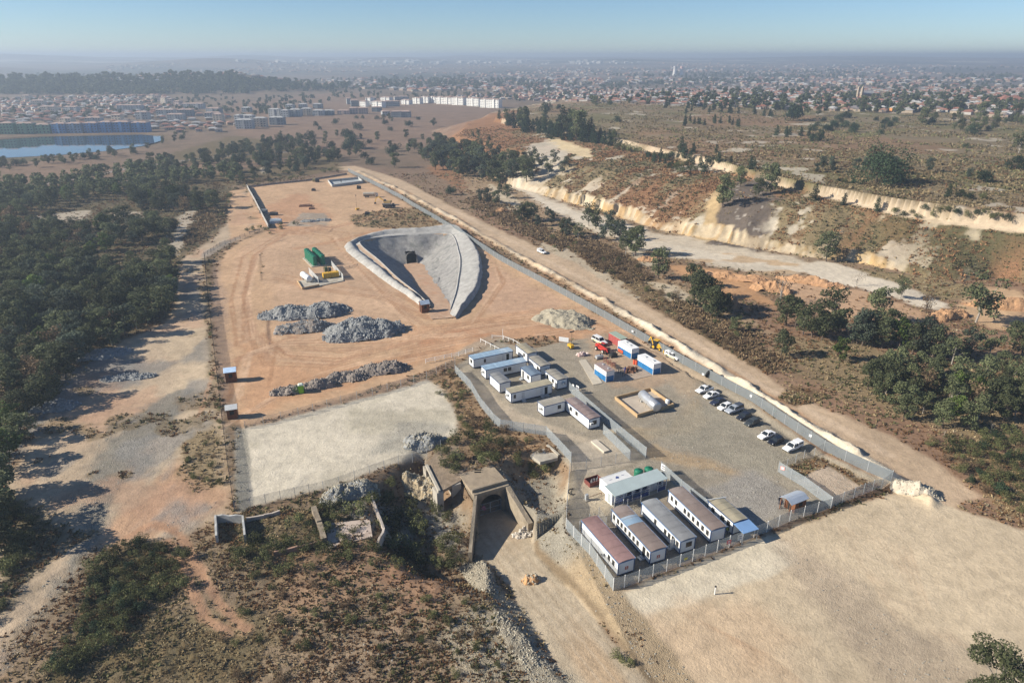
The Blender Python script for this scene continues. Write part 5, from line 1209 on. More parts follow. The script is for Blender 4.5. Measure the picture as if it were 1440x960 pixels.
def excavator(label, px, ang):
    p = plan(*px); t = thing('excavator', label, 'excavator', (*p, tz(*p)), R(ang))
    for yy in (-1.3, 1.3): MB().rings([[(-2.2, y, .5), (-1.8, y, .05), (1.8, y, .05), (2.2, y, .5), (1.8, y, .95), (-1.8, y, .95)] for y in (yy - .3, yy + .3)]).build('track', M_BLACK, t)
    MB().box(-2.6, 1.6, -1.4, 1.4, 1.15, 2.2).box(-2.6, -1.2, -1.4, 1.4, 2.2, 2.5).build('house', mat('plant_ochre', (.36, .25, .10), .6, .2), t)
    MB().rings([[(.1, .4, 2.2), (1.6, .4, 2.2), (1.6, 1.4, 2.2), (.1, 1.4, 2.2)], [(.2, .45, 3.2), (1.3, .45, 3.2), (1.3, 1.35, 3.2), (.2, 1.35, 3.2)]]).build('cab', M_GLASS, t)
    b = MB(); b.bar((1.4, 0, 2.0), (4.6, 0, 4.4), .4, .5).bar((4.6, 0, 4.4), (6.2, 0, 3.9), .36, .4); b.build('boom', M_YEL, t)
    MB().bar((6.2, 0, 3.9), (7.0, 0, 1.4), .3, .35).build('stick', M_YEL, t)
    MB().rings([[(6.4, y, .5), (7.3, y, .1), (7.6, y, .9), (7.1, y, 1.5), (6.9, y, 1.1)] for y in (-.5, .5)]).build('bucket', M_BLACK, t)
excavator('ochre tracked excavator with its boom reaching left, in the far orange yard', T3(1225, 350), 172)
p = plan(*T3(1245, 376)); t = thing('dump_truck', 'dark low mine dump truck parked in front of the excavator', 'truck', (*p, tz(*p)), R(8))
MB().box(-3.6, 3.6, -1.1, 1.1, .6, 1.4).build('chassis', M_BLACK, t); MB().rings([[(-3.4,-1.2,1.4),(.8,-1.2,1.4),(.8,1.2,1.4),(-3.4,1.2,1.4)],[(-3.9,-1.5,2.4),(1.2,-1.5,2.4),(1.2,1.5,2.4),(-3.9,1.5,2.4)]]).build('dump_bed', mat('bed_grey', (.12,.11,.10), .7, .2), t); MB().box(1.6, 3.0, -.2, 1.0, 1.4, 2.5).build('cab', mat('bed_grey', (.12,.11,.10)), t)
for xx in (-2, 2):
    for yy in (-1.2, 1.2): wheel(t, (xx, yy, .7), .7, .5)
light_tower('tall dark lighting mast trailer standing alone in the far orange yard', T3(978, 398), 30, 8.5)
def oddment(label, name, cat, px, size, m, ang=10, top=None):
    p = plan(*px); t = thing(name, label, cat, (*p, tz(*p)), R(ang)); a, b_, h = size
    MB().rings([[(-a, -b_, -.1), (a, -b_, -.1), (a, b_, -.1), (-a, b_, -.1)], [(-a, -b_, h * .6), (a, -b_, h * .7), (a, b_, h * .7), (-a, b_, h * .6)], [(-a * .8, -b_ * .7, h), (a * .9, -b_ * .8, h * .9), (a * .9, b_ * .8, h * .9), (-a * .8, b_ * .7, h)]]).build('casing', m, t)
    q = MB().bar((-a * .9, 0, h), (a * .7, b_ * .4, h * 1.25), .15).build('beam', top or M_BLACK, t)
oddment('dark brown steel plate stack in the far orange yard, the long one', 'plate_stack', 'steel stack', T3(540, 368), (3.6, 1.2, 1.0), M_STRAW)
oddment('short dark steel crate lying below the long plate stack', 'steel_crate', 'crate', T3(592, 390), (1.6, .8, 1.0), M_STRAW)
oddment('grey pump block alone on orange ground left of the brown grass strip', 'pump_block', 'pump', T3(1060, 432), (1.3, .9, 1.6), M_BLACK)
oddment('grey machine block against the grey slab wall of the far yard', 'machine_block', 'machine', T3(188, 428), (2.0, 1.4, 2.2), mat('machine_grey', (.2, .21, .21), .7, .2))
oddment('dark machine hulk between the slab wall and the blue drilling unit', 'machine_hulk', 'machine', T3(272, 445), (2.2, 1.2, 1.7), M_BLACK)
oddment('pale blue and white drilling unit parked beside the end of the slab wall', 'drill_unit', 'machine', T3(290, 512), (3.0, 1.3, 2.2), mat('pale_blue_paint', (.42, .5, .56), .5, .15), 12, M_WHITE)
oddment('small dark pipe trestle standing near the far pond walls', 'pipe_trestle', 'trestle', T3(990, 222), (1.4, .5, 2.2), M_BLACK)
oddment('small dark pump trailer on orange ground, the lone one in the middle', 'pump_trailer', 'trailer', T3(608, 240), (1.3, .8, 1.4), M_BLACK)
oddment('yellowish machine at the far edge of the orange yard', 'yellow_machine', 'machine', T3(612, 165), (1.0, .8, 2.4), mat('dusty_yellow', (.42, .36, .18), .7, .2))
oddment('dark machine at the far edge of the orange yard beside the yellowish one', 'dark_machine', 'machine', T3(640, 168), (1.3, .9, 2.2), M_BLACK)
heap('gravel_heap', 'pale gravel heap by the grey patch in the far yard', 'heap', T3(575, 495), 5, 2.2, 1.0, M_RUB, 10, .5, 120, M_ROCK, .4, 51, n=24)
heap('gravel_heap', 'small grey gravel heap at the right end of the far grey patch', 'heap', T3(690, 485), 4, 2, .9, M_RUB, 10, .5, 100, M_ROCK, .4, 53, n=24)
Pp = [plan(*T3(*q)) for q in ((730, 165), (765, 208), (1020, 172), (985, 140))]
c2 = np.mean(Pp, 0); t = thing('settling_pond', 'low grey-walled settling pond at the far end of the orange yard', 'pond', (*c2, tz(*c2)))
Q = [(x - c2[0], y - c2[1]) for x, y in Pp]; MB().prism(Q, -.3, .12).build('floor', mat('pond_floor', (.36, .38, .38), .6, .25, .3), t)
for k in range(4): MB().bar((*Q[k], .7), (*Q[(k + 1) % 4], .7), .35, 1.7).build('wall', mat('pond_wall', (.40, .40, .38), .9, .15), t)
MB().tube((-3, 0, .1), (-3, 0, 2.6), .25, n=8).build('standpipe', M_BLACK, t)

# ------------------------------------------------------------------ fences
M_WRAIL = mat('white_rail', (.72, .71, .68), .6, .06)
fence('outer pale mesh fence curving down the left side of the upper yard', [UP(0, 385), UP(130, 520), UP(215, 670), UP(330, 815), (704, 603), (768, 613), (803, 650)], 2.5, 3, M_MESH)
fence('pale mesh fence with white posts round the near corner of the lower yard', [(801, 662), (797, 716), (796, 744), LO(235, 620), LO(395, 862), LO(470, 842), LO(845, 700), LO(1255, 543)], 2.5, 3, M_MESH, M_WRAIL)
fence('pale mesh fence with white posts from the gatehouse to the corner enclosure', [LO(1255, 543), LO(1430, 470), (1110, 733), (1168, 715)], 2.4, 3, M_MESH, M_WRAIL)
fence('tall pale mesh walkway fence on the outer side, beside the fuel bund', [UP(962, 542), (826, 573), (868, 610), (908, 644)], 2.6, 3, M_MESH)
fence('shorter pale mesh walkway fence inside the taller one', [(848, 610), (885, 647)], 2.5, 3, M_MESH)
fence('pale mesh fence running from a white notice down behind the lower cabins', [(929, 664), (957, 690), (990, 716), (1003, 727)], 2.5, 3, M_MESH)
fence('thin wire fence with grey posts across the open slab between the yards', [(803, 662), (845, 655), (886, 648)], 2.2, 3.5, M_THIN)
fence('thin wire fence between the verandah office and the brown-roofed cabins', [(815, 745), (842, 726), (852, 740), LO(400, 330), LO(580, 285)], 2.0, 3, M_THIN)
fence('pale mesh fence of the corner enclosure, the side facing the gate kiosk', [(1094, 663), (1130, 685), (1168, 714)], 2.5, 3, M_MESH)
fence('thin wire fence of the corner enclosure on the side by the parked cars', [(1094, 663), (1130, 645), (1160, 632)], 2.0, 3, M_THIN)
fence('pale mesh fence of the corner enclosure along the bare ground', [(1168, 714), (1200, 701), (1252, 680)], 2.5, 3, M_MESH)
t = fence('very long grey mesh fence between the mine yard and the dirt road', None, 2.6, 4.6, M_DENSE, None, .1, 'perimeter_fence', world=FENCE_LINE)
fence('grey precast slab wall along the left side of the far yard', [(348, 266), (360, 288), (378, 323)], 2.2, 3, mat('slab_wall', (.36, .35, .33), .9, .1), None, .18, 'slab_wall', 'wall', thick=.12)
fence('dark low slab wall along the far edge of the orange yard', [(348, 266), (430, 257), (488, 247)], 1.2, 5, mat('far_slab_wall', (.27, .22, .19), .9, .2), None, .18, 'slab_wall', 'wall', thick=.12)
fence('dark wire fence along the left edge of the orange ground and pale pad', [(288, 362), (293, 420), (300, 480), (307, 540), (314, 600), (321, 655), (330, 719)], 2.2, 3.5, mesh_variant('dark_wire_mesh', .14, .24, (.16, .155, .14)), M_BLACK, .1, 'wire_fence')
fence('dark wire fence curving from the left boundary to the far slab wall', [(288, 362), (310, 348), (345, 335), (378, 323)], 1.8, 3.5, M_THIN, M_BLACK, .1, 'wire_fence')
fence('wire fence with thin posts along the lower edge of the pale pad', [(331, 719), (395, 704), (455, 690), (520, 668), (580, 645), (620, 632)], 2.2, 3.0, M_THIN, M_STEEL, .08, 'wire_fence')
fence('wire fence with thin posts along the upper edge of the pale pad', [(345, 603), (420, 585), (480, 568), (545, 550), (600, 533), (640, 512)], 2.2, 4.0, M_THIN, M_STEEL, .08, 'wire_fence')
fence('white post and rail barrier beside the dirt track, at the top of the pad', [PZ(1235, 122), PZ(1340, 95), (645, 500), (665, 494)], 1.2, 2.4, None, M_WRAIL, .12, 'rail_barrier', 'barrier', rails=2)
fence('white rail barrier on the left of the gravel entrance ramp', [(676, 481), (690, 488), (702, 494)], 1.1, 2.4, None, M_WRAIL, .14, 'rail_barrier', 'barrier', rails=1)
fence('white rail barrier curving along the far side of the gravel entrance ramp', [(692, 476), (708, 477), (722, 482), (733, 488)], 1.1, 2.4, None, M_WRAIL, .14, 'rail_barrier', 'barrier', rails=1)
p = plan(707, 478); t = thing('sign_post', 'thin white pole standing at the gravel entrance ramp', 'post', (*p, tz(*p))); MB().tube((0, 0, -.2), (0, 0, 3.6), .07, n=8).build('pole', M_WRAIL, t); MB().box(-.05, .05, -.3, .3, 3.2, 3.5).build('plate', M_WRAIL, t)
p = plan(1005, 835); t = thing('marker_post', 'short white marker post on the bare ground below the lower yard', 'post', (*p, tz(*p))); MB().tube((0, 0, -.2), (0, 0, 1.5), .1, n=8).build('pole', M_WRAIL, t); MB().tube((0, 0, 1.5), (0, 0, 1.68), .16, n=10).build('cap', M_BLACK, t)
# notices on the fences
def notice(label, px, h, ang, rgb, w=.7, hh=.8, mark=None):
    p = plan(*px); t = thing('fence_notice', label, 'notice', (*p, tz(*p) + h), R(ang)); MB().box(-w / 2, w / 2, -.06, -.035, 0, hh).build('board', mat('notice_%02d' % int(rgb[0] * 90 + rgb[1] * 9), rgb, .5, .06), t)
    if mark: MB().box(-w * .3, w * .3, -.066, -.061, hh * .2, hh * .4).box(-w * .3, w * .3, -.066, -.061, hh * .55, hh * .8).build('print', mat('print_%02d' % int(mark[0] * 90), mark, .5, .05), t)
notice('white notice with dark print at the head of the lower mesh fence', (932, 667), 1.0, -55, (.75, .75, .74), 1.2, 1.3, (.2, .2, .22))
notice('white notice on the walkway fence near its upper end', (812, 553), 1.0, -55, (.75, .75, .74), 1.1, 1.2, (.3, .3, .32))
notice('small white notice on the walkway fence above the larger one', (806, 549), 1.2, -55, (.78, .78, .76), .6, .6)
notice('round red notice on the near fence beside the gatehouse', LO(1170, 575), .9, 22, (.55, .05, .06), .9, .8, (.7, .6, .6))
notice('white notice on the near fence at the gatehouse corner', LO(1245, 546), .8, 22, (.72, .72, .7), 1.0, 1.2, (.3, .3, .3))
notice('small yellow notice on the near fence behind the slate-roofed cabin', LO(880, 688), 1.1, 22, (.6, .5, .08), .6, .4)
notice('red and white notice on the enclosure fence by the kiosk', (1099, 667), 1.2, -40, (.7, .35, .33), .9, .8, (.75, .75, .75))
for q, lab, rgb in (((1036, 552), 'green notice on the long fence behind the dark sedan', (.1, .45, .3)), ((1055, 564), 'white notice on the long fence, next to the green one', (.75, .75, .73)), ((1088, 585), 'green notice on the long fence beyond the last dark hatchback', (.12, .45, .32)), ((1138, 621), 'white notice on the long fence beyond the last white pickup', (.75, .75, .73)), ((988, 532), 'white notice on the long fence behind the huge tyres', (.75, .74, .72)), ((889, 472), 'white notice on the long fence beyond the yellow backhoe', (.75, .74, .73))):
    notice(lab, q, 1.3, -40, rgb, .6, .6)

# ------------------------------------------------------------------ old portal and ruins
t = thing('old_portal', 'weathered concrete tunnel portal with splayed walls at the foot of the ramp', 'portal', (*PORT, 0), R(QA))
nA_ = 12; arch = [(-2.45, -6.1)] + [(2.45 * -math.cos(k * math.pi / nA_), -3.4 + 2.1 * math.sin(k * math.pi / nA_)) for k in range(nA_ + 1)] + [(2.45, -6.1)]
outer = [(-3.25, -6.1), (-3.25, -3.4)] + [(-3.25 + 6.5 * k / (nA_ - 2), -.55) for k in range(nA_ - 1)] + [(3.25, -3.4), (3.25, -6.1)]
n = len(arch); b = MB()
vs = [(x, 0, z) for x, z in arch] + [(x, 0, z) for x, z in outer] + [(x, 1.0, z) for x, z in arch]
b.add(vs, [(k, k + 1, n + k + 1, n + k) for k in range(n - 1)] + [(k + 1, k, 2 * n + k, 2 * n + k + 1) for k in range(n - 1)]); b.build('arch_face', M_OLDCONC, t)
for s in (-1, 1): MB().box(min(s * 3.25, s * 3.85), max(s * 3.25, s * 3.85), -.3, 7.5, -6.6, -.02).build('side_wall', M_OLDCONC, t)
MB().box(-3.9, 3.9, .5, 7.6, -.5, .25).build('roof', mat('portal_roof', (.30, .24, .17), .95, .25, .5, bump=.1, stain=((.38, .30, .2), .7)), t)
MB().box(-3.9, 3.9, -.35, .45, -.62, .05).build('lintel', M_OLDCONC, t); MB().box(-3.9, 3.9, .46, .95, .25, .7).build('parapet', M_OLDCONC, t)
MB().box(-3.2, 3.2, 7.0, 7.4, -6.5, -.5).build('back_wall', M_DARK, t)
def loc_px(u, v, z): 
    p = np.array(plan(u, v, z)) - PORT; return (p @ E1, p @ E2)
eL = loc_px(661, 776, -1.9); eR = loc_px(746, 736, -2.3)
for s, e, zt in ((-1, eL, -1.9), (1, eR, -2.2)):
    a = np.array((s * 3.55, -.3)); e = np.array(e); d = (e - a) / np.linalg.norm(e - a); nn = np.array((-d[1], d[0])) * (.32 if s < 0 else .5)
    MB().rings([[(*(a - nn), -7), (*(a + nn), -7), (*(a + nn), -.1), (*(a - nn), -.1)], [(*(a + (e - a) * .5 - nn), -7), (*(a + (e - a) * .5 + nn), -7), (*(a + (e - a) * .5 + nn), zt * .55), (*(a + (e - a) * .5 - nn), zt * .5)], [(*(e - nn), -7), (*(e + nn), -7), (*(e + nn), zt), (*(e - nn), zt)]]).build('wing_wall', M_OLDCONC, t)
g_ = thing('tunnel_gate', 'steel mesh gate with a pink notice across the dark arch of the old portal', 'gate', (PORT[0], PORT[1], -6), R(QA))
for x0 in (-2.4, .05):
    l = MB(); x1 = x0 + 2.35
    for p_, q_ in (((x0, .5, .1), (x0, .5, 2.6)), ((x1, .5, .1), (x1, .5, 2.6)), ((x0, .5, .1), (x1, .5, .1)), ((x0, .5, 2.6), (x1, .5, 2.6)), ((x0, .5, 1.3), (x1, .5, 1.3))): l.bar(p_, q_, .09)
    lo = l.build('gate_leaf', M_STEEL, g_); MB().box(x0 + .05, x1 - .05, .49, .51, .12, 2.55).build('mesh', M_THIN, lo)
b = MB()
for q in ((-2.1, 1.75, 1.1, .12), (-1.9, 1.45, .9, .12), (-1.8, 1.9, .5, .25), (-1.5, 1.1, .5, .25)): b.box(q[0], q[0] + q[2], .40, .43, q[1], q[1] + q[3])
b.build('pink_marking', mat('pink_paint', (.5, .2, .28), .6, .1), g_)
# deck on pillars left of the portal
t = thing('ruined_deck', 'crumbling concrete deck on tall pillars left of the portal', 'ruin', (*plan(630, 665), 0))
o = np.array(plan(630, 665)); dk = [np.array(plan(*q)) - o for q in ((600, 655), (618, 692), (633, 684), (648, 676), (652, 662), (700, 648), (690, 632), (640, 620), (612, 636))]
MB().prism([tuple(q) for q in dk], -.55, .12).build('deck', mat('deck_debris', (.26, .20, .14), .95, .3, .6, bump=.15, stain=((.18, .13, .08), .7)), t)
for (u, v), w_, d_ in (((619, 692), .7, 1.3), ((642, 681), 1.0, 1.0), ((602, 660), .5, .9)):
    q = np.array(plan(u, v)) - o; b = MB(); c_, s_2 = math.cos(R(27)), math.sin(R(27))
    pr = [(q[0] + x * c_ - y * s_2, q[1] + x * s_2 + y * c_) for x, y in ((-w_, 0), (w_, 0), (w_, d_ * 2), (-w_, d_ * 2))]; b.prism(pr, -6.8, -.04).build('pillar', mat('pillar_concrete', (.36, .33, .28), .9, .2, .5, bump=.08, stain=((.2, .17, .13), .7)), t)
a, e = dk[0], dk[1]; MB().bar((*a, .12), (*e, .12), .5, .7).build('edge_beam', M_CONC, t)
for (u, v), sz in (((670, 645), .8), ((664, 652), .6), ((672, 664), .7)):
    q = np.array(plan(u, v)) - o; k = MB(); k.box(q[0] - sz, q[0] + sz, q[1] - sz * .7, q[1] - sz * .5, .12, .5).box(q[0] - sz, q[0] + sz, q[1] + sz * .5, q[1] + sz * .7, .12, .5).box(q[0] - sz * .9, q[0] + sz * .9, q[1] - sz * .5, q[1] + sz * .5, .121, .14); ob = k.build('shaft_opening', M_DARK, t)
def low_wall(label, px, h, m=M_OLDCONC, th=.35, name='ruined_wall', zpx=None):
    P_ = [at(*q) for q in px]; o = P_[0]; t = thing(name, label, 'wall', o)
    for a, b_ in zip(P_[:-1], P_[1:]):
        a_ = np.array(a) - o; b2 = np.array(b_) - o; L = np.linalg.norm((b2 - a_)[:2]); k = max(2, int(L / 1.2)); d = (b2 - a_)[:2] / L; nn = np.array((-d[1], d[0])) * th / 2; rings = []
        for i in range(k + 1):
            c_ = a_ + (b2 - a_) * i / k; hh = h * (1 + random.uniform(-.18, .08)); rings.append([(*(c_[:2] - nn), c_[2] - .8), (*(c_[:2] + nn), c_[2] - .8), (*(c_[:2] + nn), c_[2] + hh), (*(c_[:2] - nn), c_[2] + hh)])
        MB().rings(rings).build('wall', m, t)
    return t
M_PALEW = mat('pale_render', (.46, .40, .34), .9, .2, .6, bump=.06, stain=((.3, .24, .18), .7))
low_wall('roofless room of dirty white walls at the left end of the ruins', [(306, 764), (305, 735), (343, 735), (346, 764)], 2.0, mat('dirty_white_render', (.42, .42, .40), .9, .2, .6, stain=((.2, .19, .17), .7)))
low_wall('low pale kerb wall running right from the roofless room', [(347, 733), (372, 728), (394, 722)], .8, M_PALEW)
low_wall('thick dark broken wall between two bare floors of the ruins', [(442, 720), (450, 742), (457, 766)], 1.6, M_OLDCONC, .9)
low_wall('broken brick wall along the front of the ruins', [(386, 781), (420, 774), (455, 766)], 1.1, mat('ruin_brick', (.30, .19, .14), .9, .25, 1))
low_wall('slanting pale wall leaning away to a rubble slope in the ruins', [(523, 706), (533, 733), (541, 754), (532, 772)], 1.8, M_PALEW, .4)
P_ = [at(*q) for q in ((458, 736), (520, 731), (524, 757), (462, 771))]; o = np.mean(P_, 0); t = thing('ruined_floor', 'bare pale floor slab of the ruins left of the slanting wall', 'slab', tuple(o)); MB().prism([(p[0] - o[0], p[1] - o[1]) for p in P_][::-1], -.8, .25).build('slab', mat('ruin_floor', (.45, .37, .31), .9, .2, .6, stain=((.24, .17, .12), .8)), t)
heap('rubble_slope', 'grey rubble bank below the wire fence of the pale pad', 'rubble', at(490, 694), 6.5, 2.8, 1.9, M_RUB, 25, .6, 700, M_ROCKP, .35, 61)
heap('rubble_slope', 'grey and ochre rubble bank under the pillared deck', 'rubble', at(596, 690), 4.5, 3.5, 2.6, mat('ochre_rubble', (.36, .29, .19), .95, .3, .7, bump=.15), -10, .5, 400, M_ROCKP, .35, 64)
heap('rubble_slope', 'pale boulder bank spilling down the left side of the ramp', 'rubble', at(676, 815), 2.2, 6.5, .9, mat('pale_rubble', (.235, .205, .155), .95, .3, .9, bump=.2), 22, .45, 900, M_ROCKP, .2, 67)
heap('rubble_slope', 'pale boulder bank lower down the ramp near the picture edge', 'rubble', at(726, 900), 1.8, 6.5, .5, mat('pale_rubble', (.34, .30, .23)), 24, .5, 800, M_ROCKP, .19, 70)
heap('rubble_slope', 'broken white concrete lumps at the end of the right wing wall', 'rubble', at(735, 752), 2.0, 1.3, .8, mat('white_lumps', (.44, .39, .32), .9, .2, .8, bump=.1), 20, .6, 80, mat('white_lump_rock', (.46, .42, .36), .9, .2), .5, 73, n=24)
heap('spoil_bank', 'pale excavated bank at the road end beside the corner enclosure', 'bank', (1288, 693), 4.6, 2.0, 1.5, mat('pale_spoil', (.48, .42, .33), .95, .25, .7, bump=.12), -25, .4, 300, M_ROCKP, .25, 76)

# ------------------------------------------------------------------ people
def person(label, px, rgb_top, rgb_leg, ang=0, arm=.15, stride=.12, vest=None):
    p = plan(*px); t = thing('person', label, 'person', (*p, tz(*p) + .02), R(ang))
    J = [(0,0,.95),(0,0,1.2),(0,0,1.42),(0,0,1.52),(0,0,1.66),(0,0,1.76),
         (.11,0,.92),(.12,stride,.5),(.12,stride*.8,.09),(.12,stride+.14,.05),(-.11,0,.92),(-.12,-stride,.5),(-.12,-stride*1.4,.09),(-.12,-stride*1.4+.14,.05),
         (.2,0,1.42),(.25,-arm*.6,1.15),(.26,arm*.7,.9),(.26,arm,.8),(-.2,0,1.42),(-.25,arm*.6,1.15),(-.26,arm*1.2,.93),(-.26,arm*1.6,.85)]
    Ed = [(0,1),(1,2),(2,3),(3,4),(4,5),(0,6),(6,7),(7,8),(8,9),(0,10),(10,11),(11,12),(12,13),(2,14),(14,15),(15,16),(16,17),(2,18),(18,19),(19,20),(20,21)]
    Rd = [.15,.14,.15,.06,.105,.08,.1,.075,.055,.045,.1,.075,.055,.045,.075,.05,.042,.04,.075,.05,.042,.04]
    me = bpy.data.meshes.new('body'); me.from_pydata(J, Ed, []); o = bpy.data.objects.new('body', me); COL.objects.link(o); o.parent = t
    o.modifiers.new('skin', 'SKIN'); ss = o.modifiers.new('smooth', 'SUBSURF'); ss.levels = ss.render_levels = 1
    for i, r_ in enumerate(Rd): me.skin_vertices[0].data[i].radius = (r_, r_ * .85)
    me.skin_vertices[0].data[0].use_root = True
    m, nt, b = new_mat('clothed_person'); co = nt.nodes.new('ShaderNodeTexCoord').outputs['Object']; sx = nt.nodes.new('ShaderNodeSeparateXYZ'); nt.links.new(co, sx.inputs[0])
    c = mixc(nt, math_node(nt, 'GREATER_THAN', sx.outputs[2], .98), tuple(rgb_leg), tuple(rgb_top)); c = mixc(nt, math_node(nt, 'GREATER_THAN', sx.outputs[2], 1.54), c, (.09, .045, .03)); nt.links.new(c, b.inputs['Base Color']); b.inputs['Roughness'].default_value = .85
    me.materials.append(m)
    MB().rings([[(.115 * k * math.cos(a * math.pi / 6), .125 * k * math.sin(a * math.pi / 6) - .01, z) for a in range(12)] for k, z in ((1.05, 1.68), (1.05, 1.74), (.8, 1.82), (.3, 1.86))]).build('hair' if not vest else 'hard_hat', mat('black_hair', (.015, .013, .012), .8, .1) if not vest else mat('hat_white', (.7, .7, .68)), t)
    if vest: MB().rings([[(.19 * k * math.cos(a * math.pi / 6), .15 * k * math.sin(a * math.pi / 6), z) for a in range(12)] for k, z in ((1.0, 1.0), (1.02, 1.25), (.95, 1.44))]).build('vest', mat('hi_vis', (.55, .6, .05), .6, .05), t)
person('person in dark clothes standing in front of the gate kiosk, the one nearer the cars', CP_(648, 905), (.03, .03, .04), (.025, .03, .05), 20)
person('person in dark blue clothes at the porch of the gate kiosk, nearer the fence', CP_(662, 930), (.03, .045, .10), (.03, .03, .04), 200)
person('person in a yellow vest at the door of the gatehouse', LO(1160, 485), (.05, .05, .06), (.03, .035, .06), 90, vest=True)
person('person in bright blue overalls working on the workshop slab', CO(592, 440), (.03, .09, .38), (.03, .08, .33), 50, .3)
# ------------------------------------------------------------------ trees and growth
def leaf_mat(name, a, b_, rough=.75):
    m, nt, b = new_mat(name); L = nt.links.new
    g = nt.nodes.new('ShaderNodeNewGeometry'); oi = nt.nodes.new('ShaderNodeObjectInfo')
    c = mixc(nt, g.outputs['Random Per Island'], tuple(a), tuple(b_))
    c = mixc(nt, 1, c, maprange(nt, oi.outputs['Random'], 0, 1, .58, 1.5), 'MULTIPLY')
    n = noise_node(nt, g.outputs['Position'], .06, 3); c = mixc(nt, 1, c, maprange(nt, n.outputs[0], .3, .7, .8, 1.25), 'MULTIPLY')
    L(c, b.inputs['Base Color']); b.inputs['Roughness'].default_value = rough; b.inputs['Specular IOR Level'].default_value = .12
    tl = nt.nodes.new('ShaderNodeBsdfTranslucent'); L(c, tl.inputs['Color']); mx = nt.nodes.new('ShaderNodeMixShader'); mx.inputs[0].default_value = .22
    L(b.outputs[0], mx.inputs[1]); L(tl.outputs[0], mx.inputs[2]); L(mx.outputs[0], nt.nodes['Material Output'].inputs['Surface'])
    return m
LF = {
 'gum': leaf_mat('gum_leaves', (.055, .068, .034), (.13, .14, .068)),
 'lime': leaf_mat('bright_leaves', (.06, .095, .022), (.12, .155, .045)),
 'cyp': leaf_mat('conifer_needles', (.020, .036, .020), (.05, .072, .036)),
 'blue': leaf_mat('wattle_leaves', (.048, .066, .046), (.095, .11, .075)),
 'dry': leaf_mat('dry_leaves', (.11, .075, .045), (.21, .15, .09)),
 'bush': leaf_mat('bush_leaves', (.055, .068, .026), (.145, .145, .062)),
 'brush': leaf_mat('brush_twigs', (.12, .085, .05), (.25, .18, .105)),
 'straw': leaf_mat('straw_grass', (.28, .21, .11), (.46, .36, .21)),
 'rust': leaf_mat('rust_grass', (.20, .11, .055), (.36, .21, .11)),
 'scrub': leaf_mat('dark_scrub_leaves', (.085, .09, .04), (.18, .17, .08)),
 'grey': leaf_mat('grey_scrub', (.15, .125, .08), (.27, .225, .15)),
}
M_BARK = mat('brown_bark', (.11, .085, .065), .95, .3, 3); M_PALEBARK = mat('pale_bark', (.30, .27, .23), .8, .2, 2)
def leaf_quads(rg, cen, rad, n, size, flat=1.0, out=.5, drop=0):
    """n leaf sprays spread through an ellipsoid shell: returns (n,4,3)"""
    d = rg.normal(size=(n, 3)); d /= np.linalg.norm(d, axis=1, keepdims=True)
    q = rg.uniform(.35, 1.0, (n, 1)) ** .5
    p = np.array(cen) + d * q * np.array(rad)
    nr = d * out + rg.normal(size=(n, 3)) * .6; nr[:, 2] += .25; nr /= np.linalg.norm(nr, axis=1, keepdims=True)
    a = np.cross(nr, rg.normal(size=(n, 3))); a /= np.linalg.norm(a, axis=1, keepdims=True) + 1e-9; b = np.cross(nr, a)
    s = size * rg.uniform(.55, 1.25, (n, 1)); e = rg.uniform(.45, .9, (n, 1))
    return np.stack([p - a * s - b * s * e * .3, p + b * s * e, p + a * s + b * s * e * .2, p - b * s * e * .9], 1)
def quads_mesh(name, Q, m):
    me = bpy.data.meshes.new(name); n = len(Q)
    me.vertices.add(n * 4); me.vertices.foreach_set('co', Q.astype(np.float32).ravel())
    me.loops.add(n * 4); me.loops.foreach_set('vertex_index', np.arange(n * 4, dtype=np.int32))
    me.polygons.add(n); me.polygons.foreach_set('loop_start', np.arange(0, n * 4, 4, dtype=np.int32))
    me.update(calc_edges=True); me.materials.append(m); return me
def clumps(kind, rg, h):
    """list of (centre, radii) for a crown of height h"""
    out = []
    if kind == 'gum':
        for k in range(20):
            f = rg.uniform(.22, .95); r = h * .30 * (1 - abs(f - .6) * 1.1) * rg.uniform(.3, 1.15); a = rg.uniform(0, 6.28)
            s = h * rg.uniform(.085, .16); out.append(((r * math.cos(a), r * math.sin(a), h * f), (s, s, s * .85)))
        out.append(((0, 0, h * .86), (h * .13, h * .13, h * .13)))
    elif kind == 'open':
        for k in range(14):
            f = rg.uniform(.26, .95); r = h * .34 * rg.uniform(.25, 1.0); a = rg.uniform(0, 6.28)
            s = h * rg.uniform(.10, .17); out.append(((r * math.cos(a), r * math.sin(a), h * f), (s * 1.15, s * 1.15, s * .85)))
    elif kind == 'cyp':
        for k in range(11):
            f = .06 + .86 * k / 10; w = h * (.23 * (1 - f) ** .6 + .03) * rg.uniform(.85, 1.2); a = rg.uniform(0, 6.28)
            out.append(((w * .35 * math.cos(a), w * .35 * math.sin(a), h * f), (w, w, h * .095)))
    elif kind == 'round':
        for k in range(16):
            a = rg.uniform(0, 6.28); r = h * .48 * rg.uniform(.1, 1); f = rg.uniform(.18, .8) * (1 - .35 * r / (h * .5)); s = h * rg.uniform(.15, .26)
            out.append(((r * math.cos(a), r * math.sin(a), h * f), (s, s, s * .9)))
    elif kind == 'bush':
        for k in range(8):
            a = rg.uniform(0, 6.28); r = h * .55 * rg.uniform(.1, 1); s = h * rg.uniform(.2, .34)
            out.append(((r * math.cos(a), r * math.sin(a), h * rg.uniform(.2, .68)), (s, s, s * .9)))
    return out
PROTO = {}
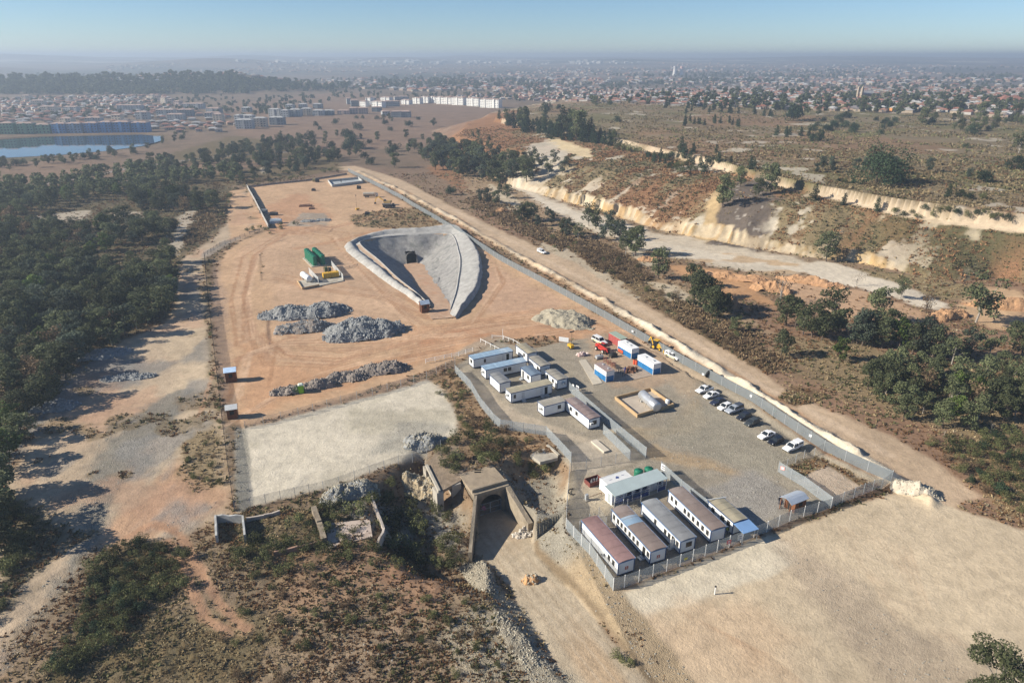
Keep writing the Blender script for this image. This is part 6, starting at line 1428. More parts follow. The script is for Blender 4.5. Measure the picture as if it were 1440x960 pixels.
def proto(kind, leaf, var, n, size, h=10.0, bark=None, bare=.0):
    key = (kind, leaf, var, n)
    if key in PROTO: return PROTO[key]
    rg = np.random.default_rng(abs(hash(str(key))) % 1000 if False else sum(ord(c) for c in str(key)))
    cl = clumps(kind, rg, h); vol = np.array([r[0] * r[1] * r[2] for _, r in cl]) ** .67; w = vol / vol.sum()
    Q = np.concatenate([leaf_quads(rg, c, r, max(6, int(n * k)), size) for (c, r), k in zip(cl, w)])
    Q[..., 2] = np.maximum(Q[..., 2], .03)
    cm = quads_mesh('crown', Q, LF[leaf])
    b = MB(); bw = .02 * h
    lean = rg.normal(size=2) * .03 * h
    top = {'gum': .8, 'open': .72, 'cyp': .9, 'round': .55, 'bush': .4}[kind] * h
    mid = (lean[0], lean[1], top * .45)
    b.tube((0, 0, -.04 * h), mid, bw * 1.15, bw * .8, 7); b.tube(mid, (lean[0] * .5, lean[1] * .5, top), bw * .8, bw * .25, 6)
    if kind != 'cyp':
        for c, r in cl[:7]:
            f = min(.9, max(.25, c[2] / h * .55)); b.tube((mid[0] * f, mid[1] * f, top * f), (c[0] * .92, c[1] * .92, c[2]), bw * .42, bw * .12, 5)
    tm = b.mesh('trunk', bark or M_BARK)
    PROTO[key] = (cm, tm, Q, h); return PROTO[key]
def tree(name, label, cat, loc, hh, P_, group=None, rz=None, sx=1.0, parts=True):
    cm, tm, Q, h0 = P_; s = hh / h0
    t = thing(name, label, cat, (loc[0], loc[1], loc[2] - .05), random.uniform(0, 6.28) if rz is None else rz, group); t.scale = (s * sx, s * sx, s)
    for n_, m_ in (('trunk', tm), ('crown', cm)):
        o = bpy.data.objects.new(n_, m_); COL.objects.link(o); o.parent = t
    return t
GUM = [proto('gum', 'gum', k, 2300, .28) for k in range(6)]; GUMB = [proto('gum', 'blue', k, 2000, .28) for k in range(3)]; LIME = [proto('gum', 'lime', k, 1500, .36) for k in range(2)]
OPEN = [proto('open', 'gum', k, 1500, .30, bark=M_PALEBARK) for k in range(4)]; CYP = [proto('cyp', 'cyp', k, 1300, .30) for k in range(4)]; RND = [proto('round', 'cyp', k, 1700, .34) for k in range(3)]
DRY = [proto('gum', 'dry', k, 700, .30) for k in range(2)]; BARE = [proto('open', 'dry', k, 160, .26, bark=M_PALEBARK) for k in range(2)]
BUSH = [proto('bush', 'bush', k, 900, .42, 10) for k in range(4)]; DBUSH = [proto('bush', 'dry', k, 700, .42, 10) for k in range(2)]
def px_to_h(u, v, hpx):
    x, y, z = at(u, v); d = math.sqrt(x * x + y * y + (H - z) ** 2)
    depth = y * CP + (H - z) * SP
    return (x, y, z), hpx * depth / 960 / (y / math.hypot(y, H - z) if y else 1) 
used = []
def free(x, y, m):
    for a, b_ in used:
        if (a - x) ** 2 + (b_ - y) ** 2 < m * m: return False
    return True
# --- trees one can tell apart: (u, v of the foot, height in the photograph, kind, label)
HUGE = proto('round', 'cyp', 7, 5200, .19)
SOLO = [
 (1233, 257, 64, HUGE, 'huge dark dense tree standing alone at the brink of the upper terrace'),
 (1226, 246, 42, DRY[0], 'reddish brown half-bare tree right behind the huge dark tree'),
 (1333, 277, 19, CYP[0], 'dark oval tree just above the sandy terrace scarp, right of the huge tree'),
 (1384, 257, 24, RND[1], 'leaning dark twin-lobed tree on the plateau near a grey bush'),
 (1361, 252, 15, GUMB[0], 'small grey-green tree beside the twin-lobed dark tree on the plateau'),
 (1426, 238, 25, RND[2], 'wide dark round tree at the right margin of the plateau'),
 (1358, 208, 9, RND[0], 'tiny lone dark bush-like tree on the open brown plateau'),
 (1306, 242, 20, GUMB[1], 'thin grey-green tree on the plateau above a white bare patch'),
 (1432, 216, 30, OPEN[0], 'tall thin pale green tree on the plateau at the right margin'),
 (1145, 282, 24, CYP[1], 'dark pointed tree in front of the sandy scarp with a long shadow'),
 (1186, 289, 18, CYP[2], 'small dark oval tree on the bench below the sandy scarp'),
 (1233, 297, 20, CYP[3], 'leaning pair-like dark tree over a white patch below the scarp'),
 (1083, 272, 42, GUM[1], 'large dark leaning tree at the foot of the sandy scarp'),
 (1041, 263, 28, GUM[2], 'medium dark tree left of the large leaning tree at the scarp'),
 (1066, 275, 24, GUM[0], 'bushy dark tree tucked against the large leaning tree'),
 (1016, 292, 46, GUM[3], 'tall slim eucalyptus on the brink of the yellow gully'),
 (991, 243, 22, CYP[0], 'dark tree above the left start of the sandy scarp'),
 (1162, 368, 42, GUM[4], 'dark tree with spreading branches in the notch of the yellow cliff'),
 (1097, 428, 46, BARE[0], 'tall nearly leafless pale tree on the orange ground'),
 (1372, 453, 66, OPEN[1], 'tall leaning dark tree on the orange bank at the right'),
 (1205, 402, 22, BARE[1], 'thin grey twiggy tree on the white washed floor'),
 (1266, 420, 28, OPEN[2], 'lone leafy tree beside the white washed floor, right of the twiggy one'),
 (1302, 440, 28, DRY[1], 'reddish brown dry tree at the end of the white washed floor'),
 (1263, 492, 46, LIME[0], 'bright green rounded tree in the middle of the dark grove'),
 (1180, 507, 32, LIME[1], 'slender bright green tree at the front left of the grove'),
 (1098, 500, 36, GUM[5], 'round leafy tree standing apart in brown grass left of the grove'),
 (926, 392, 42, GUM[0], 'leafy tree standing alone on pale sand above the dirt road'),
 (634, 274, 16, RND[1], 'round dark tree at the edge of the dirt road beyond the mesh fence'),
 (768, 157, 17, RND[2], 'small round tree alone at the back brink of the plateau'),
 (786, 154, 9, RND[0], 'lowest round tree at the back brink of the plateau'),
 (837, 150, 15, GUM[1], 'broad tree at the near edge of the far township'),
 (858, 148, 9, RND[1], 'low broad tree at the near edge of the township, right of the taller one'),
 (936, 152, 12, CYP[1], 'dark oval tree at the near edge of the township behind the plateau'),
 (867, 172, 11, RND[2], 'round dark bush-tree alone on the pale green plateau'),
 (1411, 985, 78, None, 'leafy eucalyptus top rising at the bottom right corner'),
 (372, 206 + 27, 20, RND[0], 'round dark tree at the bend of the pale path beyond the far yard'),
 (72, 613 // 1, 0, None, ''),
]
NEAR = proto('open', 'gum', 9, 6500, .16, bark=M_PALEBARK)
for u, v, hp, P_, lab in SOLO:
    if not lab: continue
    if hp == 78: loc, hh = (64.5, 66.5, tz(64.5, 66.5)), 10.5; P_ = NEAR
    else: loc, hh = px_to_h(u, v, hp)
    used.append(loc[:2]); tree('tree', lab, 'tree', loc, hh, P_, sx=1.0 if hp != 64 else 1.15)
def grove(group, label, poly, n, kinds, hp, gap, name='tree', cat='tree', jitter=.25, us=None):
    """hp: height in metres (lo, hi)"""
    us = [p[0] for p in poly]; vs = [p[1] for p in poly]; P_ = np.array(poly, float); k = 0; tries = 0
    while k < n and tries < n * 30:
        tries += 1; u, v = random.uniform(min(us), max(us)), random.uniform(min(vs), max(vs))
        if not inside(np.array([u]), np.array([v]), poly)[0]: continue
        loc = at(u, v)
        if not free(loc[0], loc[1], gap): continue
        used.append(loc[:2]); k += 1
        tree(name, label, cat, loc, random.uniform(*hp), random.choice(kinds), group)
def row(group, label, pts, kinds, name='tree', cat='tree'):
    for u, v, hp in pts:
        loc, hh = px_to_h(u, v, hp); used.append(loc[:2]); tree(name, label, cat, loc, hh, random.choice(kinds), group)
row('conifers along the brink of the mine dump', 'dark pointed conifer in the thick row along the brink of the mine dump', [(702,167,12),(712,170,15),(722,174,18),(733,180,26),(742,184,22),(750,184,16),(757,186,17),(765,185,20),(766,166,17),(775,188,17),(783,190,18),(790,184,34),(797,187,22),(804,194,24),(811,197,40),(818,199,20),(826,200,28),(834,201,24),(842,200,16),(849,203,20),(856,205,22),(863,202,18),(729,176,22),(738,181,30),(800,180,28),(815,190,36),(830,192,26)], CYP + CYP + GUM[:2], 'conifer', 'conifer')
grove('conifers along the brink of the mine dump', 'dark pointed conifer in the thick row along the brink of the mine dump', [(702,166),(740,176),(800,184),(862,198),(858,206),(800,201),(745,190),(705,174)], 34, CYP, (8, 12), 4, 'conifer', 'conifer')
row('dark trees on the bench of the mine dump', 'dark pointed tree of the loose rows on the bench and plateau edge of the dump', [(929,222,14),(945,222,12),(953,223,10),(962,223,22),(970,228,18),(975,232,10),(985,236,17),(998,231,16),(1011,228,18),(1028,229,10),(1055,238,18),(1060,236,14),(928,227,9),(935,230,9),(920,220,8),(958,214,22),(1007,215,12),(975,214,14)], CYP + RND[:1], 'conifer', 'conifer')
row('shrubs along the foot of the terrace', 'rounded dark green shrub of the broken row below the sandy terrace scarp', [(1258,300,10),(1271,303,9),(1282,300,8),(1300,298,10),(1312,302,9),(1322,298,14),(1335,303,12),(1346,300,10),(1360,304,12),(1375,306,11),(1392,308,12),(1405,305,9),(1418,310,14),(1385,300,9),(1290,307,9),(1350,276,13),(1362,280,12),(1382,280,12),(1188,257,9),(1200,258,8),(1180,256,8)], RND + BUSH, 'shrub', 'shrub')
row('low shrubs at the left scarp', 'low dark shrub at the foot of the short sandy scarp left of the bench', [(872,210,14),(880,212,13),(888,214,14),(896,215,11),(868,206,9)], BUSH, 'shrub', 'shrub')
grove('dark trees of the plateau thicket', 'dark rounded tree of the plateau thicket behind the huge lone tree', [(1140,172),(1180,165),(1262,172),(1266,188),(1200,190),(1140,186)], 26, RND, (5, 8), 5)
grove('trees behind the plateau thicket', 'mixed green tree of the thinner belt near the township at the right', [(1296,182),(1300,165),(1390,168),(1440,170),(1440,188),(1330,190)], 17, RND + GUM, (6, 11), 6)
row('scattered plateau trees by the town', 'dark tree standing loosely near the township edge at the right', [(1150,163,14),(1190,166,12),(1213,158,22),(1263,163,19),(1297,176,24),(1313,172,14),(1377,170,26),(1427,168,20),(1116,170,30),(1122,168,20),(1135,160,12),(1350,185,18)], RND + GUM)
grove('conifers in two plateau rows', 'small dark conifer in the two straight rows on the plateau, behind the bench', [(958,168),(1045,172),(1048,179),(958,177)], 15, CYP, (5, 7.5), 4, 'conifer', 'conifer')
grove('conifers in two plateau rows', 'small dark conifer in the two straight rows on the plateau, behind the bench', [(958,152),(1020,154),(1095,160),(1094,166),(958,160)], 18, CYP, (6, 9), 5, 'conifer', 'conifer')
grove('conifers in the short plateau row', 'dark oval conifer of the short row on the plateau above the terrace', [(1090,186),(1168,196),(1166,204),(1092,194)], 11, CYP + RND[:1], (6, 9), 5, 'conifer', 'conifer')
grove('grey-green saplings by the huge tree', 'thin grey-green sapling beside the huge lone tree', [(1124,240),(1150,238),(1215,228),(1270,232),(1265,240),(1210,242),(1150,244)], 14, GUMB, (5, 8), 4)
grove('eucalyptus wood at the hill foot', 'tall grey-green eucalyptus in the wood at the foot of the rust-coloured hill end', [(586,214),(620,205),(655,212),(690,232),(735,242),(745,256),(700,262),(655,250),(610,240)], 80, GUM + GUMB, (9, 15), 3.8, 'eucalyptus', 'eucalyptus')
grove('eucalyptus on the hill slope', 'thin eucalyptus on the pale upper slope of the mine dump', [(670,205),(740,222),(800,235),(795,250),(745,245),(690,228)], 16, OPEN + GUMB, (7, 10), 6, 'eucalyptus', 'eucalyptus')
grove('saplings on the rust slope', 'small tree on the rust-coloured end of the mine dump', [(660,185),(690,195),(700,215),(665,212)], 6, OPEN, (5, 7), 6)
row('trees on the sandy flat', 'bushy dark tree of the scattered group on the sandy flat below the yellow cliff', [(686,286,22),(676,284,18),(697,288,20),(713,279,20),(703,272,14),(733,312,24),(742,311,26),(749,309,22),(776,316,20),(770,305,14),(828,318,32),(838,322,28),(855,326,30),(864,334,24),(848,338,22),(872,338,28),(885,352,30),(893,360,42),(880,358,30),(792,330,24),(800,334,26),(813,336,22),(756,318,16)], OPEN + GUM + GUMB)
row('trees beside the dirt road', 'dark tree of the tight clump beside the dirt road, above the parked cars', [(972,404,34),(980,420,40),(988,438,52),(998,446,44),(1008,448,36),(1020,440,28),(975,432,30),(1032,466,20)], GUM)
row('trees of the right grove', 'dark spreading tree of the broad grove beyond the dirt road at the right', [(1105,458,44),(1118,460,40),(1130,470,34),(1142,474,48),(1155,478,40),(1168,462,54),(1178,470,36),(1205,484,42),(1212,486,52),(1228,488,40),(1240,490,44),(1282,498,44),(1296,500,52),(1310,504,46),(1325,506,38),(1338,512,40),(1362,505,42),(1390,500,36),(1424,492,40),(1436,500,44),(1230,455,50),(1250,470,36),(1405,525,30)], OPEN + GUM + GUMB)
grove('trees of the lower right grove', 'leafy tree of the dense grove at the right margin below the brown grass', [(1214,545),(1260,530),(1300,520),(1350,545),(1440,525),(1450,580),(1400,600),(1340,608),(1290,600),(1240,580)], 40, GUM + OPEN + LIME[:1] + DRY[:1], (6.5, 9.5), 4.2)
row('bare white trunks', 'bare white dead trunk among the right-hand trees', [(1283,590,26),(1366,590,20),(1393,608,18),(1327,615,14)], BARE)
grove('bushes of the right margin', 'rounded bush at the right margin beside the dirt road', [(1290,612),(1330,620),(1440,600),(1450,725),(1400,708),(1350,665)], 46, BUSH + DBUSH + RND[:1], (1.6, 3.4), 2.6, 'roadside_shrub', 'roadside shrub')
grove('bushes in the brown grass strip', 'low bush in the brown grass between the road and the sandy flat', [(650,290),(800,360),(930,420),(1090,510),(1130,500),(960,400),(820,345),(680,275)], 34, DBUSH + BUSH, (1.5, 3), 4, 'bush', 'bush')
grove('brown thicket by the dirt road', 'brown dry bush of the thick brush between the dirt road and the sandy flat', [(800,340),(850,348),(905,378),(915,398),(880,400),(835,375)], 55, DBUSH, (1.8, 3.2), 2.6, 'dry_bush', 'dry bush')
grove('brown thicket by the dirt road', 'brown dry bush of the thick brush between the dirt road and the sandy flat', [(690,285),(760,325),(800,345),(790,352),(735,325),(680,295)], 36, DBUSH, (1.5, 2.8), 3, 'dry_bush', 'dry bush')
grove('brown thicket by the dirt road', 'brown dry bush of the thick brush between the dirt road and the sandy flat', [(930,420),(1010,460),(1090,505),(1080,530),(1000,480),(930,440)], 50, DBUSH, (1.0, 2.0), 2.4, 'dry_bush', 'dry bush')
grove('shrubs of the upper bench', 'dark green shrub of the dense line on the bench above the rust slope', [(900,214),(935,220),(965,232),(985,243),(975,250),(945,240),(905,224)], 26, RND + BUSH + CYP[:1], (2.5, 5), 3.2, 'shrub', 'shrub')
# valley in the middle distance
grove('scattered trees of the brown valley', 'dark tree scattered on the brown valley ground beyond the far yard', [(330,205),(480,180),(560,165),(640,180),(600,205),(560,240),(480,232),(390,240),(330,240)], 52, RND + GUM, (6, 12), 9, 'valley_tree', 'valley tree')
row('round trees by the far apartments', 'round tree on the open brown ground near the apartment blocks', [(444,178,9),(450,183,7),(472,175,11),(501,167,6),(510,167,6),(531,168,7),(579,175,5),(588,169,6),(607,173,5),(495,209,24),(507,210,16),(487,212,14),(466,209,14),(556,213,15)], RND)
grove('trees on the lake shore', 'dark tree of the belt along the near shore of the lake', [(0,230),(60,229),(150,217),(215,208),(262,196),(262,186),(235,190),(215,212),(150,224),(40,238),(0,240)], 34, GUM + RND, (5, 8), 6, 'lakeside_tree', 'lakeside tree')
grove('trees of the near valley wood', 'grey-green tree of the loose wood behind the far orange yard', [(180,240),(250,226),(330,214),(440,205),(485,225),(345,260),(300,240),(240,258)], 100, GUM + GUMB + RND[:1], (6, 11), 4.5, 'valley_tree', 'valley tree')
grove('trees of the valley belt', 'grey-green tree of the belt running from the wood toward the apartments', [(310,212),(430,195),(440,203),(318,220)], 26, GUM + GUMB, (7, 10), 5, 'valley_tree', 'valley tree')
# --- the wood on the left
def scatter_px(poly, gap, n, seed):
    rg = np.random.default_rng(seed); pp = np.array(pl(poly)); out = []; cell = {}
    lo, hi = pp.min(0), pp.max(0)
    X = rg.uniform(lo[0], hi[0], n); Y = rg.uniform(lo[1], hi[1], n); ok = inside(X, Y, [tuple(q) for q in pp])
    for x, y in zip(X[ok], Y[ok]):
        k = (int(x // gap), int(y // gap)); bad = False
        for i in (-1, 0, 1):
            for j in (-1, 0, 1):
                for a, b_ in cell.get((k[0] + i, k[1] + j), ()):
                    if (a - x) ** 2 + (b_ - y) ** 2 < gap * gap: bad = True
        if bad: continue
        cell.setdefault(k, []).append((x, y)); out.append((x, y))
    return out
dense = scatter_px([(-60,385),(0,392),(60,380),(110,372),(150,392),(205,385),(240,370),(245,440),(180,470),(110,520),(60,580),(25,640),(0,700),(-60,760)], 4.7, 9000, 3)
loose = scatter_px([(-60,262),(60,262),(130,250),(200,238),(300,236),(335,250),(300,300),(250,345),(245,372),(205,388),(150,392),(110,372),(60,380),(0,392),(-60,385)], 7.2, 9000, 4)
loose = [(x, y) for x, y in loose if vnoise(np.array([x / 40]), np.array([y / 40]), 9)[0] > .40]
corner = scatter_px([(-80,700),(0,690),(8,720),(-10,800),(-30,900),(-120,900)], 3.6, 900, 5)
FOREST = sorted([(x, y, 'd') for x, y in dense + corner] + [(x, y, 'l') for x, y in loose], key=lambda p: p[0] ** 2 + p[1] ** 2)
rest = []
rg = np.random.default_rng(5)
kf = 0
def in_view(x, y, z):
    d = y * CP + (H - z) * SP; u = 720 + 960 * x / d; v = 480 + 960 * ((H - z) * CP - y * SP) / d
    return -25 < u < 1465 and -20 < v < 1010
for x, y, c in FOREST:
    z = tz(x, y); hh = rg.uniform(6, 10.5) if c == 'd' else rg.uniform(6.5, 11)
    if not in_view(x, y, z + 4): continue
    if kf < 290:
        kf += 1
        tree('gum_tree', 'dark green eucalyptus of the dense wood filling the left side', 'tree', (x, y, z), hh, (GUM + GUMB + LIME[:1] + OPEN[:2] + DRY[:1])[int(rg.integers(0, 13))], 'trees of the left wood', sx=1.22)
    else: rest.append((x, y, z, hh))
LOWQ = [proto('gum', 'gum', 20 + k, 420, .62) for k in range(4)]
def mass(name, label, pts, protos, m, cat='trees', wide=1.15):
    A = []
    for x, y, z, hh in pts:
        Q = protos[int(rg.integers(0, len(protos)))][2]; s = hh / 10; a = rg.uniform(0, 6.28); ca, sa = math.cos(a), math.sin(a)
        q = Q.copy(); X_ = (q[..., 0] * ca - q[..., 1] * sa) * s * wide + x; Y_ = (q[..., 0] * sa + q[..., 1] * ca) * s * wide + y
        A.append(np.stack([X_, Y_, q[..., 2] * s + z], -1))
    o = bpy.data.objects.new(name, quads_mesh(name, np.concatenate(A), m)); COL.objects.link(o); return tag(o, label, cat, kind='stuff')
mass('woodland', 'far part of the dark eucalyptus wood on the left', rest, LOWQ, LF['gum'])
TINY = [proto('gum', 'gum', 30 + k, 70, 1.5) for k in range(3)] + [proto('round', 'cyp', 33, 70, 1.6)]
def px_scatter(poly, n, lo, hi, dens=None):
    us = [p[0] for p in poly]; vs = [p[1] for p in poly]; r = []
    U = rg.uniform(min(us), max(us), n * 3); V_ = rg.uniform(min(vs), max(vs), n * 3); ok = inside(U, V_, poly)
    for u, v in list(zip(U[ok], V_[ok]))[:n]:
        x, y, z = at(u, v)
        if dens is not None and dens(x, y): continue
        r.append((x, y, z - .3, rg.uniform(lo, hi)))
    return r
far = px_scatter([(0,133),(0,112),(60,106),(330,106),(350,116),(350,132),(200,134)], 900, 8, 15) + px_scatter([(0,140),(330,134),(330,160),(0,170)], 260, 4, 8)
far += px_scatter([(600,140),(600,118),(1440,112),(1440,160),(1100,156),(830,146)], 1100, 5, 11) + px_scatter([(150,119),(1440,95),(1440,112),(600,125),(350,130)], 1500, 8, 16, lambda x, y: vnoise(np.array([x / 300.]), np.array([y / 300.]), 4)[0] < .45)
far += px_scatter([(330,142),(480,128),(620,135),(620,140),(480,140),(400,160),(330,165)], 140, 5, 9)
mass('distant_trees', 'far-off dark trees among the township and on the low ridge', far, TINY, LF['gum'])

# --- bushes of the foreground
grove('bushes of the ruins', 'green leafy bush growing in and around the concrete ruins', [(330,770),(400,745),(430,715),(470,700),(540,670),(560,690),(600,700),(640,740),(655,775),(640,800),(560,800),(480,790),(400,810),(340,815)], 64, BUSH, (1.6, 3.4), 2.0, 'bush', 'bush')
grove('bushes on the ruined deck', 'leafy bush on the overgrown deck and bank above the old portal', [(610,640),(640,610),(680,590),(740,615),(770,630),(780,665),(750,680),(700,650),(640,670)], 24, BUSH + DBUSH[:1], (1.6, 3.6), 2.0, 'bush', 'bush')
grove('bushes of the dark thicket', 'dark bush of the thicket between the gravel road and the red track', [(125,795),(200,760),(258,780),(258,830),(210,850),(165,900),(90,955),(70,940),(115,870)], 85, BUSH + BUSH + RND, (1.2, 2.8), 1.7, 'thicket_shrub', 'thicket shrub')
grove('bushes at the left margin', 'dark bush at the left margin beside the gravel road', [(-10,690),(45,720),(50,760),(10,840),(-20,900)], 30, BUSH, (1.4, 3.2), 1.8, 'bush', 'bush')
grove('bushes of the lower slope', 'low bush on the brown slope left of the ramp', [(300,860),(420,800),(520,830),(640,830),(720,900),(760,960),(300,960)], 46, BUSH + DBUSH, (.8, 1.8), 2.2, 'bush', 'bush')
grove('bushes on the compound bank', 'bush on the steep bank outside the upper yard fence', [(606,545),(640,520),(655,560),(690,600),(660,610),(630,570)], 14, BUSH + DBUSH, (1.2, 2.2), 1.8, 'bush', 'bush')
row('green bushes on the ramp edge', 'small round green bush on the right edge of the ramp', [(868,925,12),(884,935,10)], BUSH, 'bush', 'bush')
grove('bushes along the perimeter track', 'bush on the strip between the left wire fence and the gravel', [(288,380),(298,380),(305,480),(312,560),(318,680),(270,690),(262,650),(300,600),(290,480)], 30, BUSH + DBUSH, (.8, 1.8), 2.5, 'bush', 'bush')
grove('bushes of the far grass strip', 'bush in the brown grass strip behind the box cut', [(500,300),(590,292),(625,310),(560,318),(500,315)], 10, BUSH + DBUSH, (1.2, 2.4), 3, 'bush', 'bush')
grove('bushes beside the far slab wall', 'dark bush below the end of the grey slab wall', [(345,322),(400,314),(430,318),(420,324),(350,334)], 10, BUSH, (1.2, 3), 3, 'bush', 'bush')
grove('bushes past the far yard', 'brownish bush of the strip between the far slab wall and the wood', [(345,262),(480,243),(480,232),(330,250),(300,330),(330,270)], 44, BUSH + DBUSH, (1.8, 3.6), 3, 'brown_shrub', 'brown shrub')

# --- grass and low scrub, by what the land carries
def tufts(name, label, n, leaf, pick, size, r0=48, r1=520, blades=6, seed=1, tall=1.0):
    g_ = np.random.default_rng(seed)
    rr = np.exp(g_.uniform(math.log(r0), math.log(r1), n)); th = g_.uniform(R(-50), R(50), n)
    i = ring(rr).astype(int); j = np.clip(((th - TH[0]) / R(DTH)).astype(int), 0, NT - 1)
    x, y = rr * np.sin(th), rr * np.cos(th); w = VEG[i, j]
    ok = pick(x, y, w, g_.uniform(size=n), i, j); x, y, rr, i, j = x[ok], y[ok], rr[ok], i[ok], j[ok]; k = len(x)
    s = size * g_.uniform(.5, 1.3, k) * np.clip((rr / 110) ** .55, .8, 2.2)
    zc = GZ[i, j]
    Q = []
    for b_ in range(blades):
        a = g_.uniform(0, 6.28, k); d = g_.uniform(.1, .7, k) * s; lean = g_.uniform(-.5, .5, k) * s
        w2 = s * g_.uniform(.18, .38, k); hh = s * g_.uniform(.45, 1.1, k) * tall
        bx, by = x + np.cos(a) * d, y + np.sin(a) * d; t = g_.uniform(0, 6.28, k); tx, ty = np.cos(t) * w2, np.sin(t) * w2
        lx, ly = np.cos(a) * lean, np.sin(a) * lean
        hh = hh * .8; lx, ly = lx * 1.9, ly * 1.9
        Q.append(np.stack([np.stack([bx - tx, by - ty, zc - .08], 1), np.stack([bx + tx, by + ty, zc - .08], 1), np.stack([bx + tx * .8 + lx, by + ty * .8 + ly, zc + hh], 1), np.stack([bx - tx * .6 + lx * 1.3, by - ty * .6 + ly * 1.3, zc + hh * .85], 1)], 1))
    o = bpy.data.objects.new(name, quads_mesh(name, np.concatenate(Q), LF[leaf])); COL.objects.link(o); return tag(o, label, 'grass' if 'grass' in name else 'scrub', kind='stuff')
nzA = lambda x, y, s, sd: fbm(x, y, s, sd, 3)
rustm = lambda x, y: nzA(x, y, 22, 201) + .5 * nzA(x, y, 6, 203)
tufts('dry_grass', 'dry straw-coloured grass over the open ground', 120000, 'straw', lambda x, y, w, q, i, j: (q < w * 1.0) & (w > .15) & (rustm(x, y) > -.05), .36, seed=1)
tufts('rust_grass', 'rust-brown dry grass over the slopes and verges', 110000, 'rust', lambda x, y, w, q, i, j: (q < w * 1.1) & (w > .15) & (rustm(x, y) < .12), .38, seed=2)
tufts('low_scrub', 'low dark green scrub dotted over the rough ground', 60000, 'scrub', lambda x, y, w, q, i, j: (q < w * .95) & (w > .3) & (nzA(x, y, 14, 205) > .02), .5, seed=3, blades=7, tall=.8)
tufts('grey_scrub', 'greyish low scrub among the grass', 70000, 'grey', lambda x, y, w, q, i, j: (q < w * .7) & (w > .25) & (nzA(x, y, 10, 207) > .1), .42, seed=4, tall=.8)

HILL = lambda x, y: inside(x, y, Q0) & ~inside(x, y, Q4)
tufts('hill_rust_grass', 'rust-coloured grass in streaks down the slope of the mine dump', 90000, 'rust', lambda x, y, w, q, i, j: (q < w * 1.3) & (w > .3) & HILL(x, y) & (nzA(x * .67 + y * .75, (x * .74 - y * .67) * 3, 30, 221) > -.12), .52, 230, 700, seed=11)
tufts('hill_olive_scrub', 'olive scrub and grass over the slope of the mine dump', 80000, 'scrub', lambda x, y, w, q, i, j: (q < w * 1.1) & (w > .3) & HILL(x, y) & (nzA(x * .67 + y * .75, (x * .74 - y * .67) * 3, 30, 221) < .02), .5, 230, 700, seed=12, tall=.8)
tufts('plateau_grass', 'straw and olive grass over the plateau', 90000, 'straw', lambda x, y, w, q, i, j: (q < w * .9) & (w > .3) & inside(x, y, Q4) & (nzA(x, y, 40, 223) > -.1), .6, 260, 1000, seed=13, blades=5)
tufts('plateau_scrub', 'dark low scrub dotted over the plateau', 60000, 'scrub', lambda x, y, w, q, i, j: (q < w * .6) & (w > .3) & inside(x, y, Q4) & (nzA(x, y, 28, 225) > .05), .6, 260, 1000, seed=14, blades=5)
BRW = [pl(q) for q in ([(815,332),(855,345),(905,372),(915,396),(885,398),(840,378),(805,348)], [(640,250),(740,300),(800,335),(790,352),(700,312),(650,280)], [(945,412),(1020,450),(1095,500),(1130,525),(1090,530),(1000,478),(950,440)], [(300,262),(335,262),(325,290),(290,335),(262,350),(270,310)])]
tufts('brown_brush', 'tall brown dry brush in dense strips along the dirt road', 130000, 'brush', lambda x, y, w, q, i, j: (q < .9) & (sum(inside(x + nzA(x, y, 9, 231) * 5, y + nzA(x, y, 9, 233) * 5, q_) for q_ in BRW) > 0), .46, 140, 420, seed=21, tall=1.5)
# --- loose stones over gravel and rubble ground
def stones(name, label, n, m, size, seed, thr=.35, r1=180):
    g_ = np.random.default_rng(seed); rr = np.exp(g_.uniform(math.log(55), math.log(r1), n)); th = g_.uniform(R(-48), R(48), n)
    i = ring(rr).astype(int); j = np.clip(((th - TH[0]) / R(DTH)).astype(int), 0, NT - 1)
    x, y = rr * np.sin(th), rr * np.cos(th); ok = (GRV[i, j] > thr) & (g_.uniform(size=n) < GRV[i, j]) & (nzA(x, y, 5, 211 + seed) > -.15); x, y, z = x[ok], y[ok], GZ[i, j][ok]; k = len(x)
    U_ = np.array([(1,0,-.2),(-1,0,-.2),(0,1,-.2),(0,-1,-.2),(.2,.1,.8)]); s = size * g_.uniform(.35, 1.0, (k, 1, 1)) ** 1.5
    V_ = U_[None] * s * g_.uniform(.6, 1.3, (k, 5, 1)) + g_.normal(size=(k, 5, 3)) * s * .12; a = g_.uniform(0, 6.28, k)[:, None]
    Vx = V_[..., 0] * np.cos(a) - V_[..., 1] * np.sin(a) + x[:, None]; Vy = V_[..., 0] * np.sin(a) + V_[..., 1] * np.cos(a) + y[:, None]; Vz = V_[..., 2] + z[:, None]
    V3 = np.stack([Vx, Vy, Vz], -1).reshape(-1, 3); T = np.array([(0,2,4),(2,1,4),(1,3,4),(3,0,4)]); F = (T[None] + (np.arange(k) * 5)[:, None, None]).reshape(-1, 3)
    me = bpy.data.meshes.new(name); me.vertices.add(len(V3)); me.vertices.foreach_set('co', V3.astype(np.float32).ravel()); me.loops.add(F.size); me.loops.foreach_set('vertex_index', F.astype(np.int32).ravel())
    me.polygons.add(len(F)); me.polygons.foreach_set('loop_start', np.arange(0, F.size, 3, dtype=np.int32)); me.update(calc_edges=True); me.materials.append(m)
    o = bpy.data.objects.new(name, me); COL.objects.link(o); tag(o, label, 'stones', kind='stuff')
stones('loose_stones', 'loose grey stones strewn over the gravel and rubble ground', 45000, mat('loose_stone', (.29, .27, .225), .95, .35, 2, world=True), .24, 1)
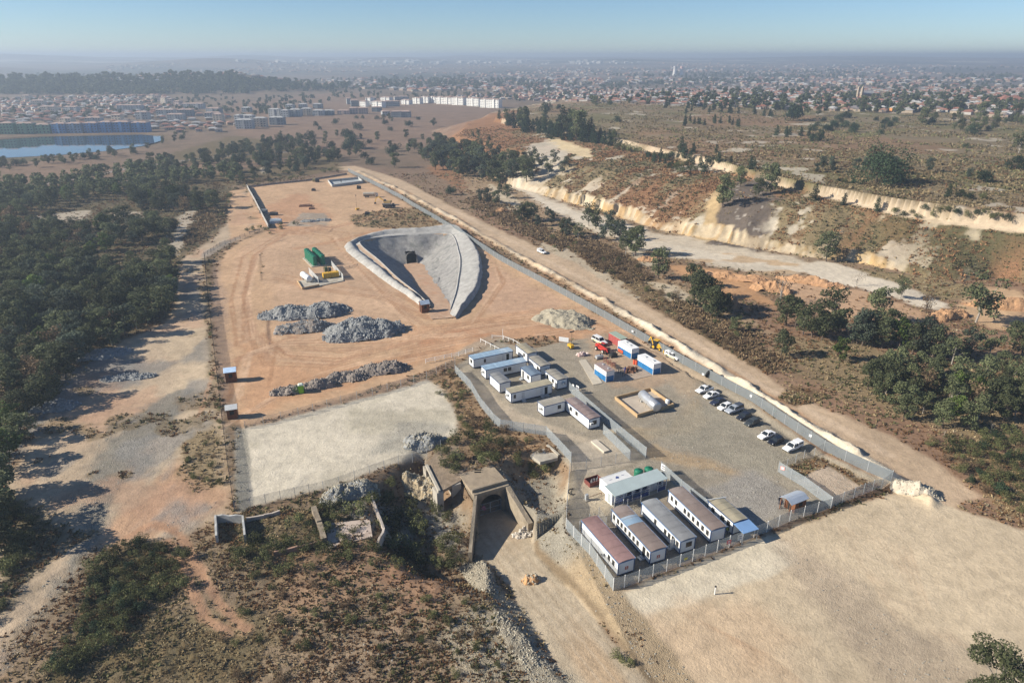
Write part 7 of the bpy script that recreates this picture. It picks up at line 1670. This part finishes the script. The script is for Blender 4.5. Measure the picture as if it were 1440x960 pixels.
# ------------------------------------------------------------------ lake and the far towns
b = MB(); Pl = LAKE; cx, cy = np.mean(Pl, 0)
b.add([(x, y, -1.6) for x, y in Pl], [tuple(range(len(Pl)))])
m, nt, bb = new_mat('lake_water'); bb.inputs['Base Color'].default_value = (.03, .06, .08, 1); bb.inputs['Roughness'].default_value = .04; bb.inputs['IOR'].default_value = 1.33; bb.inputs['Specular IOR Level'].default_value = .9
co = nt.nodes.new('ShaderNodeNewGeometry').outputs['Position']; n = noise_node(nt, co, .25, 2); bp = nt.nodes.new('ShaderNodeBump'); bp.inputs['Strength'].default_value = .06; bp.inputs['Distance'].default_value = .1
nt.links.new(n.outputs[0], bp.inputs['Height']); nt.links.new(bp.outputs[0], bb.inputs['Normal'])
o = b.build('lake', m); tag(o, 'calm pale blue lake in front of the blue apartment blocks', 'lake', kind='structure')

WALLM = {k: mat('block_' + k, c, .8, .08, .1) for k, c in dict(white=(.76, .75, .71), grey=(.40, .41, .41), cream=(.58, .50, .40), pink=(.50, .38, .33), blue=(.10, .24, .46), bluegrey=(.22, .31, .42), green=(.20, .36, .24), dark=(.22, .24, .26)).items()}
M_WIN = mat('far_window', (.07, .08, .09), .3, .2); M_FROOF = mat('far_roof', (.34, .25, .21), .8, .15, .1); M_FLAT = mat('flat_roof', (.36, .36, .35), .8, .1, .1)
WINBOX = MB().box(-.5, .5, -.5, .5, -.5, .5).mesh('window', M_WIN)
def block(label, u0, v0, u1, v1, hpx, col, depth=11, group=None, roof=M_FROOF, turn=None):
    a = np.array(at(u0, v0)); c = np.array(at(u1, v1)); d = c - a
    if abs(d[1]) > abs(d[0]) * .5: c = np.array((c[0], a[1] + (c[1] - a[1]) * .2, a[2])); d = c - a
    L = np.linalg.norm(d[:2]); ang = math.atan2(d[1], d[0])
    if turn: ang = R(turn); L = L / math.cos(ang) * .93
    hh = hpx * (a[1] * CP + (H - a[2]) * SP) / 960
    st = max(2, round(hh / 2.9)); t = thing('apartment_block', label, 'apartment block', (a[0], a[1], min(a[2], c[2])), ang, group)
    b = MB(); b.box(0, L, 0, depth, -2, hh); b.build('wall', WALLM[col], t)
    MB().rings([[(-.4, -.4, hh), (L + .4, -.4, hh), (L + .4, depth + .4, hh), (-.4, depth + .4, hh)], [(depth * .3, depth * .5 - .3, hh + 1.4), (max(L - depth * .3, depth * .3 + .1), depth * .5 - .3, hh + 1.4), (max(L - depth * .3, depth * .3 + .1), depth * .5 + .3, hh + 1.4), (depth * .3, depth * .5 + .3, hh + 1.4)]]).build('roof', roof, t)
    k = max(2, min(9, int(L / 3.2))); wn = []
    for s in range(st):
        z0 = hh * s / st + hh / st * .35; z1 = z0 + hh / st * .42
        for i in range(k):
            x0 = L * (i + .28) / k; wn.append((x0, x0 + L / k * .45, -.12, .05, z0, z1))
        for i in range(3): wn.append((-.12, .05, depth * (i + .3) / 3, depth * (i + .62) / 3, z0, z1))
    for x0, x1, y0, y1, z0, z1 in wn[:100]:
        q = bpy.data.objects.new('window', WINBOX); COL.objects.link(q); q.parent = t; q.location = ((x0 + x1) / 2, (y0 + y1) / 2, (z0 + z1) / 2); q.scale = (x1 - x0, y1 - y0, z1 - z0)
    b = MB(); 
    if L > 14:
        for i in range(max(1, int(L / 16))):
            x0 = L * (i + .5) / max(1, int(L / 16)); b.box(x0 - 1.2, x0 + 1.2, -1.0, -.002, -1, hh + .5)
        if len(b.f): b.build('stair_tower', WALLM[col], t)
    return t
G1 = 'white apartment row across the plain'
for u0, u1, v, h_ in ((580,589,147,8),(592,602,145.5,8),(603,612,145.5,8),(613,623,147,9),(623,634,147.5,9),(635,652,148.5,10),(656,674,150,10.5),(675,700,152,11)):
    block('white four-storey apartment block of the long bright row across the plain', u0, v - .8, u1, v, h_, 'white', group=G1, turn=-33)
G2 = 'grey apartments left of the white row'
for u0, u1, v, h_, c_ in ((488,494,147,8,'grey'),(494,505,150,8,'dark'),(506,516,150,7,'white'),(517,522,147,9,'white'),(523,540,151,8,'white'),(541,563,150,7,'grey'),(564,577,147,6,'white'),(515,530,143,5,'grey'),(535,550,142,5,'white'),(555,575,141.5,5,'grey')):
    block('grey and white apartment block crowded left of the long bright row', u0, v, u1, v, h_, c_, group=G2, turn=-30 if c_ == 'white' else 18)
G3 = 'pinkish low flats in front of the grey apartments'
for u0, u1, v, h_, c_ in ((474,491,161,5,'pink'),(492,504,160.5,8,'pink'),(505,518,160.5,8,'pink'),(523,536,157.5,6,'dark'),(538,549,163,6,'grey'),(550,577,165.5,8,'dark')):
    block('dusty pink or grey low flats on the open ground before the apartments', u0, v, u1, v, h_, c_, group=G3)
G4 = 'grey blocks in the middle of the valley'
for u0, u1, v, h_, c_ in ((332,355,181.5,12,'grey'),(357,375,179,12,'cream'),(379,399,176,10,'dark'),(330,338,172,9,'grey'),(334,355,169,6,'grey'),(378,393,164.5,10,'grey'),(395,406,165,9,'grey'),(407,423,164,9,'grey'),(424,438,162.5,9,'cream'),(440,455,163,7,'grey'),(455,470,162,6,'dark'),(402,412,155,7,'grey'),(420,432,153,6,'grey'),(440,452,153,6,'dark'),(340,352,158,6,'grey')):
    block('grey apartment block of the loose cluster in the middle of the valley', u0, v, u1, v, h_, c_, group=G4, roof=M_FLAT)
G5 = 'blue apartment blocks by the lake'
for u0, u1, v, h_, c_ in ((186,208,186.3,13,'blue'),(160,183,186.6,14,'blue'),(140,158,186.8,14,'blue'),(119,138,187,13,'blue'),(95,115,187.5,13,'bluegrey'),(74,93,187.8,13,'blue')):
    block('blue apartment block in the row along the far shore of the lake', u0, v, u1, v, h_, c_, group=G5)
G6 = 'green apartment blocks by the lake'
for u0, u1, v, h_, c_ in ((50,71,188,12,'green'),(26,48,188.3,14,'green'),(2,20,189,15,'green'),(-22,-2,189,14,'green')):
    block('pale green apartment block at the left end of the lakeside row', u0, v, u1, v, h_, c_, group=G6)
G7 = 'cream and grey blocks of the left township'
for u0, u1, v, h_, c_ in ((210,216,140,6,'cream'),(218,224,142,7,'pink'),(226,233,146,8,'cream'),(236,243,148,8,'pink'),(245,253,151,8,'pink'),(256,286,153.5,7,'grey'),(220,245,163,8,'grey'),(250,271,164,9,'dark'),(235,258,169.5,8,'grey'),(290,308,160,7,'dark'),(288,310,166,7,'grey'),(300,313,172.5,11,'cream'),(165,200,156.5,8,'grey'),(191,208,168.5,10,'grey'),(157,170,169.5,7,'cream'),(120,142,173,7,'grey'),(84,100,173,6,'cream'),(57,78,158.5,8,'cream'),(44,63,150,8,'cream'),(31,42,142,7,'cream'),(90,108,158,7,'grey')):
    block('cream or grey apartment block standing among the small houses of the left township', u0, v, u1, v, h_, c_, group=G7)

# small houses
HR = [mat('roof_rust_far', (.26, .115, .08), .8, .2, .2), mat('roof_tile_far', (.30, .165, .12), .8, .2, .2), mat('roof_grey_far', (.34, .33, .32), .7, .15, .2), mat('roof_dark_far', (.17, .15, .15), .8, .15, .2), mat('roof_pale_far', (.42, .41, .39), .6, .1, .2)]
HW = [mat('house_cream', (.33, .27, .205), .8, .1, .2), mat('house_white', (.40, .38, .35), .8, .08, .2), mat('house_tan', (.26, .19, .145), .8, .1, .2)]
def house_geo(w, d, h, rise=1.5):
    v = [(-w,-d,-1),(w,-d,-1),(w,d,-1),(-w,d,-1),(-w,-d,h),(w,-d,h),(w,d,h),(-w,d,h),(-w-.5,-d-.5,h),(w+.5,-d-.5,h),(w+.5,d+.5,h),(-w-.5,d+.5,h),(-w*.45,0,h+rise),(w*.45,0,h+rise)]
    fw = [(0,1,5,4),(1,2,6,5),(2,3,7,6),(3,0,4,7)]; fr = [(8,9,13,12),(10,11,12,13),(9,10,13),(11,8,12)]
    return v, fw, fr
HM = {}
def house_mesh(ri, wi, k):
    key = (ri, wi, k)
    if key not in HM:
        w, d, h = ((4.6, 3.4, 2.9), (5.6, 3.8, 3.0), (3.6, 3.2, 2.8))[k]; v, fw, fr = house_geo(w, d, h)
        b = MB(); b.add(v, fw + fr); b.m = [0] * 4 + [1] * 4
        b.box(-w * .6, -w * .25, -d - .06, -d + .02, 1.0, 2.1, 2).box(w * .2, w * .55, -d - .06, -d + .02, 1.0, 2.1, 2).box(-w * .1, w * .1, -d - .06, -d + .02, 0, 2.1, 2).box(-w - .06, -w + .02, -d * .3, d * .2, 1.0, 2.1, 2)
        HM[key] = b.mesh('small_house', [HW[wi], HR[ri], M_WIN])
    return HM[key]
def town(poly, n, gap, seed):
    g_ = np.random.default_rng(seed); out = []; cell = {}
    us = [p[0] for p in poly]; vs = [p[1] for p in poly]
    U = g_.uniform(min(us), max(us), n * 8); V_ = g_.uniform(min(vs), max(vs), n * 8); ok = inside(U, V_, poly)
    for u, v in zip(U[ok], V_[ok]):
        x, y, z = at(u, v); di = vnoise(np.array([x / 500.]), np.array([y / 500.]), 31 + seed)[0]; rt = R(90 * di); cr, sr = math.cos(rt), math.sin(rt)
        a_, b2 = x * cr + y * sr, -x * sr + y * cr; a_ = round(a_ / 13) * 13; fr = (b2 / 44) % 1; b2 = math.floor(b2 / 44) * 44 + (6 if fr < .5 else 20); x, y = a_ * cr - b2 * sr, a_ * sr + b2 * cr; z = tz(x, y)
        k = (int(x // gap), int(y // gap)); bad = False
        for i in (-1, 0, 1):
            for j in (-1, 0, 1):
                for a, c_ in cell.get((k[0] + i, k[1] + j), ()):
                    if (a - x) ** 2 + (c_ - y) ** 2 < gap * gap: bad = True
        if bad: continue
        cell.setdefault(k, []).append((x, y)); out.append((x, y, z, seed, rt))
        if len(out) >= n: break
    return out
HS = town([(620,141),(640,134),(700,132),(800,126),(950,124),(1440,124),(1500,124),(1500,170),(1440,166),(1300,158),(1180,157),(1090,154),(960,150),(830,145),(740,142)], 1500, 11, 1)
HS += town([(-10,140),(100,136),(230,134),(250,150),(330,168),(325,186),(262,184),(210,178),(120,176),(60,178),(-10,182)], 620, 12, 2)
HS.sort(key=lambda p: p[0] ** 2 + p[1] ** 2)
g_ = np.random.default_rng(77); far_h = []; nh = 0
blocks = [(o.location.x, o.location.y) for o in bpy.data.objects if o.name.startswith('apartment_block')]
for x, y, z, s, rt in HS:
    if any((x - a) ** 2 + (y - c_) ** 2 < 26 ** 2 for a, c_ in blocks): continue
    ri = int(g_.choice(5, p=[.3, .25, .2, .13, .12])); wi = int(g_.integers(0, 3)); k = int(g_.integers(0, 3)); a = rt + R(90 * int(g_.integers(0, 2)) + g_.uniform(-4, 4))
    if nh < 296:
        nh += 1; o = bpy.data.objects.new('small_house', house_mesh(ri, wi, k)); COL.objects.link(o); o.location = (x, y, z); o.rotation_euler.z = a
        if s == 1: tag(o, 'small %s house of the township spread behind the plateau on the right' % ('red-roofed' if ri < 2 else 'grey-roofed' if ri < 4 else 'pale-roofed'), 'house', 'houses of the right township with %s roofs' % ('red' if ri < 2 else 'grey' if ri < 4 else 'pale'))
        else: tag(o, 'small %s house of the township behind the lake on the left' % ('red-roofed' if ri < 2 else 'grey-roofed' if ri < 4 else 'pale-roofed'), 'house', 'houses of the left township with %s roofs' % ('red' if ri < 2 else 'grey' if ri < 4 else 'pale'))
    else: far_h.append((x, y, z, a, ri, wi, 1.0))
def town_mass(name, label, items):
    V_ = []; F = []; Mi = []; n = 0
    for x, y, z, a, ri, wi, s in items:
        v, fw, fr = house_geo(4.8 * s, 3.6 * s, 2.9 * s, 1.5 * s); ca, sa = math.cos(a), math.sin(a)
        V_ += [(p * ca - q * sa + x, p * sa + q * ca + y, w + z) for p, q, w in v]; F += [tuple(i + n for i in f) for f in fw + fr]; Mi += [wi] * 4 + [3 + ri] * 4; n += len(v)
    me = bpy.data.meshes.new(name); me.from_pydata(V_, [], F)
    for m_ in HW + HR: me.materials.append(m_)
    me.polygons.foreach_set('material_index', Mi); me.update(); o = bpy.data.objects.new(name, me); COL.objects.link(o); tag(o, label, 'houses', kind='stuff')
town_mass('far_houses', 'farther small houses of the townships seen as one spread', far_h)
vh = []
for x, y, z, h_ in px_scatter([(150,117),(150,92),(480,86),(700,88),(1440,92),(1440,122),(950,123),(700,130),(480,128),(360,124)], 3000, 1, 1):
    if vnoise(np.array([x / 420.]), np.array([y / 420.]), 6)[0] < .38: continue
    vh.append((x, y, z, g_.uniform(0, 3), int(g_.choice(5, p=[.25, .2, .25, .2, .1])), int(g_.choice([0, 2, 2])), g_.uniform(1.0, 2.0)))
for x, y, z, h_ in px_scatter([(330,86),(900,87),(900,91),(330,91)], 110, 1, 1): vh.append((x, y, z, g_.uniform(0, 3), 4, 1, g_.uniform(2, 4.5)))
town_mass('hazy_town', 'hazy mass of tiny houses on the far valley side', vh)
# two old cooling towers
for u, lab, top in ((948.5, 'pale cooling tower on the hazy skyline, the left of the pair', (.52, .50, .50)), (958, 'pale cooling tower with a pinkish top on the hazy skyline, right of the pair', (.55, .36, .33))):
    p = at(u, 106.5); hh = 11.5 * p[1] / 960; t = thing('cooling_tower', lab, 'tower', p); r0 = 2.9 * p[1] / 960
    rs = lambda z0, z1: [[(r0 * (1 - .28 * math.sin(min(1, f * 1.25) * 1.9)) * math.cos(a * math.pi / 10), r0 * (1 - .28 * math.sin(min(1, f * 1.25) * 1.9)) * math.sin(a * math.pi / 10), hh * f) for a in range(20)] for f in np.linspace(z0, z1, 6)]
    MB().rings(rs(-.05, .7)).build('shell', mat('tower_pale', (.6, .58, .55), .8, .1), t); MB().rings(rs(.701, 1.0)).build('painted_band', mat('tower_band_%d' % int(u), top, .8, .1), t)
# church and hall of the township
p = at(1217, 140); t = thing('church', 'sandy church with two short towers among the township houses', 'church', p, R(15))
MB().box(-10, 10, -5, 5, -1, 8).build('nave', HW[2], t); MB().rings([[(-10.5, y, z) for y, z in ((-5.5, 8), (0, 12), (5.5, 8))], [(10.5, y, z) for y, z in ((-5.5, 8), (0, 12), (5.5, 8))]]).build('roof', HR[2], t)
for yy in (-4, 4): MB().box(-13, -10.1, yy - 1.5, yy + 1.5, -1, 16).add([(-13, yy - 1.5, 16), (-10.1, yy - 1.5, 16), (-10.1, yy + 1.5, 16), (-13, yy + 1.5, 16), (-11.5, yy, 20)], [(0,1,4),(1,2,4),(2,3,4),(3,0,4)]).build('tower', HW[0], t)
p = at(1419, 146); t = thing('hall', 'large red-roofed hall at the right side of the township', 'hall', p, R(-4)); MB().box(-16, 16, -9, 9, -1, 5).build('wall', HW[0], t); MB().rings([[(-17, -10, 5), (17, -10, 5), (17, 10, 5), (-17, 10, 5)], [(-8, -.5, 10), (8, -.5, 10), (8, .5, 10), (-8, .5, 10)]]).build('roof', HR[0], t)
p = at(1260, 157); t = thing('hall', 'small orange building at the near edge of the township', 'hall', p, R(10)); MB().box(-6, 6, -4, 4, -1, 4).build('wall', mat('orange_wall', (.55, .24, .08), .8, .1), t); MB().rings([[(-6.5,-4.5,4),(6.5,-4.5,4),(6.5,4.5,4),(-6.5,4.5,4)],[(-4,-.3,6),(4,-.3,6),(4,.3,6),(-4,.3,6)]]).build('roof', HR[2], t)
# ------------------------------------------------------------------ air, light, camera
hz = MB().box(-9000, 9000, -30, 12800, -30, 118).build('haze', [])
mh = bpy.data.materials.new('haze'); mh.use_nodes = True; nt = mh.node_tree
for n in list(nt.nodes):
    if n.type == 'BSDF_PRINCIPLED': nt.nodes.remove(n)
pv = nt.nodes.new('ShaderNodeVolumePrincipled'); pv.inputs['Color'].default_value = (.55, .66, .80, 1); pv.inputs['Density'].default_value = .00028
pv.inputs['Anisotropy'].default_value = .2
nt.links.new(pv.outputs[0], nt.nodes['Material Output'].inputs['Volume'])
hz.data.materials.append(mh); hz['kind'] = 'stuff'; hz['label'] = 'pale blue haze lying over the valley and far town'; hz['category'] = 'haze'

SUN_EL, SUN_AZ = 29.0, -97.0            # azimuth clockwise from +Y: the sun stands to the left, a touch behind
w = bpy.data.worlds.new('World'); scene.world = w; w.use_nodes = True; nt = w.node_tree
sky = nt.nodes.new('ShaderNodeTexSky'); sky.sky_type = 'NISHITA'; sky.sun_disc = False
sky.sun_elevation = R(SUN_EL); sky.sun_rotation = R(SUN_AZ); sky.altitude = 1600; sky.air_density = 1.0; sky.dust_density = 0.15; sky.ozone_density = 6.0
bg = nt.nodes['Background']; bg.inputs[1].default_value = .06
nt.links.new(sky.outputs[0], bg.inputs[0])
sl = bpy.data.lights.new('sun', 'SUN'); sl.energy = 4.5; sl.angle = R(.53); sl.color = (1, .92, .79)
so = bpy.data.objects.new('sun', sl); COL.objects.link(so)
so.rotation_euler = (R(90 - SUN_EL), 0, R(180 - SUN_AZ)); so.location = (-200, -40, 200)

cam = bpy.data.cameras.new('camera'); cam.sensor_width = 36; cam.lens = 24; cam.clip_start = 1; cam.clip_end = 40000
cam.sensor_fit = 'HORIZONTAL'
co_ = bpy.data.objects.new('camera', cam); COL.objects.link(co_); co_.location = (0, 0, H); co_.rotation_euler = (R(90) - PITCH, 0, 0)
scene.camera = co_
scene.view_settings.view_transform = 'Standard'; scene.view_settings.look = 'None'; scene.view_settings.exposure = .97; scene.view_settings.gamma = 1
scene.cycles.max_bounces = 5; scene.cycles.diffuse_bounces = 2; scene.cycles.glossy_bounces = 2; scene.cycles.transmission_bounces = 3
scene.cycles.transparent_max_bounces = 12; scene.cycles.volume_bounces = 0
scene.cycles.use_denoising = True
